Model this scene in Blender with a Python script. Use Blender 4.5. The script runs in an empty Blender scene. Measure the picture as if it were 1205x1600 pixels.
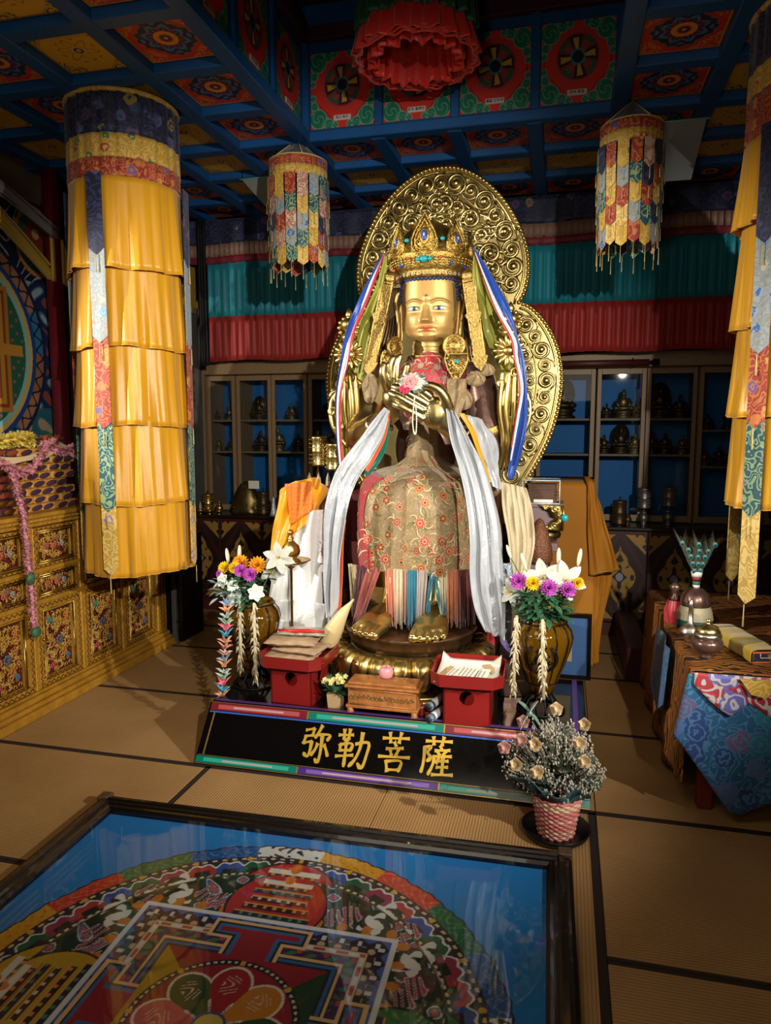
import bpy, math, random
import numpy as np
from mathutils import Vector, Matrix
R = math.radians
PI = math.pi
rnd = random.Random(7)
scn = bpy.context.scene
COL = scn.collection

# ------------------------------------------------------------------ camera
cam = bpy.data.cameras.new('camera')
cam.sensor_fit = 'VERTICAL'; cam.sensor_height = 36.0
cam.lens = 36.0 * 1130 / 1600
cam.clip_start = 0.05; cam.clip_end = 60
camo = bpy.data.objects.new('camera', cam); COL.objects.link(camo)
camo.location = (0, 0, 1.6)
camo.rotation_euler = (R(90 - 6.5), 0, R(13.8))
scn.camera = camo
# ------------------------------------------------------------------ world, lights, exposure
w = bpy.data.worlds.new('world'); scn.world = w; w.use_nodes = True
w.node_tree.nodes['Background'].inputs[0].default_value = (1.0, 0.85, 0.65, 1)
w.node_tree.nodes['Background'].inputs[1].default_value = 0.05
def spot(name, loc, to, watts, size, blend, radius, color):
    l = bpy.data.lights.new(name, 'SPOT'); l.energy = watts; l.spot_size = R(size); l.spot_blend = blend
    l.shadow_soft_size = radius; l.color = color
    o = bpy.data.objects.new(name, l); COL.objects.link(o); o.location = loc
    o.rotation_euler = (Vector(to) - Vector(loc)).to_track_quat('-Z', 'Y').to_euler()
    return o
def area(name, loc, to, watts, sx, sy, color):
    l = bpy.data.lights.new(name, 'AREA'); l.energy = watts; l.shape = 'RECTANGLE'; l.size = sx; l.size_y = sy
    l.color = color
    o = bpy.data.objects.new(name, l); COL.objects.link(o); o.location = loc
    o.rotation_euler = (Vector(to) - Vector(loc)).to_track_quat('-Z', 'Y').to_euler()
    return o
WARM = (1.0, 0.86, 0.66)
spot('spot_lamp', (-4.6, 0.9, 2.6), (-0.55, 3.95, 1.6), 1100, 36, 0.5, 0.03, (1.0, 0.95, 0.86))
spot('spot_lamp', (0.9, -0.4, 2.5), (-1.05, 3.9, 1.45), 560, 54, 0.5, 0.03, (1.0, 0.95, 0.86))
spot('spot_lamp', (2.3, 0.9, 2.3), (-1.7, 3.9, 0.9), 720, 56, 0.7, 0.03, (1.0, 0.95, 0.86))
spot('wash_fill', (-0.4, 0.3, 2.7), (-2.7, 3.6, 1.0), 50, 60, 1.0, 0.1, WARM)  # weak warm fill towards the left cabinet and banner
spot('wash_fill', (-0.5, -1.2, 1.3), (-1.0, 2.9, 3.5), 60, 80, 1.0, 0.2, WARM)  # added upward fill behind the camera, brightens the ceiling panels
area('foreground_fill', (-0.9, 0.7, 3.2), (-0.9, 1.2, 0), 16, 1.6, 1.0, WARM)  # added overhead fill for the floor foreground and mandala, no real fixture
area('ambient_fill', (-0.6, -1.6, 2.6), (-0.8, 4.0, 1.0), 15, 2.2, 1.0, WARM)  # added soft fill behind the camera, stands in for ambient room light
vs = scn.view_settings
scn.display_settings.display_device = 'sRGB'
vs.view_transform = 'Standard'; vs.look = 'None'; vs.gamma = 1.0; vs.exposure = 0.12
vs.use_curve_mapping = False
scn.cycles.max_bounces = 8; scn.cycles.transparent_max_bounces = 24
scn.cycles.sample_clamp_indirect = 4.0; scn.cycles.caustics_reflective = False; scn.cycles.caustics_refractive = False

# ------------------------------------------------------------------ helpers: colour and materials
def lin(h):
    if isinstance(h, str):
        h = h.lstrip('#'); c = [int(h[i:i+2], 16) / 255 for i in (0, 2, 4)]
    else: c = list(h)
    return [x / 12.92 if x <= 0.04045 else ((x + 0.055) / 1.055) ** 2.4 for x in c]
def C4(h): return (*lin(h), 1.0)
MATS = {}
def nmat(name):
    m = bpy.data.materials.new(name); m.use_nodes = True; MATS[name] = m
    return m, m.node_tree.nodes, m.node_tree.links, m.node_tree.nodes['Principled BSDF']
def mat(name, color, rough=0.5, metal=0.0, bump=0.0, bscale=40.0, var=0.0, vscale=6.0, coat=0.0, sheen=0.0,
        trans=0.0, alpha=1.0, emit=0.0, stretch=(1, 1, 1), ior=1.45, sss=0.0):
    if name in MATS: return MATS[name]
    m, N, L, b = nmat(name)
    b.inputs['Base Color'].default_value = C4(color); b.inputs['Roughness'].default_value = rough
    b.inputs['Metallic'].default_value = metal; b.inputs['Coat Weight'].default_value = coat
    b.inputs['Sheen Weight'].default_value = sheen; b.inputs['Transmission Weight'].default_value = trans
    b.inputs['Alpha'].default_value = alpha; b.inputs['IOR'].default_value = ior
    if emit:
        b.inputs['Emission Color'].default_value = C4(color); b.inputs['Emission Strength'].default_value = emit
    if bump or var:
        tc = N.new('ShaderNodeTexCoord'); mp = N.new('ShaderNodeMapping'); mp.inputs['Scale'].default_value = stretch
        L.new(tc.outputs['Object'], mp.inputs[0])
    if bump:
        n = N.new('ShaderNodeTexNoise'); n.inputs['Scale'].default_value = bscale; n.inputs['Detail'].default_value = 4
        bp = N.new('ShaderNodeBump'); bp.inputs['Strength'].default_value = bump; bp.inputs['Distance'].default_value = 0.01
        L.new(mp.outputs[0], n.inputs['Vector']); L.new(n.outputs[0], bp.inputs['Height']); L.new(bp.outputs[0], b.inputs['Normal'])
    if var:
        n = N.new('ShaderNodeTexNoise'); n.inputs['Scale'].default_value = vscale; n.inputs['Detail'].default_value = 6
        r = N.new('ShaderNodeValToRGB'); c = lin(color)
        r.color_ramp.elements[0].position = 0.3; r.color_ramp.elements[1].position = 0.7
        r.color_ramp.elements[0].color = (*[x * (1 - var) for x in c], 1)
        r.color_ramp.elements[1].color = (*[min(1, x * (1 + var)) for x in c], 1)
        L.new(mp.outputs[0], n.inputs['Vector']); L.new(n.outputs[0], r.inputs[0]); L.new(r.outputs[0], b.inputs['Base Color'])
    return m
def vmat(name, rough=0.6, metal=0.0, bump=0.0, bscale=60, coat=0.0, sheen=0.0, relief=0.0):
    """material that takes its colour from the mesh's own colour attribute"""
    if name in MATS: return MATS[name]
    m, N, L, b = nmat(name)
    a = N.new('ShaderNodeVertexColor'); a.layer_name = 'Col'
    L.new(a.outputs[0], b.inputs['Base Color']); b.inputs['Roughness'].default_value = rough
    b.inputs['Metallic'].default_value = metal; b.inputs['Coat Weight'].default_value = coat; b.inputs['Sheen Weight'].default_value = sheen
    if bump:
        tc = N.new('ShaderNodeTexCoord')
        n = N.new('ShaderNodeTexNoise'); n.inputs['Scale'].default_value = bscale; n.inputs['Detail'].default_value = 4
        bp = N.new('ShaderNodeBump'); bp.inputs['Strength'].default_value = bump; bp.inputs['Distance'].default_value = 0.01
        L.new(tc.outputs['Object'], n.inputs['Vector']); L.new(n.outputs[0], bp.inputs['Height']); L.new(bp.outputs[0], b.inputs['Normal'])
    return m
def brocade(name, base, motifs, scale=14, line='#c8b070', rough=0.55, lw=0.5, metal=0.0, fl=0.42, petals=True):
    """woven silk: rosettes in random thread colours on a ground with curling metallic thread"""
    if name in MATS: return MATS[name]
    m, N, L, b = nmat(name)
    b.inputs['Roughness'].default_value = rough; b.inputs['Sheen Weight'].default_value = 0.15; b.inputs['Metallic'].default_value = metal
    tc = N.new('ShaderNodeTexCoord')
    def math_(op, a=None, c=None, va=0.0, vc=0.0):
        n = N.new('ShaderNodeMath'); n.operation = op
        n.inputs[0].default_value = va; n.inputs[1].default_value = vc
        if a is not None: L.new(a, n.inputs[0])
        if c is not None: L.new(c, n.inputs[1])
        return n.outputs[0]
    def mix(fac, A, B):
        n = N.new('ShaderNodeMix'); n.data_type = 'RGBA'
        L.new(fac, n.inputs[0])
        for s, v in ((6, A), (7, B)):
            if isinstance(v, tuple): n.inputs[s].default_value = v
            else: L.new(v, n.inputs[s])
        return n.outputs[2]
    ns = N.new('ShaderNodeTexNoise'); ns.inputs['Scale'].default_value = scale * 0.9; ns.inputs['Detail'].default_value = 1.0
    L.new(tc.outputs['Object'], ns.inputs['Vector'])
    curl = math_('SINE', math_('MULTIPLY', ns.outputs[0], None, vc=46.0))
    cl = math_('GREATER_THAN', curl, None, vc=lw)
    v = N.new('ShaderNodeTexVoronoi'); v.inputs['Scale'].default_value = scale * 0.55; v.inputs['Randomness'].default_value = 0.8
    L.new(tc.outputs['Object'], v.inputs['Vector'])
    wob = N.new('ShaderNodeTexNoise'); wob.inputs['Scale'].default_value = scale * 3.5; wob.inputs['Detail'].default_value = 0
    L.new(tc.outputs['Object'], wob.inputs['Vector'])
    d = math_('ADD', v.outputs['Distance'], math_('MULTIPLY', wob.outputs[0], None, vc=0.22 if petals else 0.05))
    sep = N.new('ShaderNodeSeparateColor'); L.new(v.outputs['Color'], sep.inputs[0])
    ramp = N.new('ShaderNodeValToRGB'); ramp.color_ramp.interpolation = 'CONSTANT'
    e = ramp.color_ramp.elements; n_ = len(motifs)
    e[0].position = 0; e[0].color = C4(motifs[0]); e[1].position = 1.0 / n_; e[1].color = C4(motifs[1 % n_])
    for i in range(2, n_):
        q = e.new(i / n_); q.color = C4(motifs[i])
    L.new(sep.outputs[0], ramp.inputs[0])
    ring = math_('SINE', math_('MULTIPLY', d, None, vc=34.0))
    motif = mix(math_('GREATER_THAN', ring, None, vc=0.35), ramp.outputs[0], C4(line))
    core = math_('LESS_THAN', d, None, vc=fl)
    ground = mix(cl, C4(base), C4(line))
    L.new(mix(core, ground, motif), b.inputs['Base Color'])
    wv = N.new('ShaderNodeTexNoise'); wv.inputs['Scale'].default_value = 500; L.new(tc.outputs['Object'], wv.inputs['Vector'])
    bp = N.new('ShaderNodeBump'); bp.inputs['Strength'].default_value = 0.5; bp.inputs['Distance'].default_value = 0.002
    L.new(math_('ADD', math_('MULTIPLY', cl, None, vc=0.8), math_('MULTIPLY', wv.outputs[0], None, vc=0.7)), bp.inputs['Height'])
    L.new(bp.outputs[0], b.inputs['Normal'])
    return m

# ------------------------------------------------------------------ helpers: meshes
class MB:
    def __init__(s): s.v = []; s.f = []; s.c = None
    def add(s, vs, fs):
        o = len(s.v); s.v.extend([tuple(p) for p in vs]); s.f.extend([tuple(i + o for i in f) for f in fs]); return s
    def box(s, x0, x1, y0, y1, z0, z1):
        v = [(x, y, z) for x in (x0, x1) for y in (y0, y1) for z in (z0, z1)]
        return s.add(v, [(0, 1, 3, 2), (4, 6, 7, 5), (0, 4, 5, 1), (2, 3, 7, 6), (0, 2, 6, 4), (1, 5, 7, 3)])
    def bbox(s, x0, x1, y0, y1, z0, z1, b=0.004):
        """box with chamfered edges"""
        b = min(b, (x1-x0)/2.01, (y1-y0)/2.01, (z1-z0)/2.01)
        v = []; idx = {}
        for i, x in enumerate((x0, x1)):
            for j, y in enumerate((y0, y1)):
                for k, z in enumerate((z0, z1)):
                    sx, sy, sz = (b, -b)[i], (b, -b)[j], (b, -b)[k]
                    for a, p in enumerate(((x, y+sy, z+sz), (x+sx, y, z+sz), (x+sx, y+sy, z))):
                        idx[i, j, k, a] = len(v); v.append(p)
        f = []
        for a in range(3):
            o = [q for q in range(3) if q != a]
            for t in (0, 1):
                ring = []
                for p, q in ((0, 0), (1, 0), (1, 1), (0, 1)):
                    key = [0, 0, 0]; key[a] = t; key[o[0]] = p; key[o[1]] = q
                    ring.append(idx[(*key, a)])
                f.append(tuple(ring if (t == 1) == (a != 1) else ring[::-1]))
        for a in range(3):
            o = [q for q in range(3) if q != a]
            for p in (0, 1):
                for q in (0, 1):
                    k0 = [0, 0, 0]; k0[o[0]] = p; k0[o[1]] = q; k1 = list(k0); k1[a] = 1
                    f.append((idx[(*k0, o[0])], idx[(*k0, o[1])], idx[(*k1, o[1])], idx[(*k1, o[0])]))
        for i in (0, 1):
            for j in (0, 1):
                for k in (0, 1): f.append((idx[i, j, k, 0], idx[i, j, k, 1], idx[i, j, k, 2]))
        return s.add(v, f)
    def grid(s, fn, nu, nv, wrapu=False, wrapv=False):
        """fn(u,v) with u,v in 0..1"""
        U = nu if wrapu else nu + 1; V = nv if wrapv else nv + 1
        vs = [fn(i / nu, j / nv) for j in range(V) for i in range(U)]
        fs = []
        for j in range(nv):
            for i in range(nu):
                a = j * U + i; b = j * U + (i + 1) % U; c = ((j + 1) % V) * U + (i + 1) % U; d = ((j + 1) % V) * U + i
                fs.append((a, b, c, d))
        return s.add(vs, fs)
    def lathe(s, prof, c=(0, 0, 0), n=24, cap=True, sx=1.0, sy=1.0, mod=None):
        m = len(prof); vs = []
        for (r, z) in prof:
            for i in range(n):
                a = 2 * PI * i / n; q = r * (mod(a, z) if mod else 1)
                vs.append((c[0] + q * sx * math.cos(a), c[1] + q * sy * math.sin(a), c[2] + z))
        fs = [(j*n+i, j*n+(i+1) % n, (j+1)*n+(i+1) % n, (j+1)*n+i) for j in range(m-1) for i in range(n)]
        if cap: fs += [tuple(range(n))[::-1], tuple(range((m-1)*n, m*n))]
        return s.add(vs, fs)
    def tube(s, pts, r, n=8, closed=False, flat=1.0, up=None):
        pts = [Vector(p) for p in pts]; m = len(pts); rs = r if isinstance(r, (list, tuple)) else [r] * m
        vs = []; prev = None
        for i, p in enumerate(pts):
            a = pts[(i-1) % m] if (closed or i > 0) else p; b = pts[(i+1) % m] if (closed or i < m-1) else p
            t = (b - a); t = t.normalized() if t.length > 1e-9 else Vector((0, 0, 1))
            if prev is None:
                ref = Vector(up) if up else (Vector((0, 0, 1)) if abs(t.z) < 0.9 else Vector((0, 1, 0)))
                n1 = (ref - t * ref.dot(t)).normalized()
            else: n1 = (prev - t * prev.dot(t)); n1 = n1.normalized() if n1.length > 1e-6 else prev
            prev = n1; n2 = t.cross(n1)
            for k in range(n):
                q = 2 * PI * k / n; vs.append(p + n1 * (math.cos(q) * rs[i] * flat) + n2 * (math.sin(q) * rs[i]))
        M = m if closed else m - 1
        fs = [(i*n+k, i*n+(k+1) % n, ((i+1) % m)*n+(k+1) % n, ((i+1) % m)*n+k) for i in range(M) for k in range(n)]
        if not closed: fs += [tuple(range(n))[::-1], tuple(range((m-1)*n, m*n))]
        return s.add(vs, fs)
    def ell(s, c, r, nu=16, nv=10, rot=None):
        if not isinstance(r, (list, tuple)): r = (r, r, r)
        vs = [(0, 0, -1)]
        for j in range(1, nv):
            t = PI * j / nv
            for i in range(nu):
                a = 2 * PI * i / nu; vs.append((math.sin(t)*math.cos(a), math.sin(t)*math.sin(a), -math.cos(t)))
        vs.append((0, 0, 1)); L_ = len(vs) - 1
        fs = [(0, 1+(i+1) % nu, 1+i) for i in range(nu)]
        fs += [(1+(j-1)*nu+i, 1+(j-1)*nu+(i+1) % nu, 1+j*nu+(i+1) % nu, 1+j*nu+i) for j in range(1, nv-1) for i in range(nu)]
        fs += [(L_, 1+(nv-2)*nu+i, 1+(nv-2)*nu+(i+1) % nu) for i in range(nu)]
        out = []
        for p in vs:
            q = Vector((p[0]*r[0], p[1]*r[1], p[2]*r[2]))
            if rot is not None: q = rot @ q
            out.append(q + Vector(c))
        return s.add(out, fs)
    def prism(s, poly, d0, d1, plane='xz', hole=None):
        """extrude an outline; plane xz: depth along y"""
        n = len(poly)
        P = (lambda a, b, d: (a, d, b)) if plane == 'xz' else ((lambda a, b, d: (d, a, b)) if plane == 'yz' else (lambda a, b, d: (a, b, d)))
        vs = [P(a, b, d0) for a, b in poly] + [P(a, b, d1) for a, b in poly]
        fs = [(i, (i+1) % n, n+(i+1) % n, n+i) for i in range(n)]
        fs += [tuple(range(n))[::-1], tuple(range(n, 2*n))]
        return s.add(vs, fs)
    def xf(s, M):
        s.v = [tuple(M @ Vector(p)) for p in s.v]; return s
    def mesh(s, name='mesh', smooth=True, cols=None):
        me = bpy.data.meshes.new(name); me.from_pydata(s.v, [], s.f)
        if smooth: me.shade_smooth()
        cs = cols if cols is not None else s.c
        if cs is not None:
            at = me.color_attributes.new('Col', 'FLOAT_COLOR', 'POINT')
            a = np.ones((len(s.v), 4), np.float32); a[:, :3] = np.asarray(cs, np.float32)
            at.data.foreach_set('color', a.ravel())
        me.update(); return me
def wloc(o):
    l = Vector((0, 0, 0))
    while o is not None: l += o.location; o = o.parent
    return l
def tag(o, label=None, cat=None, group=None, kind=None):
    if label: o['label'] = label
    if cat: o['category'] = cat
    if group: o['group'] = group
    if kind: o['kind'] = kind
    return o
def obj(name, mb, m=None, parent=None, smooth=True, loc=None, rot=None, local=False, auto=None, **kw):
    """link one mesh object. Meshes are written in room coordinates unless loc is given or local=True"""
    me = mb if isinstance(mb, bpy.types.Mesh) else mb.mesh(name, smooth)
    if m is not None and not me.materials: me.materials.append(MATS[m] if isinstance(m, str) else m)
    o = bpy.data.objects.new(name, me); COL.objects.link(o)
    if parent is not None:
        o.parent = parent
        if not local and loc is None: o.location = -wloc(parent)
    if loc is not None: o.location = loc
    if rot is not None: o.rotation_euler = rot
    if auto is not None:
        pass
    return tag(o, kw.get('label'), kw.get('cat'), kw.get('group'), kw.get('kind'))
def thing(name, label, cat, loc=(0, 0, 0), rz=0.0, group=None):
    o = bpy.data.objects.new(name, None); COL.objects.link(o); o.location = loc; o.rotation_euler = (0, 0, rz)
    o.empty_display_size = 0.1
    return tag(o, label, cat, group)
def copy_tree(o, parent=None, loc=None, rz=None, label=None, scale=None):
    c = o.copy(); COL.objects.link(c); c.parent = parent
    if loc is not None: c.location = loc
    if rz is not None: c.rotation_euler = (0, 0, rz)
    if scale is not None: c.scale = (scale,) * 3 if not isinstance(scale, tuple) else scale
    if label: c['label'] = label
    for ch in list(o.children): copy_tree(ch, c)
    return c
def solid(o, t, off=0.0):
    m = o.modifiers.new('thickness', 'SOLIDIFY'); m.thickness = t; m.offset = off; return o
def subsurf(o, n=1):
    m = o.modifiers.new('sub', 'SUBSURF'); m.levels = n; m.render_levels = n; return o
def bevel(o, wd=0.003, seg=2):
    m = o.modifiers.new('bevel', 'BEVEL'); m.width = wd; m.segments = seg; m.limit_method = 'ANGLE'; return o
def remesh(o, vox, smooth=6):
    m = o.modifiers.new('skin', 'REMESH'); m.mode = 'VOXEL'; m.voxel_size = vox; m.use_smooth_shade = True
    if smooth:
        k = o.modifiers.new('smooth', 'SMOOTH'); k.iterations = smooth; k.factor = 0.5
    return o
def paint(fn, nx, ny, w_, h_, plane='xy', d=0.0):
    """flat panel with a colour attribute from fn(X,Y) -> (n,3) sRGB, X,Y in -1..1"""
    mb = MB()
    xs = np.linspace(-1, 1, nx + 1); ys = np.linspace(-1, 1, ny + 1)
    X, Y = np.meshgrid(xs, ys); X = X.ravel(); Y = Y.ravel()
    c = np.clip(fn(X, Y), 0, 1)
    c = np.where(c <= 0.04045, c / 12.92, ((c + 0.055) / 1.055) ** 2.4)
    if plane == 'xy': mb.v = list(zip((X*w_/2).tolist(), (Y*h_/2).tolist(), [d]*len(X)))
    elif plane == 'xz': mb.v = list(zip((X*w_/2).tolist(), [d]*len(X), (Y*h_/2).tolist()))
    else: mb.v = list(zip([d]*len(X), (X*w_/2).tolist(), (Y*h_/2).tolist()))
    U = nx + 1
    mb.f = [(j*U+i, j*U+i+1, (j+1)*U+i+1, (j+1)*U+i) for j in range(ny) for i in range(nx)]
    mb.c = c
    return mb
def rgb(h): h = h.lstrip('#'); return np.array([int(h[i:i+2], 16) / 255 for i in (0, 2, 4)])
def put(c, mask, col): c[mask] = rgb(col)
def catmull(pts, n=6):
    pts = [Vector(p) for p in pts]; out = []
    P = [pts[0]] + pts + [pts[-1]]
    for i in range(1, len(P) - 2):
        a, b, c, d = P[i-1], P[i], P[i+1], P[i+2]
        for k in range(n):
            t = k / n
            out.append(0.5 * ((2*b) + (c-a)*t + (2*a-5*b+4*c-d)*t*t + (3*b-a-3*c+d)*t*t*t))
    out.append(pts[-1]); return out
def lerp(a, b, t): return a + (b - a) * t
def ss(a, b, x):
    t = max(0, min(1, (x - a) / (b - a))); return t * t * (3 - 2 * t)
def interp(keys, t):
    """keys: [(t, value or tuple)...] linear"""
    if t <= keys[0][0]: return keys[0][1]
    for (a, x), (b, y) in zip(keys, keys[1:]):
        if t <= b:
            q = (t - a) / (b - a)
            return tuple(lerp(p, r, q) for p, r in zip(x, y)) if isinstance(x, tuple) else lerp(x, y, q)
    return keys[-1][1]
def sint(keys, t):
    """like interp but eased"""
    if t <= keys[0][0]: return keys[0][1]
    for (a, x), (b, y) in zip(keys, keys[1:]):
        if t <= b:
            q = (t - a) / (b - a); q = q * q * (3 - 2 * q)
            return tuple(lerp(p, r, q) for p, r in zip(x, y)) if isinstance(x, tuple) else lerp(x, y, q)
    return keys[-1][1]
def text(name, body, size, m, loc, rot, parent=None, depth=0.001, bold=0.0, sx=1.0):
    cu = bpy.data.curves.new(name, 'FONT'); cu.body = body; cu.size = size; cu.extrude = depth; cu.offset = bold
    cu.align_x = 'CENTER'; cu.align_y = 'CENTER'
    cu.materials.append(MATS[m]); o = bpy.data.objects.new(name, cu); COL.objects.link(o)
    o.parent = parent; o.location = Vector(loc) - (wloc(parent) if parent else Vector((0, 0, 0))); o.rotation_euler = rot
    o.scale = (sx, 1, 1)
    return o

# ------------------------------------------------------------------ shared materials
mat('gold', '#bba870', 0.3, 1.0, bump=0.08, bscale=14, var=0.15, vscale=9)
mat('gold_bright', '#d2b86e', 0.33, 1.0, bump=0.03, bscale=10)
mat('gold_face', '#bf9e62', 0.42, 0.9, var=0.05, vscale=5)
mat('gold_old', '#b5954f', 0.36, 1.0, bump=0.2, bscale=20, var=0.3, vscale=12)
mat('gold_carved', '#b8984e', 0.42, 1.0, bump=0.5, bscale=110, var=0.35, vscale=50)
mat('bronze_dark', '#6b5a34', 0.4, 0.9, bump=0.2, bscale=30, var=0.3)
mat('patina_brown', '#6e5348', 0.3, 0.65, bump=0.1, bscale=40, var=0.2, vscale=14)
mat('silver', '#b9b3a4', 0.3, 1.0, bump=0.1, bscale=50)
mat('black_lacquer', '#0a0808', 0.12, 0, coat=0.5)
mat('iron_black', '#15130f', 0.45, 0.6, bump=0.1)
mat('red_lacquer', '#7c1b18', 0.28, 0, coat=0.3, var=0.06)
mat('red_dark', '#4c1210', 0.5)
mat('wood_carved', '#9c6232', 0.45, 0, bump=0.3, bscale=60, var=0.25, vscale=25)
mat('wood_frame', '#8a6f50', 0.5, 0, bump=0.1, bscale=30, var=0.15, vscale=20, stretch=(8, 8, 1))
mat('white_silk', '#b4b7bb', 0.3, 0.2, bump=1.0, bscale=22, sheen=0.1, stretch=(1, 1, 0.6))
mat('white_plastic', '#d4d4d0', 0.25, 0, bump=0.9, bscale=16, coat=0.4)
mat('ivory', '#b8aa8a', 0.6, 0, bump=0.3, bscale=80)
mat('glass', '#dfe8ea', 0.03, 0, trans=0.0, alpha=0.12)
mat('paper', '#ddd6c6', 0.8, 0)
mat('ink', '#1c1a1a', 0.7, 0)
mat('turquoise', '#1f8f93', 0.35)
mat('coral', '#b0442c', 0.35)
mat('lapis', '#25408c', 0.35)
mat('leaf_green', '#2f5a3c', 0.55, 0, var=0.35, vscale=30)
mat('yellow_silk', '#c48c12', 0.38, 0, bump=0.4, bscale=18, sheen=0.2, stretch=(1, 1, 0.25), var=0.05)
# ================================================================== the setting
floor = obj('floor', MB().box(-6.5, 3.2, -2.6, 6.45, -0.12, -0.012), mat('floor_under', '#3a2a1c', 0.8), smooth=False, kind='structure')
def straw(name, axis):
    m, N, L, b = nmat(name); b.inputs['Roughness'].default_value = 0.55
    tc = N.new('ShaderNodeTexCoord'); w_ = N.new('ShaderNodeTexWave'); w_.bands_direction = axis
    w_.inputs['Scale'].default_value = 26; w_.inputs['Distortion'].default_value = 0.6; w_.inputs['Detail'].default_value = 2; w_.inputs['Detail Scale'].default_value = 2
    L.new(tc.outputs['Object'], w_.inputs[0])
    n = N.new('ShaderNodeTexNoise'); n.inputs['Scale'].default_value = 3; n.inputs['Detail'].default_value = 5; L.new(tc.outputs['Object'], n.inputs['Vector'])
    r = N.new('ShaderNodeValToRGB'); r.color_ramp.elements[0].color = C4('#936d3e'); r.color_ramp.elements[1].color = C4('#b78f5c')
    L.new(n.outputs[0], r.inputs[0])
    mx = N.new('ShaderNodeMix'); mx.data_type = 'RGBA'; mx.blend_type = 'MULTIPLY'; mx.inputs[0].default_value = 0.3
    L.new(r.outputs[0], mx.inputs[6]); L.new(w_.outputs[0], mx.inputs[7]); L.new(mx.outputs[2], b.inputs['Base Color'])
    bp = N.new('ShaderNodeBump'); bp.inputs['Strength'].default_value = 0.35; bp.inputs['Distance'].default_value = 0.004
    L.new(w_.outputs[0], bp.inputs['Height']); L.new(bp.outputs[0], b.inputs['Normal'])
straw('straw_along_x', 'Y'); straw('straw_along_y', 'X')
mat('mat_border', '#241812', 0.8)
def tatami(x0, x1, y0, y1, borders, m):
    g = 0.0015
    o = obj('tatami_mat', MB().bbox(x0+g, x1-g, y0+g, y1-g, -0.012, 0.0, 0.003), m, floor, smooth=False)
    for s in borders:
        bw = 0.016 if len(s) == 1 else 0.03; s = s[0]
        q = {'S': (x0+g, x1-g, y0+g, y0+bw), 'N': (x0+g, x1-g, y1-bw, y1-g), 'W': (x0+g, x0+bw, y0, y1), 'E': (x1-bw, x1-g, y0, y1)}[s]
        obj('mat_border', MB().box(q[0], q[1], q[2], q[3], -0.01, 0.0012), 'mat_border', o, smooth=False)
ROWS = [0.4, 1.27, 2.13, 3.0, 3.84, 4.72, 5.28, 5.85]
for j in range(len(ROWS) - 1):
    y0, y1 = ROWS[j], ROWS[j+1]
    for x0, x1 in ((-5.2, -3.42), (-3.42, -1.62), (0.17, 1.95), (1.95, 3.2)):
        tatami(x0, x1, y0, y1, ['S', 'N'], 'straw_along_x')
    if y0 >= 3.0: tatami(-1.62, 0.17, y0, y1, ['S', 'N'], 'straw_along_x')
tatami(-1.62, -0.725, 1.24, 3.0, ['WW', 'N'], 'straw_along_y'); tatami(-0.725, 0.17, 1.24, 3.0, ['EE', 'N'], 'straw_along_y')
tatami(-1.62, 0.17, 0.4, 1.24, ['S', 'N'], 'straw_along_x')

WALLM = mat('wall_plaster', '#6b5a42', 0.9, var=0.1, vscale=2)
mat('wall_ochre', '#a8862a', 0.8, var=0.1, vscale=3)
obj('wall_back', MB().box(-3.7, 3.3, 6.45, 6.6, 0, 4.3), WALLM, smooth=False, kind='structure')
obj('wall_right', MB().box(3.2, 3.35, -2.6, 6.45, 0, 4.3), WALLM, smooth=False, kind='structure')
obj('wall_left', MB().box(-3.75, -3.6, 2.2, 6.45, 0, 4.3), WALLM, smooth=False, kind='structure')
obj('wall_left_near', MB().box(-6.65, -6.5, -2.6, 2.2, 0, 4.3).box(-6.5, -3.75, 2.2, 2.35, 0, 4.3), WALLM, smooth=False, kind='structure')
obj('wall_front', MB().box(-6.65, 3.35, -2.75, -2.6, 0, 4.3), WALLM, smooth=False, kind='structure')
# ochre side wall piece with a framed door beside the back cabinets
obj('wall_niche', MB().box(-3.6, -3.17, 5.0, 6.45, 0, 3.35), 'wall_ochre', smooth=False, kind='structure')
dr = obj('door_1', MB().box(-3.17, -3.155, 5.50, 5.98, 0.86, 2.60), mat('door_grey', '#5a5650', 0.5, var=0.2), smooth=False, kind='structure')
obj('door_frame', MB().bbox(-3.17, -3.14, 5.46, 5.51, .86, 2.65).bbox(-3.17, -3.14, 5.97, 6.02, .86, 2.65).bbox(-3.17, -3.14, 5.51, 5.97, 2.60, 2.65), 'wood_frame', dr, smooth=False)

# ------------------------------------------------------------------ ceiling: blue coffers with painted panels and a raised well
mat('beam_blue', '#0e4c86', 0.5, var=0.15, vscale=5)
XC = [-0.91 + 0.4625 * k for k in range(-6, 9)]          # cell centres
YC = [4.205 + 0.4925 * k for k in range(-5, 4)]
WX0, WX1, WY0, WY1 = -1.60, 0.25, 2.48, 4.45
ceil = obj('ceiling', MB().box(-3.75, WX0-.07, 1.4, 6.45, 3.405, 3.5).box(WX1+.07, 3.3, 1.4, 6.45, 3.405, 3.5)
           .box(WX0-.07, WX1+.07, WY1+.07, 6.45, 3.405, 3.5).box(WX0-.07, WX1+.07, 1.4, WY0-.07, 3.405, 3.5)
           .box(-6.6, 3.3, -2.7, 1.4, 3.405, 3.5).box(-6.6, -3.75, 1.4, 2.3, 3.405, 3.5).box(WX0-.05, WX1+.05, WY0-.05, WY1+.05, 4.16, 4.24),
           mat('ceiling_dark', '#1a1a22', 0.8), smooth=False, kind='structure')
def scroll_mask(X, Y, s=1.0, ph=0.0):
    return np.sin(14*s*X + 3.2*np.sin(9*s*Y+ph)) * np.sin(14*s*Y + 3.2*np.sin(9*s*X-ph))
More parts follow.
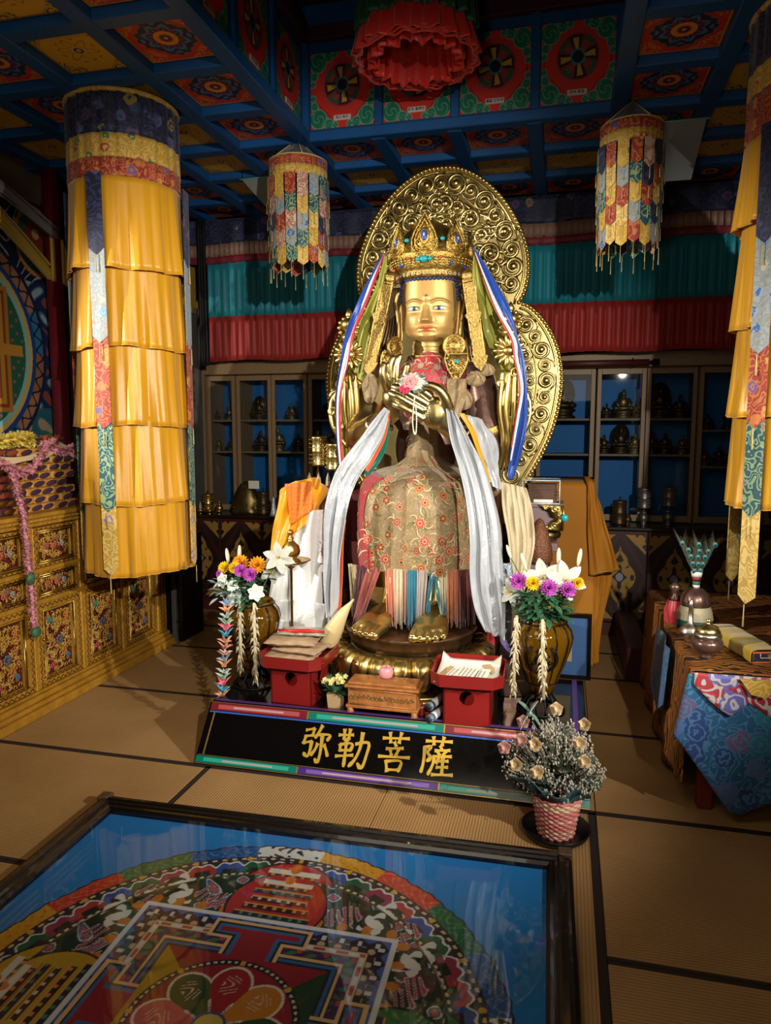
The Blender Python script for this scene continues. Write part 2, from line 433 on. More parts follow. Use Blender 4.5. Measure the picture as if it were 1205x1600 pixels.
def p_red(X, Y):
    n = len(X); c = np.tile(rgb('#d2301f'), (n, 1)); r = np.hypot(X, Y); t = np.arctan2(Y, X)
    k = 1.55 - np.abs(X) - np.abs(Y)
    e = 0.95 - np.maximum(np.abs(X), np.abs(Y))
    sm = scroll_mask(X, Y, 1.3)
    m = (k < 0.42) & (sm > 0.12) & (e > 0); put(c, m, '#c98f3e')
    lob = 0.60 + 0.13*np.abs(np.cos(2*t))**0.7 + 0.035*np.cos(16*t)
    put(c, r < lob + .03, '#3c7c5e'); put(c, r < lob, '#2a1c4c')
    put(c, (r < lob - .07) & (r > .3) & (np.sin(30*r + 2*np.cos(8*t)) > .25), '#5a80c8')
    put(c, (r < lob - .1) & (r > .3) & (np.abs(np.cos(4*t)) < .16), '#2b7a5c')
    put(c, (r < .44) & (r > .34) & (np.cos(8*t) > .2), '#8c2a5a')
    put(c, r < .33, '#2a1c3c'); put(c, r < .3, '#f0942e'); put(c, (r < .3) & (r > .25) & (np.cos(20*t) > .2), '#e9b13c')
    put(c, r < .17, '#a84a24'); put(c, r < .13, '#3f2358'); put(c, r < .06, '#d8a04a')
    put(c, e < 0.02, '#d99a3a'); put(c, e < -0.01, '#1a1420')
    return c
def p_yel(X, Y):
    n = len(X); c = np.tile(rgb('#dcae22'), (n, 1)); r = np.hypot(X, Y); t = np.arctan2(Y, X)
    k = 1.62 - np.abs(X) - np.abs(Y); e = 0.95 - np.maximum(np.abs(X), np.abs(Y)); sm = scroll_mask(X, Y, 1.1, .6)
    put(c, (k < .42) & (sm > -.02) & (e > .03), '#161a40'); put(c, (k < .40) & (sm > .4) & (e > .03), '#cda33a')
    put(c, (r < .55) & (r > .2) & (np.sin(22*r + 3*np.sin(6*t)) > .82), '#a37c1c')
    put(c, r < .15, '#e0c070'); put(c, r < .12, '#1c1c40'); put(c, r < .07, '#d8b860')
    put(c, e < .03, '#1a1c38'); put(c, e < .01, '#c9a040'); put(c, e < -.01, '#14121c')
    return c
def p_wheel(X, Y):
    n = len(X); c = np.tile(rgb('#3c0f12'), (n, 1)); r = np.hypot(X, Y); t = np.arctan2(Y, X)
    put(c, (r < .62) & (r > .5), '#b8862e'); put(c, (np.abs(r-.66) < .06) & (np.cos(8*t) > .6), '#b8862e')
    put(c, (r < .5) & (np.abs(np.sin(4*t))*r < .045), '#b8862e'); put(c, r < .17, '#c79236'); put(c, r < .09, '#7a6a9a')
    e = .95 - np.maximum(np.abs(X), np.abs(Y)); put(c, e < 0, '#160c14')
    return c
def p_well(X, Y):
    n = len(X); c = np.tile(rgb('#d02a1c'), (n, 1)); Yc = Y - .12; r = np.hypot(X, Yc); t = np.arctan2(Yc, X) + .25
    o = np.maximum(np.maximum(np.abs(X), np.abs(Yc)), (np.abs(X)+np.abs(Yc))*.74)
    put(c, (o < .9) & (o > .86), '#7c1a18'); put(c, r < .56, '#8c1b1a')
    pt = np.abs(np.mod(t, PI/4) - PI/8); idx = np.mod(np.floor(t/(PI/4)), 2)
    pr = r*np.sin(pt); w_ = .05 + .16*np.clip((r-.15)/.4, 0, 1)
    put(c, (r < .52) & (pr < w_*.75+.03) & (idx == 0), '#1c1030'); put(c, (r < .46) & (pr < w_*.5) & (idx == 0), '#c79a2c')
    put(c, (r < .54) & (pr < w_*.85) & (idx == 1), '#2c5a4c'); put(c, (r < .42) & (pr < w_*.55) & (idx == 1), '#a8301e')
    put(c, (np.abs(r-.62) < .012), '#7a4a5a')
    put(c, r < .2, '#3c7c90'); put(c, r < .15, '#0c1428')
    for sx in (-1, 1):
        for sy in (-1, 1):
            for (cx, cy, q) in ((.74, .72, .24), (.86, .38, .1), (.42, .86, .12), (.9, .18, .07), (.22, .9, .07)):
                d = np.hypot(X - sx*cx, Y - sy*cy); a = np.arctan2(Y - sy*cy, X - sx*cx)
                put(c, d < q + .025, '#5aa088'); put(c, d < q, '#0c6c50')
                put(c, (d < q*.85) & (np.abs(np.sin(d/q*5 + a)) < .22), '#5aa088')
    e = .96 - np.maximum(np.abs(X), np.abs(Y)); put(c, e < 0, '#123a5e')
    return c
vmat('painted_panel', 0.55)
ME_RED = paint(p_red, 90, 90, 0.38, 0.40).mesh('panel_red', False); ME_YEL = paint(p_yel, 90, 90, 0.38, 0.40).mesh('panel_yellow', False)
ME_WHL = paint(p_wheel, 80, 80, 0.40, 0.42).mesh('panel_wheel', False)
ME_WEL = paint(p_well, 100, 100, 0.415, 0.45, 'xz').mesh('panel_well', False)
for m_ in (ME_RED, ME_YEL, ME_WHL, ME_WEL): m_.materials.append(MATS['painted_panel'])
for x in XC:
    for y in YC:
        if x < -3.7: continue
        if WX0 < x < WX1 and WY0 < y < WY1:
            obj('ceiling_panel', ME_WHL, None, ceil, loc=(x, y, 4.15), rot=(PI, 0, 0)); continue
        ring = max(round((WX0 - x) / .4625 + .5), round((x - WX1) / .4625 + .5), round((y - WY1) / .4925 + .5), round((WY0 - y) / .4925 + .5))
        obj('ceiling_panel', ME_RED if ring % 2 else ME_YEL, None, ceil, loc=(x, y, 3.395), rot=(PI, 0, 0))
def beam(x0, x1, y0, y1, z0=3.345, z1=3.41): obj('ceiling_beam', MB().bbox(x0, x1, y0, y1, z0, z1, 0.006), 'beam_blue', ceil, smooth=False)
for i in range(len(XC) - 1):
    xb = (XC[i] + XC[i+1]) / 2
    if xb < -3.6: continue
    if WX0 - .1 < xb < WX1 + .1 and not (abs(xb-WX0) < .05 or abs(xb-WX1) < .05):
        beam(xb-.045, xb+.045, WY1, 5.95); beam(xb-.045, xb+.045, 1.5, WY0)
        beam(xb-.03, xb+.03, WY0, WY1, 4.08, 4.17)
    else: beam(xb-.045, xb+.045, 1.5, 5.95)
for j in range(len(YC) - 1):
    yb = (YC[j] + YC[j+1]) / 2
    if abs(yb-WY1) < .05 or abs(yb-WY0) < .05 or not WY0 < yb < WY1: beam(-3.6, 3.2, yb-.045, yb+.045, 3.35)
    else:
        beam(-3.6, WX0, yb-.045, yb+.045, 3.35); beam(WX1, 3.2, yb-.045, yb+.045, 3.35)
        beam(WX0, WX1, yb-.03, yb+.03, 4.085, 4.17)
# the well's upright sides
obj('ceiling_well', MB().box(WX0-.05, WX1+.05, WY1+.02, WY1+.06, 3.4, 4.2).box(WX0-.05, WX1+.05, WY0-.06, WY0-.02, 3.4, 4.2)
    .box(WX0-.06, WX0-.02, WY0-.05, WY1+.05, 3.4, 4.2).box(WX1+.02, WX1+.06, WY0-.05, WY1+.05, 3.4, 4.2), 'beam_blue', ceil, smooth=False)
mat('name_plate', '#c9c4bc', 0.5)
names = ['及川 祐子', '坂本 亜理沙', '高橋 ミヤ子', '坂本 奈苗']
def wellpanel(x, y, rz, nm):
    p = obj('wall_panel', ME_WEL, None, ceil, loc=(x, y, 3.66), rot=(0, 0, rz))
    q = obj('name_plate', MB().bbox(-.055, .055, -.006, .0, -.016, .016, .002), 'name_plate', p, smooth=False, loc=(0, -.002, -.165))
    if nm:
        cu = bpy.data.curves.new('name_text', 'FONT'); cu.body = nm; cu.size = .019; cu.align_x = 'CENTER'; cu.align_y = 'CENTER'; cu.offset = .0004
        cu.materials.append(MATS['ink']); t = bpy.data.objects.new('plate_text', cu); COL.objects.link(t); t.parent = p
        t.location = (0, -.0095, -.165); t.rotation_euler = (PI/2, 0, 0)
for k in range(4):
    x = WX0 + .2312 + .4625*k; y = WY0 + .246 + .4925*k
    wellpanel(x, WY1 + .018, 0, names[k])
    wellpanel(WX0 - .018, y, PI/2, names[(k+1) % 4]); wellpanel(WX1 + .018, y, -PI/2, None)
    for (a, b_) in ((WX0 + .4625*k, WY1 + .005),): obj('ceiling_beam', MB().box(a-.022, a+.022, b_-.01, b_+.015, 3.4, 4.0), 'beam_blue', ceil, smooth=False)
    obj('ceiling_beam', MB().box(WX0-.016, WX0+.006, WY0+.4925*k-.022, WY0+.4925*k+.022, 3.45, 4.0), 'beam_blue', ceil, smooth=False)
obj('ceiling_beam', MB().bbox(WX0-.02, WX1+.02, WY1-.03, WY1+.02, 3.94, 4.02).bbox(WX0-.02, WX0+.03, WY0, WY1, 3.94, 4.02).bbox(WX1-.03, WX1+.02, WY0, WY1, 3.94, 4.02),
    mat('beam_maroon', '#38101a', 0.6), ceil, smooth=False)
# ================================================================== the seated statue
SX, SY = -0.78, 3.75
def P(x, y, z): return (SX + x, y, z)
statue = thing('buddha_statue', 'large gilded seated Buddha statue with jewelled crown and scrolled halo, robed in brocade', 'statue', (SX, SY, 0.26))
brocade('brocade_robe', '#8c7450', ['#94805a', '#86704c', '#907a54'], 26, '#a28c62', 0.5, 0.82, fl=0.3)
brocade('brocade_red', '#a81a2a', ['#8c1a28', '#a01c2c'], 26, '#94504a', 0.5, 0.72, fl=0.3)

# ---- halo
OUT = [(0, 3.205), (.10, 3.195), (.22, 3.14), (.33, 3.05), (.42, 2.94), (.49, 2.81), (.535, 2.68), (.545, 2.55), (.525, 2.44), (.49, 2.375),
       (.56, 2.345), (.65, 2.25), (.72, 2.12), (.755, 1.97), (.755, 1.82), (.72, 1.63), (.66, 1.47), (.58, 1.32), (.5, 1.18), (.42, 1.05)]
half = []
for seg in (OUT[:10], OUT[9:]):
    c = catmull([(a, 0, b) for a, b in seg], 5); half += [(p.x, p.z) for p in (c if not half else c[1:])]
full = half + [(-a, b) for a, b in half[::-1][:-1]]
halo = obj('halo', MB().prism([(SX + .005 + a, b) for a, b in full], 4.60, 4.66), 'gold', statue, smooth=False)
bev = MB()
def along(path, step):
    out = []; d = 0.0; nxt = 0.0
    for (a, b), (c, e) in zip(path, path[1:]):
        L_ = math.hypot(c-a, e-b)
        while nxt <= d + L_ and L_ > 0:
            t = (nxt - d) / L_; out.append((a + (c-a)*t, b + (e-b)*t, math.atan2(e-b, c-a))); nxt += step
        d += L_
    return out
for a, b, t in along(half, 0.026):
    for s in (-1, 1):
        bev.ell(P(.005 + s*(a - .008*math.sin(-t)), 4.60, b - .008*abs(math.cos(t))), (.014, .012, .014), 8, 5)
obj('bead_border', bev, 'gold_bright', statue, kind='stuff')
def inset(i, d):
    (a0, b0), (a1, b1) = half[max(0, i-1)], half[min(len(half)-1, i+1)]
    t = math.atan2(b1-b0, a1-a0); return half[i][0] + d*math.sin(t), half[i][1] - d*math.cos(t)
for s in (-1, 1):
    for dd, rr in ((.035, .008), (.155, .006)):
        pts = []
        for i in range(1, len(half)-1):
            if 40 < i < 50 and dd > .1: continue
            t = inset(i, dd); pts.append(P(.005 + s*t[0], 4.595, t[1]))
        k = 41 if dd > .1 else 45
        for q in (pts[:k], pts[k:]):
            obj('halo_rim', MB().tube(q, rr, 6), 'gold_bright', statue)
sb = MB(); sb.ell((0, -.1, 0), (.42, .45, .42), 14, 8)
sp = []
for i in range(34):
    t = i / 33; a = t * 2 * PI * 1.55; r_ = lerp(1.0, .34, t)
    sp.append((r_*math.cos(a), -.10*t - .1, r_*math.sin(a)))
sb.tube(sp, [.10 + .09*math.sin(PI*i/33) for i in range(34)], 7)
sb.tube([(1.0, -.1, 0), (1.12, -.08, -.4), (1.0, -.05, -.8), (.7, -.03, -1.05)], [.13, .14, .1, .04], 6)
SPIRAL = sb.mesh('scroll', True); SPIRAL.materials.append(MATS['gold'])
def boss(x, z, s, rot, y=4.598, flip=1):
    o = obj('scroll_boss', SPIRAL, None, statue, loc=Vector(P(x, y, z)) - wloc(statue), rot=(0, rot, 0)); o.scale = (s*flip, s*.9, s)
rr2 = random.Random(3)
i = 0
for k, (a, b, t) in enumerate(along(half[:46], .128)):
    nx, nz = math.sin(t), -math.cos(t)
    d = .098; x, z = a + nx*d, b + nz*d
    for s in (-1, 1):
        if k == 0 and s < 0: continue
        boss(.005 + s*x, z, .058 + .010*(k % 2), rr2.uniform(0, 6), flip=s)
for k, (a, b, t) in enumerate(along(half[4:36], .165)):
    nx, nz = math.sin(t), -math.cos(t)
    for s in (-1, 1): boss(.005 + s*(a + nx*.225), b + nz*.225, .070 - .012*(k % 2), rr2.uniform(0, 6), flip=-s)
for k, (a, b, t) in enumerate(along(half[10:30], .15)):
    nx, nz = math.sin(t), -math.cos(t)
    for s in (-1, 1): boss(.005 + s*(a + nx*.34), b + nz*.34, .058, rr2.uniform(0, 6))
for k, (a, b, t) in enumerate(along(half[47:], .112)):
    nx, nz = math.sin(t), -math.cos(t)
    for s in (-1, 1):
        boss(.005 + s*(a + nx*.1), b + nz*.1, .056 if k % 2 else .044, rr2.uniform(0, 6), flip=s)
        if 1 < k < 10: boss(.005 + s*(a + nx*.2), b + nz*.2, .040, rr2.uniform(0, 6), flip=-s)
vine = MB()
for k in range(150):
    t = rr2.uniform(0, 2*PI); x = rr2.uniform(-.42, .42); z = rr2.uniform(2.45, 3.05)
    if (x/.36)**2 + ((z-2.65)/.36)**2 > 1: continue
    pts = [P(x + .05*j*math.cos(t + j*.7), 4.597, z + .035*j*math.sin(t + j*.7)) for j in range(4)]
    vine.tube(pts, [.014, .017, .012, .004], 6)
obj('scroll_vine', vine, 'gold', statue, kind='stuff')

# ---- head
HC = (0.02, 4.2)
Wd = [(2.083, .035), (2.09, .07), (2.105, .098), (2.13, .132), (2.17, .153), (2.22, .163), (2.3, .167), (2.4, .167), (2.46, .161), (2.54, .135), (2.6, .085), (2.62, .02)]
Dp = [(2.083, .07), (2.095, .115), (2.12, .145), (2.16, .155), (2.22, .160), (2.3, .165), (2.42, .165), (2.5, .15), (2.58, .1), (2.62, .02)]
def g2(x, a, s): return math.exp(-((x - a) / s) ** 2)
def face_bump(x, z):
    b = 0.0; ax = abs(x)
    if 2.165 < z < 2.34:                                     # nose
        t = (2.33 - z) / .135
        if t > 0:
            wn = lerp(.010, .024, min(1, t) ** 1.5); hn = lerp(.006, .046, min(1, t) ** 1.1) * (1 if z > 2.198 else max(0, 1 - (2.198 - z) / .012))
            b += hn * math.exp(-(ax / wn) ** 2.6)
            b += .014 * g2(ax, .021, .009) * g2(z, 2.205, .012)
    brow_z = 2.284 + .030 * math.sin(min(1, ax / .13) * PI * .9)
    b += .006 * math.exp(-((z - brow_z) / .006) ** 2) * ss(.008, .03, ax) * (1 - ss(.12, .14, ax))
    b -= .010 * g2(ax, .07, .04) * g2(z, 2.262, .022)
    b += .012 * g2(ax, .072, .034) * g2(z, 2.268, .011)
    b += .009 * g2(ax, .0, .036) * g2(z, 2.165, .007) * (1 - .35*g2(ax, 0, .008)) + .010 * g2(ax, 0, .028) * g2(z, 2.150, .007)
    b -= .004 * g2(ax, .046, .006) * g2(z, 2.158, .006)
    b += .012 * g2(ax, 0, .045) * g2(z, 2.112, .02)
    b += .007 * g2(ax, .085, .045) * g2(z, 2.2, .04)
    b += .006 * g2(ax, 0, .009) * g2(z, 2.332, .009)
    return b
NU, NV = 150, 170
hd = MB(); cols = []
for j in range(NV + 1):
    z = lerp(2.083, 2.62, j / NV)
    wv, dv = interp(Wd, z), interp(Dp, z)
    for i in range(NU):
        a = 2*PI*i/NU
        ca, sa = math.cos(a), math.sin(a); e = 2/2.45
        x = wv * math.copysign(abs(ca)**e, ca); y = -dv * math.copysign(abs(sa)**e, sa)
        if sa > 0: y -= face_bump(x, z) * min(1, sa*2)
        hd.v.append(P(HC[0] + x, HC[1] + y, z))
        ax = abs(x); c = rgb('#bd9656')
        if sa > 0.1:
            ez = 2.268 + .004*math.cos((ax-.075)/.034*PI/2)*0
            t = (ax - .075) / .036
            if abs(t) < 1:
                top = .0085 * (1 - t*t) ** .8 + .001*t; bot = -.010 * (1 - t*t)
                dz = z - ez
                if bot < dz < top: 
                    c = rgb('#cfd6d6')
                    if abs(ax - .07) < .012 : c = rgb('#3a6f8a')
                    if abs(ax - .07) < .005: c = rgb('#10202c')
                if top <= dz < top + .0035: c = rgb('#3c3020')
            brow_z = 2.287 + .030 * math.sin(min(1, ax / .13) * PI * .9)
            if .012 < ax < .128 and abs(z - brow_z) < .0017: c = rgb('#4c3c26')
            lipu = .011 * (1 - (ax/.046)**2) * (1 - .3*g2(ax, 0, .006)) if ax < .046 else -1
            lipl = .0155 * (1 - (ax/.040)**2) if ax < .040 else -1
            zz = z - 2.158 - 5.2*ax*ax
            if -lipl < zz < lipu: c = rgb('#bc5238')
            if abs(zz) < .0012 and ax < .047: c = rgb('#6a2c20')
            if abs(ax - .042) < .0018 and 2.1 < z < 2.148: c = rgb('#8a6a3c')
            if ax < .007 and abs(z - 2.332) < .007: c = rgb('#2c4a8c')
        cols.append(lin(c))
hd.f = [(j*NU+i, j*NU+(i+1) % NU, (j+1)*NU+(i+1) % NU, (j+1)*NU+i) for j in range(NV) for i in range(NU)] + [tuple(range(NU))[::-1]]
hd.c = np.array(cols)
vmat('gilt_painted', 0.42, 0.5)
head = obj('head', hd, 'gilt_painted', statue, label='gilded face with blue eyes and red lips')
obj('urna_gem', MB().ell(P(HC[0], 4.2 - .166, 2.332), (.008, .006, .008), 12, 8), 'lapis', head)
nk = MB().lathe([(.125, 1.96), (.112, 2.0), (.106, 2.03), (.109, 2.036), (.104, 2.045), (.106, 2.065), (.11, 2.075), (.104, 2.09), (.1, 2.16)], P(HC[0], 4.2, 0), 32)
obj('neck', nk, 'gold_face', statue)
for s in (-1, 1):
    e = MB()
    e.tube(catmull([(s*.165, 4.17, 2.37), (s*.185, 4.16, 2.375), (s*.198, 4.16, 2.33), (s*.19, 4.15, 2.27), (s*.18, 4.14, 2.2), (s*.178, 4.13, 2.12), (s*.165, 4.12, 2.09), (s*.158, 4.13, 2.13), (s*.163, 4.14, 2.22), (s*.166, 4.15, 2.3), (s*.163, 4.17, 2.36)], 4), .011, 8, closed=True)
    e.ell((s*.172, 4.17, 2.30), (.012, .02, .05), 10, 8)
    e.xf(Matrix.Translation((SX + HC[0], 0, 0))); obj('ear', e, 'gold_face', head)
curls = MB()
for k in range(23):
    t = (k - 11) / 11; x = .158 * math.sin(t * PI/2 * .98); zz = 2.428 - .10 * max(0, abs(t) - .72) / .28
    y = 4.2 - .163 * math.sqrt(max(0, 1 - (x/.172)**2)) - .004
    curls.ell(P(HC[0] + x*1.03, y, zz), (.0125, .012, .0125), 8, 6); curls.ell(P(HC[0] + x*1.01, y + .004, zz + .018), .014, 8, 6)
obj('hair_curls', curls, mat('hair_blue', '#1f2f62', 0.55), head)
locks = MB()
for s in (-1, 1):
    for k in range(6):
        o_ = .012*k
        locks.tube(catmull([P(HC[0]+s*(.17+o_), 4.24, 2.42), P(HC[0]+s*(.20+o_), 4.22, 2.3), P(HC[0]+s*(.195+o_*1.4), 4.2, 2.18), P(HC[0]+s*(.215+o_*1.5), 4.18, 2.06), P(HC[0]+s*(.24+o_), 4.17, 1.95)], 4), .011, 6)
obj('hair_lock', locks, mat('hair_bronze', '#57422a', 0.35, 0.7), head, kind='stuff')

# ---- crown
crown = obj('crown', MB().lathe([(.170, 2.435), (.186, 2.432), (.196, 2.45), (.192, 2.462), (.205, 2.475), (.222, 2.50), (.230, 2.53), (.245, 2.545), (.238, 2.56), (.225, 2.6), (.15, 2.7), (.05, 2.76), (.01, 2.78)], P(HC[0], 4.2, 0), 56, mod=lambda a, z: 1 + (.012*math.cos(28*a) if z > 2.46 else 0)), 'gold_carved', statue, label='openwork gold crown set with stones')
def leaf_plate(w_, h_):
    m = MB(); o = []
    prof = [(0, 0), (.32, .02), (.5, .16), (.52, .34), (.42, .52), (.3, .66), (.14, .82), (.05, .93), (0, 1.0)]
    pts = [(a*w_, b*h_) for a, b in prof] + [(-a*w_, b*h_) for a, b in prof[-2:0:-1]]
    m.prism(pts, -.006, .006)
    for sc_ in (.92, .68):
        m.tube([(a*sc_, -.009, b*sc_ + h_*(1-sc_)*.42) for a, b in pts], .0055, 6, closed=True)
    q = random.Random(5)
    for k in range(46):
        t = q.uniform(0, 2*PI); r_ = q.uniform(.55, .98); zz = q.uniform(.06, .8)*h_
        x = q.uniform(-1, 1)*w_*.46*interp([(0, .6), (.2, 1), (.4, .95), (.7, .55), (1, .05)], zz/h_)
        m.ell((x, -.008, zz), (.006, .006, .006), 6, 4)
    for s in (-1, 1):
        for (a, b, c) in ((.28, .3, .10), (.22, .55, .08), (.42, .1, .09)):
            sp = [(s*a*w_ + c*w_*(1-t/10)*math.cos(s*t*.9), -.01, b*h_ + c*w_*(1-t/10)*math.sin(t*.9)) for t in range(9)]
            m.tube(sp, .0035, 5)
    m.ell((0, -.006, h_*.42), (w_*.2, .012, h_*.2), 14, 8)
    return m
for ang, w_, h_ in ((-88, .11, .17), (-46, .12, .21), (0, .145, .245), (46, .125, .215), (88, .11, .17)):
    a = R(ang); M = Matrix.Translation(P(HC[0] + .232*math.sin(a), 4.2 - .232*math.cos(a), 2.535)) @ Matrix.Rotation(a, 4, 'Z') @ Matrix.Rotation(R(-7), 4, 'X')
    lp = obj('crown_leaf', leaf_plate(w_, h_).xf(M), 'gold_carved', crown)
    g = MB().ell((0, -.016, h_*.42), (w_*.13, .008, h_*.12), 12, 8); g.xf(M); obj('crown_gem', g, 'lapis', lp) if False else obj('crown_gem', g, 'lapis', crown)
    g = MB().ell((0, -.02, h_*.43), (w_*.05, .008, h_*.05), 8, 6); g.xf(M); obj('crown_gem', g, 'ivory', crown)
for ang, z, m_, r_ in ((-38, 2.50, 'lapis', .014), (38, 2.50, 'lapis', .014), (0, 2.515, 'turquoise', .024), (-8, 2.515, 'turquoise', .014), (8, 2.515, 'turquoise', .014), (-62, 2.49, 'coral', .012), (22, 2.525, 'coral', .010), (-22, 2.525, 'coral', .010), (64, 2.49, 'lapis', .013), (80, 2.455, 'coral', .022), (-80, 2.45, 'coral', .022), (-24, 2.62, 'turquoise', .014), (24, 2.62, 'turquoise', .014)):
    a = R(ang); rr_ = .232 + (.01 if z > 2.5 else -.008)
    obj('crown_gem', MB().ell(P(HC[0] + rr_*math.sin(a), 4.2 - rr_*math.cos(a), z), (r_, r_*.7, r_*.8), 12, 8), m_, crown)
for k in range(17):
    a = R(-80 + 10*k); c = P(HC[0] + .199*math.sin(a), 4.2 - .199*math.cos(a), 2.452)
    obj('crown_gem', MB().tube([(c[0] + .008*math.cos(q)*math.cos(a), c[1] - .004 + .008*math.cos(q)*math.sin(a), c[2] + .008*math.sin(q)) for q in [i*PI/4 for i in range(8)]], .003, 5, closed=True), 'ivory', crown)
hangl = MB()
for ang in range(-84, 90, 7):
    a = R(ang)
    for k in range(3): hangl.ell(P(HC[0] + (.236-.004*k)*math.sin(a), 4.2 - (.236-.004*k)*math.cos(a), 2.53 - .013*k), .0065, 6, 4)
obj('crown_beads', hangl, 'gold_bright', crown, kind='stuff')

# ---- ear pendants: carved bars, discs, heart
mat('gold_filigree', '#a4884c', 0.4, 1.0, bump=0.35, bscale=150, var=0.4, vscale=90)
for s, (tx, tz), (bx, bz) in ((-1, (-.195, 2.42), (-.30, 1.955)), (1, (.255, 2.41), (.325, 1.965))):
    t = Vector((bx - tx, 0, bz - tz)); L_ = t.length; ang = math.atan2(t.x, -t.z)
    m = MB(); m.bbox(-.034, .034, -.008, .008, -L_, 0, .004)
    for q in (-.03, .03): m.tube([(q, -.010, 0), (q, -.010, -L_)], .005, 6)
    m.tube([(-.034, -.010, -.01), (.034, -.010, -.01)], .008, 6); m.prism([(-.046, -.19), (0, -.155), (.046, -.19), (.03, -.225), (0, -.26), (-.03, -.225)], -.02, -.004)
    m.prism([(-.046, -L_ + .03), (.046, -L_ + .03), (.03, -L_ - .015), (0, -L_ - .05), (-.03, -L_ - .015)], -.02, .004)
    m.ell((0, 0, .02), (.036, .016, .03), 12, 8)
    m.xf(Matrix.Translation(P(tx, 4.03, tz)) @ Matrix.Rotation(-ang, 4, 'Y')); obj('ear_pendant', m, 'gold_filigree', statue, smooth=False)
def disc(c, r_, tilt, my='gold_filigree', sc=(1, 1)):
    m = MB(); m.lathe([(.0, .012), (r_*.3, .016), (r_*.35, .010), (r_*.8, .012), (r_*.9, .018), (r_, .010), (r_, -.006), (0.001, -.006)], (0, 0, 0), 28, cap=False)
    for k in range(14): m.ell((r_*.6*math.cos(k*PI/7), r_*.6*math.sin(k*PI/7), .012), r_*.12, 7, 5)
    m.xf(Matrix.Translation(P(*c)) @ Matrix.Rotation(tilt, 4, 'Z') @ Matrix.Rotation(PI/2, 4, 'X') @ Matrix.Diagonal((sc[0], sc[1], 1, 1)))
    return m
obj('ear_disc', disc((.185, 4.0, 2.055), .064, 0), 'gold_filigree', statue)
obj('ear_disc', disc((-.155, 4.02, 2.055), .064, R(62)), 'gold_filigree', statue)
def heart(c, w_, h_, rot=0):
    m = MB(); pts = [(-.5, .5), (.5, .5), (.52, .3), (.4, 0), (.2, -.28), (.06, -.4), (0, -.5), (-.06, -.4), (-.2, -.28), (-.4, 0), (-.52, .3)]
    m.prism([(a*w_, b*h_) for a, b in pts], -.012, .01)
    m.tube([(a*w_*.96, -.014, b*h_*.96) for a, b in pts], .006, 6, closed=True)
    q = random.Random(9)
    for k in range(40):
        b = q.uniform(-.35, .42); a = q.uniform(-1, 1)*interp([(-.5, 0), (-.28, .17), (0, .36), (.3, .46), (.5, .46)], b)
        m.ell((a*w_, -.012, b*h_), .009, 6, 4)
    m.xf(Matrix.Translation(P(*c)) @ Matrix.Rotation(rot, 4, 'Y')); return m
hp = obj('heart_pendant', heart((.205, 3.96, 1.93), .125, .16), 'gold_filigree', statue)
obj('pendant_gem', MB().ell(P(.205, 3.945, 1.965), (.016, .008, .009), 10, 6), 'turquoise', hp)
obj('heart_pendant', heart((-.20, 4.0, 1.985), .07, .09, R(35)), 'gold_filigree', statue)

# ---- body: one continuous trunk with both upper arms
body = MB()
body.ell(P(0, 4.22, 1.78), (.25, .15, .26), 24, 16); body.ell(P(0, 4.2, 1.5), (.19, .14, .26), 20, 14)
for s in (-1, 1): body.ell(P(s*.27, 4.2, 1.90), (.11, .10, .09), 16, 12)
body.tube([P(0, 4.2, 1.9), P(0.01, 4.2, 2.02)], [.12, .1], 16)
body.tube([P(.30, 4.19, 1.9), P(.335, 4.16, 1.76), P(.36, 4.12, 1.62), P(.37, 4.08, 1.51)], [.088, .094, .09, .075], 16)
body.tube([P(.37, 4.09, 1.5), P(.35, 3.97, 1.49), P(.31, 3.83, 1.52), P(.265, 3.75, 1.575)], [.075, .07, .06, .052], 14)
body.ell(P(.37, 4.08, 1.5), .077, 14, 10)
body.tube([P(-.28, 4.19, 1.9), P(-.31, 4.14, 1.78), P(-.335, 4.08, 1.66), P(-.34, 4.0, 1.55)], [.088, .09, .085, .075], 16)
body.ell(P(-.34, 4.0, 1.54), .077, 14, 10)
body.tube([P(-.34, 4.0, 1.54), P(-.28, 3.9, 1.57), P(-.2, 3.8, 1.62), P(-.12, 3.75, 1.68)], [.075, .068, .058, .046], 14)
bo = remesh(obj('body', body, 'patina_brown', statue), .012, 4)
lsl = MB().tube([P(-.285, 4.185, 1.89), P(-.315, 4.135, 1.77), P(-.34, 4.075, 1.655), P(-.345, 3.995, 1.555)], [.098, .1, .095, .088], 24)
lsl.tube([P(-.345, 3.995, 1.55), P(-.285, 3.895, 1.58), P(-.2, 3.795, 1.63)], [.088, .079, .062], 20).ell(P(-.345, 3.995, 1.55), .087, 16, 10)
remesh(obj('sleeve_gilt', lsl, 'gold', statue), .012, 4)
ab = MB().lathe([(.094, -.032), (.103, -.03), (.1, -.012), (.106, 0), (.1, .012), (.103, .03), (.094, .032)], (0, 0, 0), 30, cap=False)
ab.xf(Matrix.Translation(P(.362, 4.11, 1.60)) @ Matrix.Rotation(R(14), 4, 'X') @ Matrix.Rotation(R(-9), 4, 'Y')); obj('armband', ab, 'gold_filigree', statue)
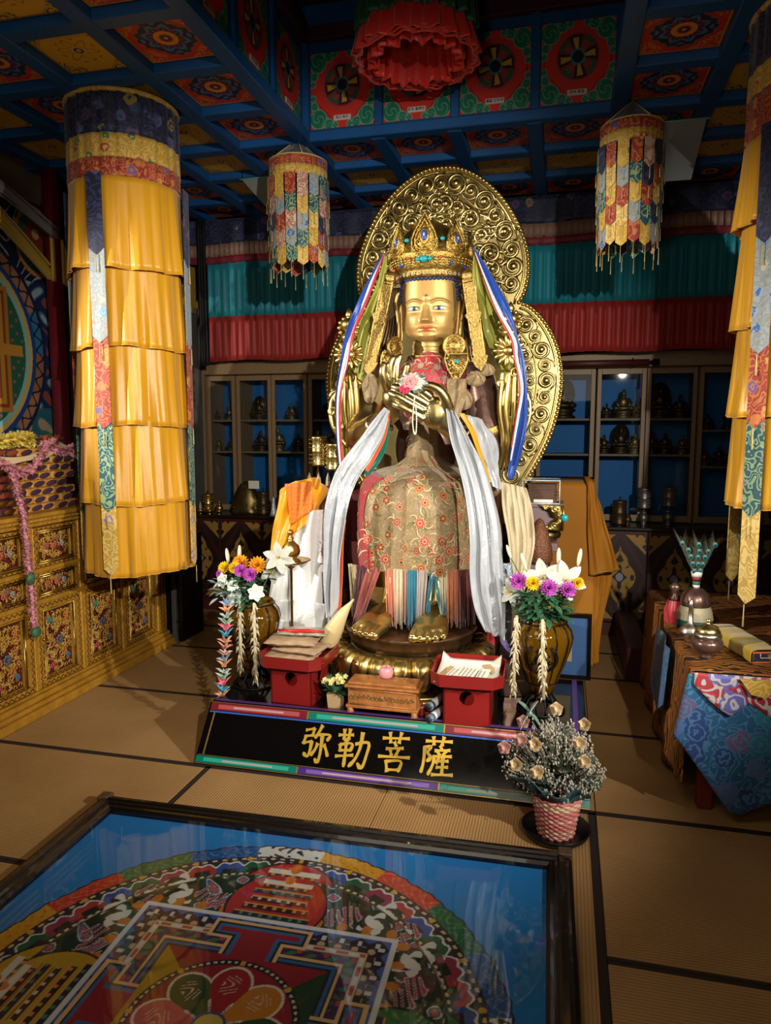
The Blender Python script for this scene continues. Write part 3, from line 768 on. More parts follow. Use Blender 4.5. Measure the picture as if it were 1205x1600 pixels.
# chest cloth
def chest(u, v):
    a = lerp(-1, 1, u); z = lerp(2.035, 1.60, v)
    wd = interp([(0, .10), (.15, .2), (.4, .25), (.7, .19), (1, .09)], v)
    x = .03 + a*wd*.95; y = 4.2 - interp([(0, .135), (.3, .19), (.7, .2), (1, .19)], v)*math.sqrt(max(0, 1-(a*.93)**2)) - .012*math.sin(a*9+v*7)*v
    return P(x, y, z - .02*abs(a)*(1-v) + .03*math.cos(a*2.5)*v*0)
solid(obj('chest_cloth', MB().grid(chest, 30, 22), 'brocade_red', statue, label='red brocade breast cloth'), .006)
for cx, cz, rx, rz, y in ((.24, 1.79, .05, .055, 3.99), (-.29, 1.86, .045, .085, 3.99), (.30, 1.905, .055, .04, 4.02), (.36, 1.95, .045, .03, 4.03)):
    def ruffle(u, v):
        a = u*2*PI; r_ = v; return P(cx + rx*r_*math.cos(a), y - .010*math.sin(5*a + 5*v + cx*40)*v - .010*(1-v*v), cz + rz*r_*math.sin(a) - .03*v*v)
    solid(obj('collar_ruffle', MB().grid(ruffle, 42, 6, wrapu=True), 'brocade_robe', statue), .003)
obj('neck_ring', MB().lathe([(.125, 1.995), (.14, 2.0), (.148, 2.012), (.138, 2.02), (.122, 2.022)], P(.02, 4.19, 0), 32, cap=False, sy=.95), 'gold_filigree', statue)

# ---- hands (remeshed from finger chains into one skin each)
def H(u, v, y): return P((u-640)*.0033, y, 1.836 + (600-v)*.0033)
lh = MB()
lh.tube([P(.27, 3.77, 1.57), H(712, 676, 3.73), H(700, 662, 3.70), H(688, 648, 3.68)], [.052, .054, .062, .062], 16, flat=.62, up=(0, 1, 0))
lh.ell(H(684, 646, 3.68), (.078, .046, .085), 16, 12)
lh.ell(H(700, 640, 3.675), (.03, .03, .06), 12, 8)
for ch, r0 in (([(676, 622, 3.675), (664, 613, 3.655), (652, 606, 3.64), (643, 606, 3.635)], .0265),
               ([(668, 632, 3.665), (651, 621, 3.635), (634, 611, 3.62), (620, 606, 3.625)], .0262),
               ([(664, 643, 3.66), (646, 632, 3.63), (629, 622, 3.615), (615, 616, 3.625)], .0255),
               ([(664, 656, 3.665), (648, 645, 3.64), (632, 637, 3.63), (620, 632, 3.64)], .0235)):
    pts = catmull([H(*q) for q in ch], 4); m_ = len(pts)
    lh.tube(pts, [r0*(1 - .25*i/(m_-1)) + .0015*math.sin(i*PI/4) for i in range(m_)], 10); lh.ell(pts[-1], r0*.76, 10, 8)
pts = catmull([H(704, 640, 3.665), H(699, 624, 3.64), H(690, 611, 3.625), H(676, 605, 3.62), H(665, 605, 3.62)], 4)
lh.tube(pts, [.030 - .009*i/(len(pts)-1) for i in range(len(pts))], 10); lh.ell(pts[-1], .021, 10, 8)
remesh(obj('hand', lh, 'gold', statue), .0055, 3)
rh = MB()
rh.tube([P(-.14, 3.78, 1.655), H(612, 646, 3.74), H(610, 630, 3.72), H(612, 612, 3.70)], [.045, .045, .048, .044], 14, flat=.6, up=(0, 1, 0))
rh.ell(H(612, 620, 3.71), (.058, .038, .065), 14, 10)
for ch, r0 in (([(606, 612, 3.70), (602, 596, 3.66), (600, 583, 3.645), (602, 572, 3.65)], .0235),
               ([(612, 606, 3.70), (610, 588, 3.68), (611, 572, 3.67), (615, 561, 3.675)], .023),
               ([(619, 606, 3.70), (620, 586, 3.69), (621, 570, 3.69), (625, 558, 3.695)], .0215),
               ([(625, 608, 3.71), (628, 592, 3.72), (631, 580, 3.72), (634, 573, 3.72)], .018)):
    pts = catmull([H(*q) for q in ch], 4); m_ = len(pts)
    rh.tube(pts, [r0*(1 - .22*i/(m_-1)) for i in range(m_)], 10); rh.ell(pts[-1], r0*.79, 10, 8)
pts = catmull([H(620, 615, 3.69), H(630, 600, 3.67), H(637, 585, 3.66), H(640, 573, 3.655)], 4)
rh.tube(pts, [.024 - .007*i/(len(pts)-1) for i in range(len(pts))], 10); rh.ell(pts[-1], .0145, 10, 8)
remesh(obj('hand', rh, 'gold', statue), .0055, 3)
for s, c in ((1, P(.285, 3.78, 1.565)), (-1, P(-.155, 3.79, 1.645))):
    b_ = MB().lathe([(.055, -.012), (.064, -.008), (.068, 0), (.064, .008), (.055, .012)], (0, 0, 0), 24, cap=False)
    b_.xf(Matrix.Translation(c) @ Matrix.Rotation(R(-50*s), 4, 'Y')); obj('bracelet', b_, 'gold_filigree', statue)

# ---- robe
RK = [(0, (1.66, .085, .20, .09)), (.08, (1.55, .087, .23, .1)), (.16, (1.44, .10, .27, .09)), (.20, (1.40, .155, .34, .05)), (.25, (1.372, .235, .43, .02)), (.31, (1.348, .28, .5, 0)), (.37, (1.315, .302, .55, 0)),
      (.43, (1.265, .312, .575, 0)), (.52, (1.18, .325, .585, 0)), (.75, (1.02, .332, .58, 0)), (1, (.86, .332, .56, 0))]
def robe(u, v):
    z, a, d, cx = interp(RK, v); th = lerp(PI*1.04, -.04*PI, u)
    if v > .2: cx = lerp(cx, -.005, ss(.2, .4, v))
    ca, sa = math.cos(th), math.sin(th)
    e = lerp(1.0, .55, ss(.2, .45, v)); x = a*math.copysign(abs(ca)**(lerp(1, .8, ss(.2, .45, v))), ca); y = 4.15 - d*max(0, sa)**e + (.05 if sa < 0 else 0)
    k = ss(.3, .5, v)
    y -= .045*k*(g2(x, -.17, .1) + g2(x, .19, .1)) - .02*k
    f = ss(.1, 1, v)
    y += .008*math.sin(x*46 + 2*v)*f + .006*math.sin(x*87 + 3)*f
    z += .012*math.sin(x*21+1)*ss(.15, .3, v)*(1-ss(.4, .6, v)) - .008*math.sin(9*x)*ss(.9, 1, v)
    y += .012*math.sin(v*60 + x*8)*ss(.1, .2, v)*(1-ss(.3, .42, v))
    return P(x, y, z)
rb = obj('robe', MB().grid(robe, 110, 90), 'brocade_robe', statue, label='beige brocade robe with woven red flowers'); solid(rb, .006)
def robe_side(u, v):
    p = Vector(robe(lerp(.0, .36 - .14*math.sin(min(1, v*1.3)*PI)*.4, u), lerp(.30, 1.0, v))); d_ = Vector((-.35, -1, 0)).normalized()
    return p + d_*.010 + Vector((0, 0, .01))
solid(obj('robe_panel', MB().grid(robe_side, 40, 60), 'brocade_red', statue, label='red brocade side panel'), .003)
def motifs(fn, n, us, vs_, kinds, seed, eps=.004, lift=.005, leaves=True):
    q = random.Random(seed); store = {}; pl = []
    for _ in range(n*14):
        if len(pl) >= n: break
        u, v = q.uniform(*us), q.uniform(*vs_); p = Vector(fn(u, v))
        if any((p-o).length < .062 for o in pl): continue
        pl.append(p); du = (Vector(fn(u+eps, v)) - p).normalized(); dv = (Vector(fn(u, v+eps)) - p).normalized(); nn = du.cross(dv).normalized()
        if nn.y > 0: nn = -nn
        dv = nn.cross(du)
        def loc(a, b, h): return p + du*a + dv*b + nn*(lift + h)
        npet, R_, c1, c2, c3 = q.choice(kinds); t0 = q.uniform(0, 6)
        for (rad, lob, col, h) in ((R_, .22, c2, .0), (R_*.82, .22, c1, .0008), (R_*.42, .1, c2, .0016), (R_*.26, 0, c3, .0024)):
            m = store.setdefault(col, MB()); N_ = npet*4; o = len(m.v); m.v.append(tuple(loc(0, 0, h)))
            for i in range(N_):
                a = 2*PI*i/N_; r_ = rad*(1 + lob*math.cos(npet*a + t0)); m.v.append(tuple(loc(r_*math.cos(a), r_*math.sin(a), h)))
            m.f += [(o, o+1+i, o+1+(i+1) % N_) for i in range(N_)]
        if leaves:
            for j in range(5):
                a = t0 + j*1.35; col = '#bda678' if j % 3 else '#6e7444'; m = store.setdefault(col, MB()); L_ = R_*q.uniform(1.3, 2.2); c0 = (math.cos(a)*R_*1.05, math.sin(a)*R_*1.05); o = len(m.v)
                for i in range(7):
                    t = i/6; b = a + t*1.0; c = (c0[0] + L_*t*math.cos(b), c0[1] + L_*t*math.sin(b)); w_ = .0042*math.sin(PI*(.12+.8*t)); nx, ny = -math.sin(b), math.cos(b)
                    m.v += [tuple(loc(c[0]+nx*w_, c[1]+ny*w_, -.001)), tuple(loc(c[0]-nx*w_, c[1]-ny*w_, -.001))]
                m.f += [(o+2*i, o+2*i+2, o+2*i+3, o+2*i+1) for i in range(6)]
    return store
RF = [(8, .024, '#a83a2e', '#b8945c', '#5a5a34'), (10, .030, '#b04438', '#c0a474', '#a83a2e'), (6, .021, '#8c3424', '#b48a50', '#c09850'), (7, .026, '#a8502c', '#b8945c', '#3c2c1c')]
for col, mm in motifs(robe, 62, (.16, .86), (.3, .985), RF, 5).items(): obj('woven_flowers', mm, mat('thread'+col, col, .5, sheen=.2), rb, kind='stuff')
for col, mm in motifs(robe, 12, (.3, .72), (.03, .27), RF, 15).items(): obj('woven_flowers', mm, mat('thread'+col, col, .5, sheen=.2), rb, kind='stuff')
belt = MB()
for v0, v1, wv in ((.0, .2, 1),):
    def pan(u, v):
        p = Vector(robe(lerp(.3, .7, u), lerp(v0, v1, v))); return p + Vector((0, -.01, 0))
    belt.grid(pan, 12, 12)
solid(obj('belt_cloth', belt, 'brocade_robe', statue), .003)
rp_ = [o for o in statue.children if o.name.startswith('robe_panel')][0]
RW = [(14, .027, '#b8a088', '#8c6a5c', '#a02434'), (11, .022, '#a88c78', '#7a5a50', '#c0a888'), (9, .018, '#8a6a58', '#b09a84', '#6a2434')]
for col, mm in motifs(robe_side, 26, (.04, .8), (.03, .97), RW, 8, lift=.003, leaves=False).items(): obj('woven_flowers', mm, mat('thread'+col, col, .5, sheen=.2), rp_, kind='stuff')
for col, mm in motifs(chest, 18, (.15, .9), (.12, .8), RW, 11, lift=.004, leaves=True).items(): obj('woven_flowers', mm, mat('thread'+col, col, .5, sheen=.2), statue, kind='stuff')
# under-tunic and shins, ankles
leg = MB()
for s in (-.15, .17):
    leg.tube([P(s, 3.86, 1.2), P(s, 3.82, .9), P(s*.97, 3.79, .74)], [.11, .085, .06], 16)
obj('lower_leg', leg, 'gold_old', statue)
obj('undercloth', MB().box(SX-.28, SX+.30, 3.86, 3.90, .56, 1.2), mat('cloth_ochre', '#7a5a24', 0.8, bump=.4, bscale=40), statue)
# fringe
FR = [(-.325, -.275, '#b9a67c', -.30, -.24), (-.272, -.205, '#4e1c26', -.29, -.24), (-.205, -.15, '#a4473c', -.285, -.235), (-.15, -.125, '#b05a4c', -.25, -.225),
      (-.105, -.055, '#cf7a5c', -.09, -.04), (-.055, -.01, '#cdb896', -.05, -.01), (-.01, .015, '#b58a70', -.02, .02), (.02, .062, '#12708a', .02, .065), (.07, .12, '#a89a92', .07, .1),
      (.135, .155, '#12708a', .10, .125), (.15, .172, '#1a7f8c', .19, .22), (.178, .215, '#cfc0a0', .19, .22), (.215, .268, '#b4683c', .22, .27), (.268, .345, '#6b2420', .27, .36)]
for k, (a, b, col, c_, d_) in enumerate(FR):
    m = MB(); n_ = max(5, int((b-a)/.0035))
    for i in range(n_):
        t = i/(n_-1); x0 = lerp(a, b, t); x1 = lerp(c_, d_, t) + rnd.uniform(-.004, .004); y0 = 3.575 + rnd.uniform(-.008, .01) + .09*abs(x0)**2/.1; z1 = (.60 if not -.02 < .5*(c_+d_) - .14 < .09 else .66) + rnd.uniform(-.03, .015)
        m.tube([P(x0, y0, .885), P(lerp(x0, x1, .4), y0 - .004, .77), P(x1, y0 + rnd.uniform(-.012, .0), z1)], .0023, 4)
    obj('fringe', m, mat('fringe_' + str(k), col, 0.6, sheen=.3), statue, kind='stuff')

# ---- feet
for sx, yaw in ((-.135, R(-12)), (.145, R(3))):
    ft = MB()
    ft.tube([(0, .15, .20), (0, .13, .10), (0, .10, .05)], [.046, .05, .055], 14)
    ft.tube([(0, .16, .042), (0, .06, .055), (0, -.05, .042), (0, -.11, .032)], [.05, .066, .068, .05], 16, flat=.62, up=(0, 0, 1))
    ft.ell((0, -.06, .036), (.076, .08, .034), 16, 10); ft.ell((0, .15, .036), (.05, .05, .036), 14, 10)
    for k in range(5):
        tx = (-.062, -.034, -.004, .026, .056)[k]; r_ = (.0135, .0145, .0155, .0165, .0205)[k]; le = (.125, .15, .162, .168, .165)[k]
        if sx > 0: tx, r_ = -tx, r_
        ft.tube([(tx, -.06, .03), (tx*1.02, -le + .02, .026), (tx*1.02, -le, .018)], [r_, r_*1.02, r_*.95], 10); ft.ell((tx*1.02, -le, .018), (r_*1.08, r_*1.1, r_), 10, 8)
    ft.xf(Matrix.Translation(P(sx, 3.60, .56)) @ Matrix.Rotation(yaw, 4, 'Z') @ Matrix.Scale(1.22, 4))
    fo = remesh(obj('foot', ft, 'gold_bright', statue), .0065, 3)
    nl = MB()
    for k in range(5):
        tx = (-.062, -.034, -.004, .026, .056)[k]; le = (.125, .15, .162, .168, .165)[k]; r_ = (.008, .009, .009, .01, .013)[k]
        if sx > 0: tx = -tx
        nl.ell((tx*1.02, -le - .013, .028), (r_, .006, r_*.8), 8, 6)
    nl.xf(Matrix.Translation(P(sx, 3.60, .56)) @ Matrix.Rotation(yaw, 4, 'Z') @ Matrix.Scale(1.22, 4)); obj('toenails', nl, 'gold', fo, kind='stuff')

# ---- foot disc and lotus base
obj('foot_disc', MB().lathe([(.0, .56), (.34, .56), (.352, .556), (.356, .545), (.345, .538), (.335, .50), (.325, .47), (.0, .465)], P(0, 3.76, 0), 64, cap=False), mat('copper_dull', '#6e5238', 0.38, 0.85, var=.3, vscale=10), statue)
obj('lotus_core', MB().lathe([(.3, .47), (.36, .455), (.33, .40), (.37, .33), (.43, .30), (.46, .285), (.465, .27), (.455, .258), (.0, .258)], P(0, 3.76, 0), 64, cap=False), 'bronze_dark', statue)
def petal():
    def f(u, v):
        a = lerp(-1, 1, u); wv = interp([(0, .03), (.25, .055), (.6, .056), (.85, .035), (1, .006)], v)
        r_ = interp([(0, .335), (.25, .385), (.55, .425), (.85, .44), (1, .425)], v); z = interp([(0, .465), (.25, .468), (.55, .43), (.85, .35), (1, .325)], v)
        bul = .020*(1-a*a)*math.sin(PI*min(1, v*1.1)) + .012*math.exp(-((abs(a)-.5)/.18)**2)*math.sin(PI*v)
        return (r_ + bul)*math.sin(a*wv/.42), -(r_ + bul)*math.cos(a*wv/.42), z + bul*.5
    return MB().grid(f, 12, 12)
PET = petal().mesh('petal'); PET.materials.append(MATS['gold_bright'])
for k in range(24):
    o = obj('lotus_petal', PET, None, statue, loc=Vector(P(0, 3.76, 0)) - wloc(statue), rot=(0, 0, 2*PI*k/24 + .08)); solid(o, .006)
obj('lotus_rim', MB().tube([P(.455*math.cos(t*PI/24), 3.76 + .455*math.sin(t*PI/24), .298) for t in range(48)], .009, 7, closed=True), 'gold_old', statue)
# throne block behind the robe
obj('throne', MB().bbox(SX-.42, SX+.42, 3.98, 4.6, .262, 1.25, .02), 'red_dark', statue, smooth=False)
# ---- lotus stems at both shoulders
def scroll(c, r_, t0, turns, s, w0=.014, y=4.0):
    pts = []
    for i in range(22):
        t = i/21; a = t0 + s*t*turns*2*PI; q = r_*(1 - .75*t); pts.append(P(c[0] + q*math.cos(a), y - .01*t, c[1] + q*math.sin(a)))
    return pts, [w0*(1 - .45*i/21) for i in range(22)]
for s, ox in ((-1, -.015), (1, .085)):
    m = MB(); X = lambda a: ox + s*a
    for k, (a, b, c_, d_, w0) in enumerate(((.40, .40, .38, .40, .022), (.43, .42, .43, .43, .015), (.36, .37, .35, .365, .014))):
        m.tube(catmull([P(X(a), 4.06, 1.38), P(X(b), 4.03, 1.55), P(X(c_), 4.0, 1.72), P(X(d_), 4.0, 1.92)], 6), [w0*q for q in np.interp(np.linspace(0, 1, 19), [0, .15, .5, .8, 1], [.5, 1.1, 1.0, 1.2, .7]).tolist()], 10)
    for (a, b, r_, t0, tr, sg) in ((.47, 1.78, .045, PI, 1.2, 1), (.46, 1.62, .03, PI, 1.1, -1), (.43, 1.9, .035, 0, 1.0, 1), (.50, 1.70, .03, 0, 1.1, -1), (.36, 1.85, .03, 0, 1.0, -1)):
        p_, w_ = scroll((X(a), b), r_, t0, tr, sg*s, .013); m.tube(p_, w_, 8)
    m.tube(catmull([P(X(.42), 4.02, 1.5), P(X(.5), 4.0, 1.62), P(X(.51), 4.0, 1.75), P(X(.46), 4.0, 1.82)], 5), .013, 8)
    # blossom
    bz = 2.02
    for k in range(14):
        a = k*2*PI/14; d_ = Vector((math.cos(a), 0, math.sin(a)))
        c = Vector(P(X(.40), 3.985, bz)); rot = Matrix.Rotation(-a, 3, 'Y')
        m.ell(c + d_*.055, (.038, .010, .014), 8, 6, rot)
    m.ell(P(X(.40), 3.98, bz), (.04, .022, .03), 12, 8)
    m.lathe([(.02, 0), (.045, .012), (.05, .03), (.03, .045), (.02, .06), (.045, .075), (.05, .10), (.035, .125), (.015, .135), (.022, .15), (.012, .175), (.0, .19)], P(X(.40), 4.0, bz + .07), 18)
    for k in range(12):
        a = k*PI/6; m.ell(P(X(.40) + .055*math.cos(a), 3.99, bz + .15 + .055*math.sin(a)), .013, 7, 5)
    obj('lotus_stem', m, 'gold_bright', statue)
# ================================================================== low lacquered platform and what stands on it
PZ = 0.262
plat = thing('altar_platform', 'low black lacquered platform under the Buddha statue with gold writing on its sloping front', 'platform', (-0.765, 3.9, 0))
obj('platform_top', MB().bbox(-1.665, .135, 3.15, 4.74, .235, PZ, .004), 'black_lacquer', plat, smooth=False)
obj('platform_body', MB().box(-1.63, .10, 3.2, 4.70, 0.0, .236), 'black_lacquer', plat, smooth=False)
mat('purple_lacquer', '#4a2c66', 0.3, coat=.3)
obj('edge_strip', MB().bbox(.075, .10, 3.18, 4.7, .263, .268, .001), 'purple_lacquer', plat, smooth=False)
obj('edge_strip', MB().bbox(-1.65, .1, 3.165, 3.185, .263, .267, .001), 'purple_lacquer', plat, smooth=False)
# sloping front: board coordinates x along, s up the slope (0..1)
def BP(x, s, o=0.0):
    return (x, 3.012 + .150*s - .87*o, .004 + .252*s + .49*o)
def slab(name, x0, x1, s0, s1, t, m, par, o=0.0):
    f0, f1 = o, o + t
    fl = lambda x, s: x - (.02*(1-s) if x < -1.6 else (-.02*(1-s) if x > .1 else 0))
    v = [BP(fl(x, s), s, q) for q in (f0, f1) for x, s in ((x0, s0), (x1, s0), (x1, s1), (x0, s1))]
    mb = MB().add(v, [(3, 2, 1, 0), (4, 5, 6, 7), (0, 1, 5, 4), (1, 2, 6, 5), (2, 3, 7, 6), (3, 0, 4, 7)])
    return obj(name, mb, m, par, smooth=False)
board = slab('front_board', -1.665, .135, 0, 1, .012, 'black_lacquer', plat)
mat('gilt_line', '#b08a3c', 0.4, 0.7); mat('lac_red', '#6c1a24', 0.3, coat=.4); mat('lac_red_pale', '#a04848', 0.3, coat=.4); mat('lac_teal', '#08685a', 0.3, coat=.4)
mat('lac_teal_pale', '#2c9480', 0.3, coat=.4); mat('lac_purple', '#40246c', 0.3, coat=.4); mat('lac_purple_pale', '#6c5098', 0.3, coat=.4); mat('lac_pale', '#a88c8c', .3); mat('lac_blue', '#2c57a8', 0.3, coat=.4)
for x0, x1, a, b, s0, s1 in ((-1.655, -1.155, 'lac_red', 'lac_red_pale', .86, .985), (-1.148, -.497, 'lac_teal', 'lac_teal_pale', .86, .985), (-.490, .125, 'lac_red', 'lac_red_pale', .86, .985),
                             (-1.66, -1.165, 'lac_teal', 'lac_teal_pale', .02, .125), (-1.158, -.50, 'lac_purple', 'lac_purple_pale', .02, .125), (-.493, .13, 'lac_teal', 'lac_teal_pale', .02, .125)):
    r_ = slab('front_rail', x0, x1, s0, s1, .004, a, plat, .013)
    m_ = (s0+s1)/2; h_ = (s1-s0)
    slab('rail_inlay', x0+.04, x1-.04, m_-h_*.28, m_+h_*.28, .002, b, r_, .0171)
    slab('rail_inlay', x0+.12, x1-.12, m_-h_*.12, m_+h_*.12, .001, 'lac_pale', r_, .0192)
slab('gilt_edge', -1.66, .13, .99, .998, .003, 'gilt_line', plat, .013); slab('gilt_edge', -1.66, .13, .003, .012, .003, 'gilt_line', plat, .013)
slab('gilt_edge', -1.655, .13, .135, .142, .003, 'gilt_line', plat, .013); slab('blue_edge', -1.655, .13, .825, .85, .003, 'lac_blue', plat, .013)
for x in (-1.152, -.4935): slab('gilt_edge', x-.003, x+.003, .86, .985, .005, 'gilt_line', plat, .013)
for x in (-1.1615, -.4965): slab('gilt_edge', x-.003, x+.003, .02, .125, .005, 'gilt_line', plat, .013)
for x in (-1.63, .095): slab('gilt_edge', x-.002, x+.002, .15, .82, .003, 'gilt_line', plat, .013)
# brush-written characters, stroke by stroke (0..100 box, y down)
CH = {
 'a': [[(8, 18), (36, 12)], [(36, 12), (33, 31)], [(10, 34), (33, 30)], [(10, 34), (5, 53)], [(5, 52), (32, 46)], [(32, 46), (31, 70), (24, 86), (10, 78)],
       [(62, 2), (52, 22), (42, 36)], [(52, 27), (92, 25), (84, 40)], [(66, 28), (67, 60), (66, 82), (62, 98), (51, 90)], [(54, 50), (48, 66), (36, 82)], [(76, 52), (84, 62), (93, 80)]],
 'b': [[(0, 22), (46, 18)], [(16, 6), (18, 31)], [(34, 4), (32, 30)], [(18, 32), (33, 31)], [(8, 46), (10, 62)], [(8, 46), (45, 41), (42, 60)], [(10, 61), (42, 58)], [(-2, 77), (52, 70)], [(26, 33), (27, 60), (27, 101)],
       [(57, 41), (97, 35), (94, 70), (84, 100), (69, 89)], [(75, 10), (72, 50), (60, 80), (43, 99)]],
 'c': [[(8, 18), (94, 13)], [(30, 2), (35, 28)], [(67, 0), (62, 27)], [(47, 25), (54, 36)], [(22, 44), (77, 39)], [(36, 46), (41, 59)], [(63, 43), (56, 59)], [(0, 65), (100, 61)], [(26, 74), (32, 101)], [(26, 76), (74, 72), (68, 98)], [(32, 96), (68, 94)]],
 'd': [[(12, 14), (92, 10)], [(34, 2), (37, 22)], [(66, 0), (62, 21)], [(8, 31), (29, 27), (20, 42), (30, 54), (19, 64)], [(10, 30), (9, 70), (4, 93)], [(58, 23), (62, 32)], [(42, 36), (87, 32)], [(51, 38), (56, 46)], [(75, 35), (68, 46)],
       [(38, 51), (93, 47)], [(41, 51), (38, 72), (26, 97)], [(55, 53), (48, 67)], [(52, 62), (84, 59)], [(68, 53), (68, 94)], [(50, 77), (84, 74)], [(38, 96), (100, 92)]]}
mat('gilt_paint', '#c09a34', 0.4, 0.35)
for key, x0, s_ in (('a', -1.16, .152), ('b', -.985, .16), ('c', -.785, .152), ('d', -.59, .158)):
    m = MB()
    for si, st in enumerate(CH[key]):
        pts = catmull([(p[0], p[1], 0) for p in st], 5); n_ = len(pts); L_, R_ = [], []
        for i, p in enumerate(pts):
            d = pts[min(n_-1, i+1)] - pts[max(0, i-1)]; d = d.normalized(); horiz = abs(d.x) > abs(d.y) * 1.5; t = i/(n_-1)
            wd = (4.0 if horiz else 5.6) * (1.15 - .45*math.sin(PI*t)) * (1.0 if t < .85 or len(st) < 3 else 1.2 - 5*(t-.85))
            if t == 0: p = p - d*1.5
            if t == 1: p = p + d*1.5
            nn = Vector((-d.y, d.x, 0)); L_.append(p + nn*wd); R_.append(p - nn*wd)
        def bp(p, o): return BP(x0 + p.x/100*s_*.94, .80 - p.y/100*.59, o)
        o_ = .0135 + .0002*si
        v = [bp(p, o_+.0012) for p in L_] + [bp(p, o_+.0012) for p in R_] + [bp(p, .012) for p in L_] + [bp(p, .012) for p in R_]
        f = []
        for i in range(n_-1): f += [(i, i+1, n_+i+1, n_+i), (i, 2*n_+i, 2*n_+i+1, i+1), (n_+i, n_+i+1, 3*n_+i+1, 3*n_+i)]
        f += [(0, n_, 3*n_, 2*n_), (n_-1, 3*n_-1, 4*n_-1, 2*n_-1)]
        m.add(v, f)
    obj('written_character', m, 'gilt_paint', board, smooth=False, kind='stuff')

# ---- footed red offering trays
def sanbo(cx, cy, w_, label, rz=0.0):
    t = thing('offering_stand', label, 'stand', (cx, cy, PZ), rz, 'red lacquer offering stands')
    h = w_/2; sh = .108; c = .045
    o_ = [(-h+c, -h), (h-c, -h), (h, -h+c), (h, h-c), (h-c, h), (-h+c, h), (-h, h-c), (-h, -h+c)]
    m = MB().prism(o_, .195, .203, 'xy'); obj('tray_floor', m, 'red_lacquer', t, smooth=False, loc=(0, 0, 0))
    m = MB(); n = 8; i_ = [(a*(1-.006/h), b*(1-.006/h)) for a, b in o_]
    fl = 1.03
    v = [(a, b, .190) for a, b in o_] + [(a*fl, b*fl, .247) for a, b in o_] + [(a*fl, b*fl, .247) for a, b in i_] + [(a, b, .203) for a, b in i_]
    f = []
    for k in range(3):
        for i in range(n): f.append((k*n+i, k*n+(i+1) % n, (k+1)*n+(i+1) % n, (k+1)*n+i))
    for i in range(n): f.append((3*n+i, 3*n+(i+1) % n, (i+1) % n, i))
    m.add(v, f); obj('tray_rim', m, 'red_lacquer', t, smooth=False, loc=(0, 0, 0))
    # body: four walls, each with a keyhole opening
    for k in range(4):
        q = MB(); N_ = 40; out = []; inn = []
        for i in range(N_):
            a = 2*PI*i/N_ + PI/4; ca, sa = math.cos(a), math.sin(a); s = 1/max(abs(ca), abs(sa))
            out.append((ca*s*sh, .0975 + sa*s*.0975)); inn.append((ca*.034, .125 + sa*.034))
        for d in (0, 1):
            y = -sh + d*.008
            q.v += [(a, y, b) for a, b in out] + [(a, y, b) for a, b in inn]
        N2 = 2*N_
        for i in range(N_):
            j = (i+1) % N_
            q.f += [(i, j, N_+j, N_+i), (N2+i, N2+N_+i, N2+N_+j, N2+j), (N_+i, N_+j, N2+N_+j, N2+N_+i), (i, N2+i, N2+j, j)]
        q.xf(Matrix.Rotation(k*PI/2, 4, 'Z')); obj('side_panel', q, 'red_lacquer', t, smooth=False, loc=(0, 0, 0))
    return t
sanbo(-1.26, 3.32, .325, 'red lacquer offering stand heaped with beige packets, left of the small carved chest', R(-3))
sanbo(-.40, 3.27, .325, 'red lacquer offering stand holding paper slips, right of the small carved chest', R(2))
# packets
def packet(cx, cy, cz, w_, d_, h_, rz, name, m_, label, cat, grp=None, seed=0):
    q = random.Random(seed)
    def f(u, v, s):
        a, b = lerp(-1, 1, u), lerp(-1, 1, v); e = (1 - abs(a)**4)*(1 - abs(b)**4)
        z = h_/2*e**.5*s + .0015*math.sin(a*13+seed)*math.sin(b*11+seed*2)
        return (a*w_/2, b*d_/2*(1 - .05*math.sin(a*5)), z)
    mb = MB().grid(lambda u, v: f(u, v, 1), 22, 16).grid(lambda u, v: f(1-u, v, -1), 22, 16)
    mb.xf(Matrix.Rotation(rz, 4, 'Z'))
    return obj(name, mb, m_, None, loc=(cx, cy, cz), label=label, cat=cat, group=grp)
mat('kraft', '#a5896c', 0.5, bump=.5, bscale=25, coat=.3, var=.15, vscale=20)
TZ = PZ + .203
packet(-1.29, 3.31, TZ+.018, .27, .2, .034, R(3), 'rice_packet', 'kraft', 'flat beige packet at the bottom of the heap on the left red stand', 'packet', 'packets on the red stand', 1)
packet(-1.25, 3.32, TZ+.053, .25, .18, .036, R(-8), 'rice_packet', 'kraft', 'beige packet in the middle of the heap on the left red stand', 'packet', 'packets on the red stand', 2)
packet(-1.29, 3.32, TZ+.090, .26, .19, .038, R(5), 'rice_packet', 'kraft', 'topmost beige packet of the heap on the left red stand, under the red edged bag', 'packet', 'packets on the red stand', 3)
bag = packet(-1.25, 3.36, TZ+.122, .25, .13, .026, R(5), 'snack_bag', mat('bag_print', '#8c9078', 0.35, var=.5, vscale=30, coat=.3), 'patterned bag with a bright red crimped edge on top of the beige packets', 'bag', None, 4)
obj('bag_seal', MB().tube([(-.13, -.03, .008), (-.04, -.06, .016), (.05, -.05, .02), (.12, -.03, .014)], [.006, .010, .010, .006], 8), mat('seal_red', '#c01c18', .35), bag, loc=(0, 0, 0))
packet(-1.145, 3.25, TZ+.012, .07, .1, .02, R(20), 'sweet_packet', mat('pk_red', '#a83030', .4, var=.6, vscale=60), 'small red and white packet lying at the right of the left red stand', 'packet', None, 5)
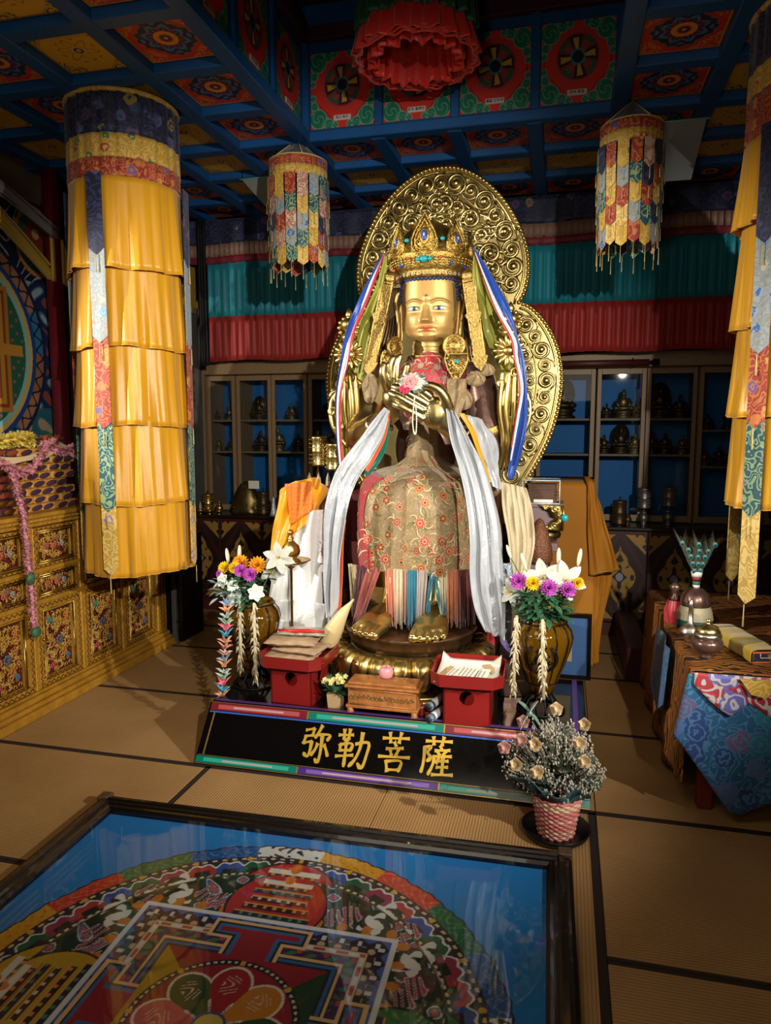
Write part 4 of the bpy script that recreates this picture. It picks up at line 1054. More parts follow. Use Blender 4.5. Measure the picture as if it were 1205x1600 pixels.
# paper slips in the right stand
mat('slip_white', '#d9d2c2', .7); mat('slip_beige', '#b0926a', .7)
sheet = MB().add([(-.57, 3.15, TZ+.004), (-.27, 3.14, TZ+.004), (-.25, 3.2, TZ+.03), (-.26, 3.39, TZ+.04), (-.40, 3.36, TZ+.004), (-.54, 3.38, TZ+.05), (-.56, 3.27, TZ+.02)], [(0, 1, 4), (1, 2, 4), (2, 3, 4), (0, 4, 6), (4, 5, 6)])
solid(obj('paper_sheet', MB().grid(lambda u, v: (lerp(-.545, -.262, u), lerp(3.125, 3.41, v), TZ + .002 + .04*max(0, abs(u-.5)*2 - .72)*3*v + .03*max(0, v-.8)*4), 16, 16), 'slip_white', label='crumpled white paper lining the right red stand', cat='paper'), .001)
for k, (x, y, z, rz, w_, m_, lb) in enumerate(((-.50, 3.24, .010, 24, .05, 'slip_beige', 'brown paper slip nearest the left rim of the right red stand'), (-.465, 3.23, .014, 17, .05, 'slip_white', 'cream slip with brown band beside the brown slip on the right red stand'),
                                      (-.405, 3.235, .020, 12, .085, 'slip_white', 'wide printed white slip on top in the middle of the right red stand'), (-.335, 3.23, .013, 8, .05, 'slip_white', 'narrow printed white slip right of the wide slip on the right red stand'),
                                      (-.300, 3.32, .008, -30, .04, 'slip_beige', 'small ochre slip by the back right corner of the right red stand'))):
    o = obj('paper_slip', MB().bbox(-w_/2, w_/2, -.065, .065, 0, .004, .001), m_, None, smooth=False, loc=(x, y, TZ+z), rot=(R(6), 0, R(-rz)), label=lb, cat='paper', group='slips in the right stand')
    if m_ == 'slip_white':
        q = MB()
        for i in range(4 if w_ > .06 else 2):
            for j in range(7): q.box(-w_*.35 + i*.018, -w_*.35 + i*.018 + .008, -.05 + j*.013, -.043 + j*.013, .004, .0044)
        obj('printed_lines', q, mat('grey_ink', '#6a6660', .8), o, smooth=False, loc=(0, 0, 0), kind='stuff')
# ---- carved chest
ch = thing('carved_chest', 'small carved wooden chest on feet between the two red stands', 'chest', (-.80, 3.235, PZ))
obj('chest_body', MB().bbox(-.165, .165, -.06, .06, .04, .125, .004), 'wood_carved', ch, smooth=False, loc=(0, 0, 0))
obj('chest_lid', MB().bbox(-.18, .18, -.072, .072, .125, .138, .004).bbox(-.165, .165, -.06, .06, .138, .152, .004), 'wood_carved', ch, smooth=False, loc=(0, 0, 0))
obj('chest_base', MB().bbox(-.175, .175, -.068, .068, .026, .042, .004), 'wood_carved', ch, smooth=False, loc=(0, 0, 0))
for sx in (-1, 1):
    for sy in (-1, 1): obj('chest_foot', MB().lathe([(.012, 0), (.02, .004), (.014, .012), (.018, .028)], (sx*.155, sy*.05, 0), 12), 'wood_carved', ch, loc=(0, 0, 0))
q = MB()
for s in (-1, 1):
    for i in range(7):
        a, b = scroll((0, 0), .012, i, 1.2, s, .003)
        q.tube([(s*(.018+.021*i) + (p[0]-SX), -.062, .082 + p[2]) for p in a], b, 5)
q.lathe([(.0, 0), (.014, .002), (.014, .004)], (0, 0, 0), 10).ell((0, -.062, .082), (.014, .004, .012), 10, 6)
obj('carved_scrollwork', q, mat('gilt_carving', '#8a6a3a', .4, .5), ch, loc=(0, 0, 0), kind='stuff')
obj('chest_rail', MB().tube([(-.15, -.063, .118), (.15, -.063, .118)], .004, 6).tube([(-.15, -.063, .047), (.15, -.063, .047)], .004, 6), 'wood_carved', ch, loc=(0, 0, 0), kind='stuff')
mat('candle_pink', '#d08a8e', .4, sss=.2)
cd = thing('pink_candle', 'pale pink round candle standing on the carved chest lid', 'candle', (-.80, 3.27, PZ+.152))
obj('wax', MB().lathe([(.0, 0), (.026, .001), (.033, .012), (.035, .03), (.031, .048), (.024, .055), (.02, .05), (.0, .048)], (0, 0, 0), 24, cap=False), 'candle_pink', cd, loc=(0, 0, 0))
obj('wick', MB().tube([(0, 0, .046), (.001, 0, .06)], .0015, 5), 'ink', cd, loc=(0, 0, 0))
# ---- incense packets and cans
def box_thing(name, label, cat, c, d, rz, m_, band=None, group=None):
    t = thing(name, label, cat, c, rz, group)
    obj('box_body', MB().bbox(-d[0]/2, d[0]/2, -d[1]/2, d[1]/2, 0, d[2], .002), m_, t, smooth=False, loc=(0, 0, 0))
    if band:
        obj('box_label', MB().box(-d[0]*.35, d[0]*.35, -d[1]*.4, d[1]*.4, d[2], d[2]+.0008), band, t, smooth=False, loc=(0, 0, 0))
        q = MB()
        for i in range(5): q.box(-d[0]*.2, d[0]*.2, -d[1]*.32 + i*d[1]*.14, -d[1]*.26 + i*d[1]*.14, d[2]+.0008, d[2]+.0014)
        obj('box_print', q, 'slip_white', t, smooth=False, loc=(0, 0, 0), kind='stuff')
    return t
mat('box_maroon', '#5a1c1c', .4); mat('box_red', '#a03a2c', .4)
box_thing('incense_box', 'dark red incense box with printed label beside the carved chest', 'box', (-.605, 3.275, PZ), (.034, .13, .03), R(-22), 'box_maroon', 'box_red', 'boxes between chest and stand')
box_thing('incense_box', 'narrow maroon incense box lying beside the grey cans', 'box', (-.568, 3.27, PZ), (.026, .13, .02), R(-18), 'box_maroon', None, 'boxes between chest and stand')
def can(c, lb):
    t = thing('paper_tube', lb, 'tube', c, 0, 'grey tubes by the right stand')
    a = R(-16); d = Vector((math.sin(a), -math.cos(a), 0)); c0 = Vector((0, 0, 0))
    obj('tube_body', MB().tube([c0 - d*.07, c0 + d*.07], .019, 20), mat('tube_white', '#b8bcc0', .4), t, loc=(0, 0, .019))
    obj('tube_lid', MB().tube([c0 + d*.045, c0 + d*.073], .0202, 20), mat('tube_grey', '#5c6a74', .4), t, loc=(0, 0, .019))
    obj('tube_end', MB().tube([c0 + d*.073, c0 + d*.0745], .015, 20), mat('tube_dark', '#2c3840', .5), t, loc=(0, 0, .019))
can((-.545, 3.21, PZ), 'grey lidded paper tube, lower of two lying left of the right red stand')
can((-.556, 3.27, PZ+.036), 'grey lidded paper tube resting on the lower one beside the right red stand')
# ---- flowers: little tools
def leafblade(m, base, tip, wd, bend=(0, 0, 0), n=6, cup=.15, nrm=None):
    base, tip = Vector(base), Vector(tip); d = tip - base; up = nrm if nrm is not None else (Vector((0, 0, 1)) if abs(d.normalized().z) < .9 else Vector((0, -1, 0)))
    s = d.cross(up).normalized(); nn = s.cross(d).normalized(); o = len(m.v)
    for i in range(n+1):
        t = i/n; c = base + d*t + Vector(bend)*(t*t) ; w_ = wd*math.sin(PI*(t*.88+.1))**.8
        for k in (-1, 0, 1): m.v.append(tuple(c + s*(w_*k) + nn*(w_*cup*(abs(k)))))
    for i in range(n):
        for k in (0, 1): m.f.append((o+3*i+k, o+3*i+k+1, o+3*i+k+4, o+3*i+k+3))
def bloom(m, c, ax, r_, npet, layers=2, wd=.4, cup=.6, pet_n=5):
    ax = Vector(ax).normalized(); s = ax.cross(Vector((.3, .2, 1))).normalized(); t_ = ax.cross(s)
    for L_ in range(layers):
        for k in range(npet):
            a = 2*PI*(k + .5*L_)/npet; d = s*math.cos(a) + t_*math.sin(a); q = r_*(1 - .28*L_); up = cup + .35*L_
            leafblade(m, Vector(c), Vector(c) + d*q + ax*(q*up), r_*wd, ax*(-.25*r_), pet_n, .15, ax)
mat('stem_green', '#3c5a34', .6); mat('lily_white', '#a8a89c', .5, var=.14, vscale=40); mat('mum_purple', '#b04aa8', .5, var=.25, vscale=40); mat('mum_yellow', '#d8b21e', .5, var=.2, vscale=40); mat('mum_orange', '#d8921c', .5, var=.2, vscale=40)
mat('leaf_grey', '#8a9a94', .6, var=.3, vscale=30); mat('bud_cream', '#c0bca4', .5)
mat('amber_glass', '#7a5208', .06, trans=.55, coat=.6, ior=1.4); mat('eustoma', '#c9cfc0', .5, var=.12, vscale=25)
def vase(cx, cy, label):
    t = thing('flower_vase', label, 'vase', (cx, cy, PZ), 0, 'amber vases beside the statue')
    prof = [(.03, .085), (.06, .10), (.075, .15), (.10, .22), (.125, .30), (.137, .36), (.128, .40), (.105, .425), (.10, .435), (.108, .45), (.10, .45), (.092, .43), (.115, .395), (.12, .35), (.09, .2), (.05, .11), (.0, .1)]
    obj('glass_body', MB().lathe(prof, (0, 0, 0), 48, cap=False, mod=lambda a, z: 1 + .045*abs(math.sin(6*a))), 'amber_glass', t, loc=(0, 0, 0))
    m = MB()
    for k in range(12):
        a = 2*PI*k/12; r_ = [(.075, .148), (.104, .22), (.131, .30), (.143, .36), (.134, .40), (.110, .43)]
        m.tube([(r*math.cos(a), r*math.sin(a), z) for r, z in r_], .0028, 5)
    for r, z in ((.110, .437), (.113, .405-.0), (.076, .145)): m.tube([(r*1.02*math.cos(q*PI/16), r*1.02*math.sin(q*PI/16), z) for q in range(32)], .004, 6, closed=True)
    obj('iron_cage', m, 'iron_black', t, loc=(0, 0, 0))
    m = MB(); y = lambda x, z: -.146 + .03*abs(z-.32)/.1*1.3 + x*x*2.4
    for rr_ in (.075, .067): m.tube([(rr_*math.cos(q*PI/14), y(rr_*math.cos(q*PI/14), .29 + rr_*math.sin(q*PI/14)), .29 + rr_*math.sin(q*PI/14)) for q in range(28)], .0035, 5, closed=True)
    q_ = random.Random(4)
    for k in range(16):
        a = q_.uniform(0, 6.28); r_ = q_.uniform(.012, .055); x0, z0 = r_*math.cos(a), .29 + r_*math.sin(a)
        m.tube([(x0 + .013*math.cos(j)*(1-j/8), y(x0, z0) - .003, z0 + .013*math.sin(j)*(1-j/8)) for j in range(7)], .0035, 5)
        m.ell((x0, y(x0, z0) - .004, z0), (.007, .004, .007), 7, 5)
    obj('iron_medallion', m, 'iron_black', t, loc=(0, 0, 0))
    m = MB()
    for k in range(10):
        a = 2*PI*k/10; m.tube([(.055*math.cos(a), .055*math.sin(a), .11), (.05*math.cos(a), .05*math.sin(a), .08), (.085*math.cos(a), .085*math.sin(a), .03), (.11*math.cos(a), .11*math.sin(a), .004)], .005, 6)
    m.tube([(.112*math.cos(q*PI/16), .112*math.sin(q*PI/16), .005) for q in range(32)], .005, 6, closed=True).tube([(.05*math.cos(q*PI/16), .05*math.sin(q*PI/16), .088) for q in range(32)], .007, 6, closed=True)
    obj('iron_foot', m, 'iron_black', t, loc=(0, 0, 0))
    return t
vase(-1.56, 3.44, 'amber ribbed glass vase in black iron cage, left of the left red stand'); vase(-.075, 3.44, 'amber glass vase in black iron cage with round medallion, right of the statue')
def flower(kind, c, ax, r_, base, label, group):
    """one cut flower: stem, leaves and its head"""
    nm = {'lily': 'white_lily', 'mum_purple': 'purple_chrysanthemum', 'mum_yellow': 'yellow_chrysanthemum', 'mum_orange': 'orange_chrysanthemum', 'bud': 'lily_bud', 'eustoma': 'white_lisianthus'}[kind]
    t = thing(nm, label, 'flower', base, 0, group); L0 = lambda p: Vector(p) - Vector(base)
    c0 = L0(c); m = MB(); mid = Vector((c0.x*.35, c0.y*.35, c0.z*.5))
    m.tube(catmull([(0, 0, 0), mid, c0], 4), .0028, 5); obj('stem', m, 'stem_green', t, loc=(0, 0, 0))
    hm = MB(); ax = Vector(ax).normalized()
    if kind == 'lily':
        bloom(hm, c0, (ax + Vector((0, -.4, 0))).normalized(), r_, 6, 1, .27, .42, 7); mt = 'lily_white'
        s = MB()
        for k in range(6):
            a = k*PI/3; s.tube([c0, c0 + ax*r_*.45 + Vector((math.cos(a)*r_*.12, 0, math.sin(a)*r_*.12))], .0015, 4)
        obj('stamens', s, 'mum_yellow', t, loc=(0, 0, 0), kind='stuff')
    elif kind == 'bud':
        q = ax.to_track_quat('Z', 'Y').to_matrix(); hm.ell(c0 + ax*r_, (r_*.25, r_*.25, r_), 10, 10, q); mt = 'bud_cream'
    elif kind == 'eustoma': bloom(hm, c0, ax, r_, 6, 2, .42, .5, 5); mt = 'eustoma'
    else:
        mt = kind
        for L_ in range(4):
            nP = (16, 14, 10, 6)[L_]; s = ax.cross(Vector((.3, .2, 1))).normalized(); t_ = ax.cross(s)
            for k in range(nP):
                a = 2*PI*(k + .5*L_)/nP; d = s*math.cos(a) + t_*math.sin(a); el = (.15, .5, .9, 1.3)[L_]
                q = r_*(1, .92, .8, .6)[L_]; leafblade(hm, c0, c0 + (d*math.cos(el) + ax*math.sin(el))*q, r_*.21, ax*(r_*.25), 4, .35, ax)
    obj('flower_head', hm, mt, t, loc=(0, 0, 0))
    if kind not in ('bud',):
        m = MB()
        for k in range(4):
            a = rnd.uniform(0, 6.28); b = mid.lerp(c0, rnd.uniform(-.1, .75)); leafblade(m, b, b + Vector((math.cos(a)*.05, math.sin(a)*.05 - .01, rnd.uniform(-.01, .03))), .012, (0, 0, -.01), 4)
        obj('leaves', m, 'leaf_green', t, loc=(0, 0, 0), kind='stuff')
def foliage(c, rx, rz_, n, name, label, m_, seed, ln=.06, wd=.014, cy=0.05):
    q = random.Random(seed); m = MB()
    for k in range(n):
        a = q.uniform(0, 6.28); r_ = q.uniform(.1, 1)**.6; b = Vector((c[0] + rx*r_*math.cos(a)*.8, c[1] + cy*math.sin(a)*r_, c[2] + rz_*q.uniform(-1, 1)))
        d = Vector((math.cos(a)*q.uniform(.4, 1), -abs(math.sin(a))*.8, q.uniform(-.3, .7))).normalized()*ln
        leafblade(m, b, b + d, wd, (0, 0, -.012), 4)
    return obj(name, m, m_, None, label=label, cat='foliage', kind='stuff')
VL, VR = (-1.56, 3.44, .60), (-.075, 3.44, .60)
G1, G2 = 'flowers in the left vase', 'flowers in the right vase'
for i, (k, u, r_, ax, lb) in enumerate((
    ('mum_yellow', (-1.684, 3.380, 0.887), .036, (-.3, -1, .5), 'yellow chrysanthemum at the far left of the left vase bouquet'),
    ('mum_yellow', (-1.617, 3.360, 0.894), .034, (0, -1, .5), 'yellow chrysanthemum below the orange bloom in the left vase'),
    ('mum_orange', (-1.600, 3.400, 0.911), .048, (.0, -1, .4), 'orange chrysanthemum in the middle of the left vase bouquet'),
    ('mum_orange', (-1.511, 3.400, 0.905), .048, (.3, -1, .5), 'orange chrysanthemum at the right of the left vase bouquet'),
    ('mum_purple', (-1.571, 3.330, 0.888), .036, (0, -1, .4), 'purple chrysanthemum at left of a close pair in the left vase'),
    ('mum_purple', (-1.515, 3.320, 0.873), .038, (.1, -1, .3), 'purple chrysanthemum at right of a close pair in the left vase'),
    ('mum_purple', (-1.700, 3.360, 0.860), .024, (-.3, -1, .1), 'small purple chrysanthemum at the left edge of the left vase'),
    ('bud', (-1.685, 3.420, 0.907), .040, (-.12, 0, 1), 'upright white lily bud, left one of two above the left vase'),
    ('bud', (-1.623, 3.420, 0.926), .040, (.05, 0, 1), 'upright white lily bud, right one of two above the left vase'),
    ('eustoma', (-1.663, 3.320, 0.836), .042, (-.4, -1, .2), 'white flower low at the left side of the left vase'),
    ('eustoma', (-1.476, 3.300, 0.788), .046, (.2, -1, .2), 'white flower with pale yellow throat low at the right of the left vase'),
    ('eustoma', (-1.592, 3.300, 0.752), .042, (-.1, -1, .0), 'white flower over the rim of the left vase'),
    ('eustoma', (-1.606, 3.310, 0.815), .038, (-.1, -1, .3), 'white flower amid the leaves of the left vase'),
    ('lily', (-1.402, 3.420, 0.946), .085, (.6, -1, .5), 'large white lily leaning right from the left vase'),
    ('lily', (-1.451, 3.440, 0.880), .075, (.2, -1, -.2), 'large white lily drooping at the right of the left vase'))):
    flower(k, u, ax, r_, VL, lb, G1)
for i, (k, u, r_, ax, lb) in enumerate((
    ('mum_purple', (-0.185, 3.340, 0.901), .042, (-.1, -1, .4), 'purple chrysanthemum at the left of the right vase bouquet'),
    ('mum_yellow', (-0.120, 3.330, 0.897), .036, (0, -1, .4), 'yellow chrysanthemum between the purple ones in the right vase'),
    ('mum_purple', (-0.048, 3.320, 0.882), .042, (.1, -1, .4), 'purple chrysanthemum in the middle front of the right vase'),
    ('mum_purple', (0.034, 3.340, 0.873), .040, (.3, -1, .5), 'purple chrysanthemum at the right of the right vase bouquet'),
    ('mum_yellow', (0.077, 3.380, 0.900), .030, (.5, -1, .3), 'yellow chrysanthemum at the far right of the right vase'),
    ('lily', (-0.076, 3.400, 0.906), .098, (-.1, -1, .6), 'open white lily in the middle of the right vase bouquet'),
    ('lily', (0.022, 3.400, 0.902), .098, (.5, -1, .5), 'open white lily at the right of the right vase bouquet'),
    ('lily', (-0.221, 3.420, 0.833), .07, (-.7, -1, .1), 'pale lily hanging at the left of the right vase'),
    ('bud', (-0.009, 3.420, 0.969), .043, (.0, 0, 1), 'upright white lily bud, left one of two above the right vase'),
    ('bud', (0.078, 3.420, 0.970), .043, (.15, 0, 1), 'upright white lily bud, right one of two above the right vase'),
    ('bud', (-0.154, 3.400, 0.942), .045, (-.3, -.1, 1), 'half open cream lily bud left of the open lilies in the right vase'),
    ('bud', (-0.227, 3.420, 0.993), .035, (-.35, 0, 1), 'lily bud leaning left above the right vase'))):
    flower(k, u, ax, r_, VR, lb, G2)
foliage((-1.577, 3.360, 0.789), .11, .07, 120, 'vase_greenery', 'dark green and grey leaves filling the left vase', 'leaf_green', 1)
foliage((-1.629, 3.320, 0.788), .11, .05, 50, 'silver_leaves', 'pale silver grey leaves around the rim of the left vase', 'leaf_grey', 2, .05, .016)
foliage((-0.070, 3.360, 0.794), .13, .06, 190, 'vase_greenery', 'dense dark green leaves filling the right vase', 'leaf_green', 3)
# ---- straw garlands
def straw_garland(top, bot, label, seed):
    q = random.Random(seed); m = MB(); top, bot = Vector(top), Vector(bot); d = bot - top; n = 60
    for k in range(n):
        t = k/n; c = top + d*t; a = q.uniform(0, 6.28)
        e = Vector((math.cos(a), math.sin(a), 0)); w_ = .010 + .006*math.sin(PI*t)
        m.tube([c, c + e*w_ + Vector((0, 0, -.008)), c + e*w_*1.6 + Vector((0, 0, -.028))], [.004, .0045, .001], 5)
    o = obj('straw_garland', MB().tube([top + Vector((0, 0, .0)), bot], [.007, .011], 8), 'ivory', None, label=label, cat='garland', group='cream straw garlands')
    o2 = obj('straw_tuft', m, 'ivory', o, kind='stuff')
straw_garland((-1.566, 3.295, 0.731), (-1.571, 3.295, 0.371), 'cream straw garland hanging at the left front of the left vase', 1)
straw_garland((-1.478, 3.270, 0.742), (-1.476, 3.270, 0.334), 'longer cream straw garland hanging in the middle of the left vase', 2)
straw_garland((-0.188, 3.310, 0.747), (-0.201, 3.310, 0.367), 'cream straw garland hanging free left of the right vase', 3)
straw_garland((-0.072, 3.270, 0.747), (-0.060, 3.270, 0.376), 'cream straw garland hanging over the medallion of the right vase', 4)
# ---- origami crane chain
cols_ = ['#c48a6a', '#3a8fa8', '#cc5f74', '#8fb09a', '#9aa89a', '#c98a5c', '#8c9ab0', '#c4988a', '#b8786a']
cc = thing('origami_crane_chain', 'hanging chain of folded paper cranes in pastel colours beside the left vase', 'paper cranes', (-1.647, 3.240, 0.256))
b0 = Vector((-1.647, 3.240, 0.256)); t0 = Vector((-1.619, 3.260, 0.727))
obj('crane_string', MB().tube([(0, 0, 0), t0 - b0 + Vector((.0, .05, .02))], .001, 4), 'ink', cc, loc=(0, 0, 0))
for k in range(16):
    t = k/15; c = (t0 - b0)*t; m = MB(); q = random.Random(k)
    for j in range(5):
        a = j*2*PI/5 + k*.8; d = Vector((math.cos(a)*.045, math.sin(a)*.03, q.uniform(.012, .055))); s = Vector((-math.sin(a), math.cos(a), 0))*.012
        b = c + Vector((0, 0, -.004))
        o = len(m.v); m.v += [tuple(b + s), tuple(b - s), tuple(b + d*.5 + Vector((0, 0, .012))), tuple(b + d)]; m.f += [(o, o+2, o+3), (o+2, o+1, o+3), (o, o+1, o+2), (o, o+3, o+1)]
    obj('paper_crane', m, mat('crane_' + str(k % 9), cols_[k % 9], .7), cc, smooth=False, loc=(0, 0, 0))
# ---- small potted primrose
pf = thing('small_flower_pot', 'tiny square kraft pot of pale yellow flowers left of the carved chest', 'flower pot', (-1.045, 3.24, PZ))
obj('pot', MB().add([(-.03, -.03, 0), (.03, -.03, 0), (.03, .03, 0), (-.03, .03, 0), (-.036, -.036, .07), (.036, -.036, .07), (.036, .036, .07), (-.036, .036, .07)], [(0, 3, 2, 1), (0, 1, 5, 4), (1, 2, 6, 5), (2, 3, 7, 6), (3, 0, 4, 7), (4, 5, 6, 7)]), 'slip_beige', pf, smooth=False, loc=(0, 0, 0))
m = MB(); q = random.Random(8)
for k in range(60):
    a = q.uniform(0, 6.28); b = Vector((.02*math.cos(a), .02*math.sin(a), .07)); leafblade(m, b, b + Vector((math.cos(a)*.05, math.sin(a)*.05, q.uniform(.0, .09))), .01, (0, 0, -.01), 4)
obj('leaves', m, 'leaf_green', pf, loc=(0, 0, 0), kind='stuff')
m = MB()
for k in range(18):
    a = q.uniform(0, 6.28); r_ = q.uniform(.01, .055); bloom(m, (r_*math.cos(a), r_*math.sin(a) - .01, q.uniform(.11, .155)), (0, -1, .8), .014, 5, 2, .45, .5, 3)
obj('blossoms', m, mat('prim', '#d0c478', .6), pf, loc=(0, 0, 0), kind='stuff')
# ---- cream horn beside the statue
obj('cream_horn', MB().tube(catmull([(-1.158, 3.460, 0.510), (-1.109, 3.440, 0.597), (-1.064, 3.440, 0.676), (-1.013, 3.450, 0.747)], 5), [.052, .052, .052, .05, .048, .045, .042, .038, .034, .03, .026, .021, .015, .009, .006, .003], 20), mat('horn', '#c4ad7c', .4, var=.1), label='smooth cream coloured tusk shaped horn leaning left of the gilded feet', cat='horn')
# ================================================================== cloths, scarves and hanging banners
def cloth(name, Lp, Rp, m, nf=3, amp=.008, th=.002, nu=18, seg=6, parent=None, curve=0.0, seed=0, **kw):
    """a strip of cloth between two edge lines, folded along its length"""
    A, B = catmull(Lp, seg), catmull(Rp, seg); n = min(len(A), len(B)) - 1
    def f(u, v):
        i = v*n; k = min(int(i), n-1); t = i - k; a = A[k].lerp(A[k+1], t); b = B[k].lerp(B[k+1], t); d = b - a
        nn = Vector((d.y, -d.x, 0)); nn = nn.normalized() if nn.length > 1e-6 else Vector((0, -1, 0))
        if nn.y > 0: nn = -nn
        w_ = min(1.0, d.length/.08)
        off = amp*w_*(math.sin(2*PI*nf*u + 2.2*math.sin(3*v+seed)) + .35*math.sin(2*PI*nf*2.3*u + 5*v + seed) + .5*math.sin(2*PI*nf*.6*u + 13*v + 2*seed + 2*math.sin(5*v)) + .25*math.sin(23*v + 9*u)) + curve*math.sin(PI*u)
        return a + d*u + nn*off
    o = obj(name, MB().grid(f, nu, n*2), m, parent, **kw); solid(o, th); return o
mat('blue_silk', '#0c3a8c', .35, bump=.2, bscale=30, sheen=.3); mat('lime_silk', '#9c9a3c', .4, bump=.2, bscale=25, sheen=.3)
mat('red_silk', '#a8202c', .4, sheen=.3); mat('plain_white', '#d8d8d8', .5); mat('green_silk', '#146c5c', .4); mat('orange_silk', '#d0562c', .42, sheen=.2); mat('teal_silk', '#12706c', .4)
mat('purple_silk', '#5a1e48', .4)
# crown ribbons, left
rl = thing('silk_ribbon', 'long lime, red, white and blue silk ribbon falling from the left of the crown', 'ribbon', (-1.011, 4.078, 2.583), 0, 'crown ribbons')
cloth('lime_band', [(-1.004, 4.051, 2.563), (-1.029, 4.004, 2.416), (-1.107, 4.072, 2.292), (-1.190, 4.120, 2.158), (-1.228, 4.140, 1.978), (-1.283, 4.150, 1.793), (-1.292, 4.160, 1.567), (-1.277, 4.160, 1.318)],
      [(-0.988, 4.061, 2.564), (-0.987, 4.024, 2.418), (-1.014, 4.092, 2.291), (-1.095, 4.140, 2.157), (-1.140, 4.160, 1.978), (-1.182, 4.170, 1.793), (-1.186, 4.180, 1.567), (-1.211, 4.180, 1.318)], 'lime_silk', 2, .010, parent=rl)
cloth('red_band', [(-1.006, 4.044, 2.568), (-1.049, 3.966, 2.410), (-1.092, 3.910, 2.265), (-1.161, 3.930, 2.133), (-1.194, 3.940, 1.995), (-1.240, 3.950, 1.784), (-1.242, 3.950, 1.568), (-1.221, 3.950, 1.277)],
      [(-0.999, 4.044, 2.568), (-1.034, 3.966, 2.409), (-1.074, 3.910, 2.265), (-1.142, 3.930, 2.132), (-1.176, 3.940, 1.995), (-1.225, 3.950, 1.784), (-1.226, 3.950, 1.568), (-1.206, 3.950, 1.277)], 'red_silk', 1, .002, parent=rl, nu=6)
cloth('white_band', [(-1.009, 4.054, 2.571), (-1.062, 3.976, 2.413), (-1.102, 3.920, 2.267), (-1.171, 3.940, 2.127), (-1.220, 3.950, 1.961), (-1.255, 3.960, 1.785), (-1.256, 3.960, 1.568), (-1.232, 3.960, 1.276)],
      [(-1.002, 4.044, 2.568), (-1.045, 3.966, 2.410), (-1.088, 3.910, 2.265), (-1.157, 3.930, 2.126), (-1.191, 3.940, 1.960), (-1.236, 3.950, 1.784), (-1.238, 3.950, 1.568), (-1.217, 3.950, 1.277)], 'plain_white', 1, .002, parent=rl, nu=6)
cloth('blue_band', [(-1.008, 4.050, 2.584), (-1.078, 3.966, 2.411), (-1.139, 3.910, 2.250), (-1.198, 3.930, 2.117), (-1.235, 3.950, 1.962), (-1.266, 3.960, 1.785), (-1.267, 3.970, 1.568), (-1.242, 3.970, 1.275)],
      [(-1.006, 4.060, 2.586), (-1.055, 3.976, 2.412), (-1.098, 3.920, 2.250), (-1.164, 3.940, 2.117), (-1.215, 3.960, 1.962), (-1.254, 3.970, 1.785), (-1.259, 3.980, 1.568), (-1.234, 3.980, 1.275)], 'blue_silk', 1, .006, parent=rl, nu=10)
rr_ = thing('silk_ribbon', 'long lime, red, white and blue silk ribbon falling from the right of the crown', 'ribbon', (-0.504, 4.080, 2.562), 0, 'crown ribbons')
cloth('lime_band', [(-0.504, 4.051, 2.535), (-0.501, 4.014, 2.393), (-0.467, 4.072, 2.267), (-0.445, 4.110, 2.133), (-0.391, 4.130, 1.995), (-0.308, 4.140, 1.853), (-0.299, 4.150, 1.676)],
      [(-0.494, 4.061, 2.537), (-0.440, 4.024, 2.392), (-0.381, 4.082, 2.265), (-0.330, 4.120, 2.131), (-0.279, 4.140, 1.993), (-0.270, 4.150, 1.853), (-0.282, 4.160, 1.676)], 'lime_silk', 2, .010, parent=rr_)
cloth('teal_band', [(-0.305, 4.150, 1.994), (-0.292, 4.160, 1.854), (-0.290, 4.170, 1.712), (-0.291, 4.170, 1.605)], [(-0.273, 4.150, 1.994), (-0.260, 4.160, 1.854), (-0.262, 4.170, 1.712), (-0.277, 4.170, 1.605)], 'teal_silk', 1, .003, parent=rr_, nu=8)
cloth('red_band', [(-0.500, 4.050, 2.555), (-0.433, 3.966, 2.381), (-0.368, 3.910, 2.221), (-0.290, 3.930, 2.073), (-0.269, 3.940, 1.974), (-0.240, 3.950, 1.824), (-0.254, 3.960, 1.672), (-0.278, 3.960, 1.501)],
      [(-0.497, 4.050, 2.555), (-0.423, 3.966, 2.381), (-0.351, 3.910, 2.220), (-0.271, 3.930, 2.072), (-0.246, 3.940, 1.973), (-0.223, 3.950, 1.824), (-0.241, 3.960, 1.672), (-0.271, 3.960, 1.502)], 'red_silk', 1, .003, parent=rr_, nu=6)
cloth('white_band', [(-0.496, 4.045, 2.554), (-0.426, 3.961, 2.380), (-0.358, 3.905, 2.219), (-0.277, 3.925, 2.072), (-0.259, 3.935, 1.973), (-0.230, 3.945, 1.823), (-0.247, 3.955, 1.672), (-0.280, 3.960, 1.433)],
      [(-0.493, 4.045, 2.554), (-0.416, 3.961, 2.379), (-0.341, 3.905, 2.219), (-0.260, 3.925, 2.071), (-0.246, 3.935, 1.973), (-0.216, 3.945, 1.823), (-0.234, 3.955, 1.672), (-0.273, 3.960, 1.433)], 'plain_white', 1, .002, parent=rr_, nu=6)
cloth('blue_band', [(-0.497, 4.050, 2.565), (-0.416, 3.966, 2.380), (-0.345, 3.910, 2.236), (-0.264, 3.930, 2.089), (-0.239, 3.950, 1.958), (-0.220, 3.960, 1.807), (-0.241, 3.970, 1.655), (-0.279, 3.970, 1.501), (-0.293, 3.970, 1.335)],
      [(-0.490, 4.050, 2.565), (-0.373, 3.966, 2.378), (-0.295, 3.910, 2.234), (-0.251, 3.930, 2.088), (-0.213, 3.950, 1.957), (-0.197, 3.960, 1.807), (-0.194, 3.970, 1.655), (-0.214, 3.970, 1.502), (-0.262, 3.970, 1.335)], 'blue_silk', 1.5, .008, parent=rr_)
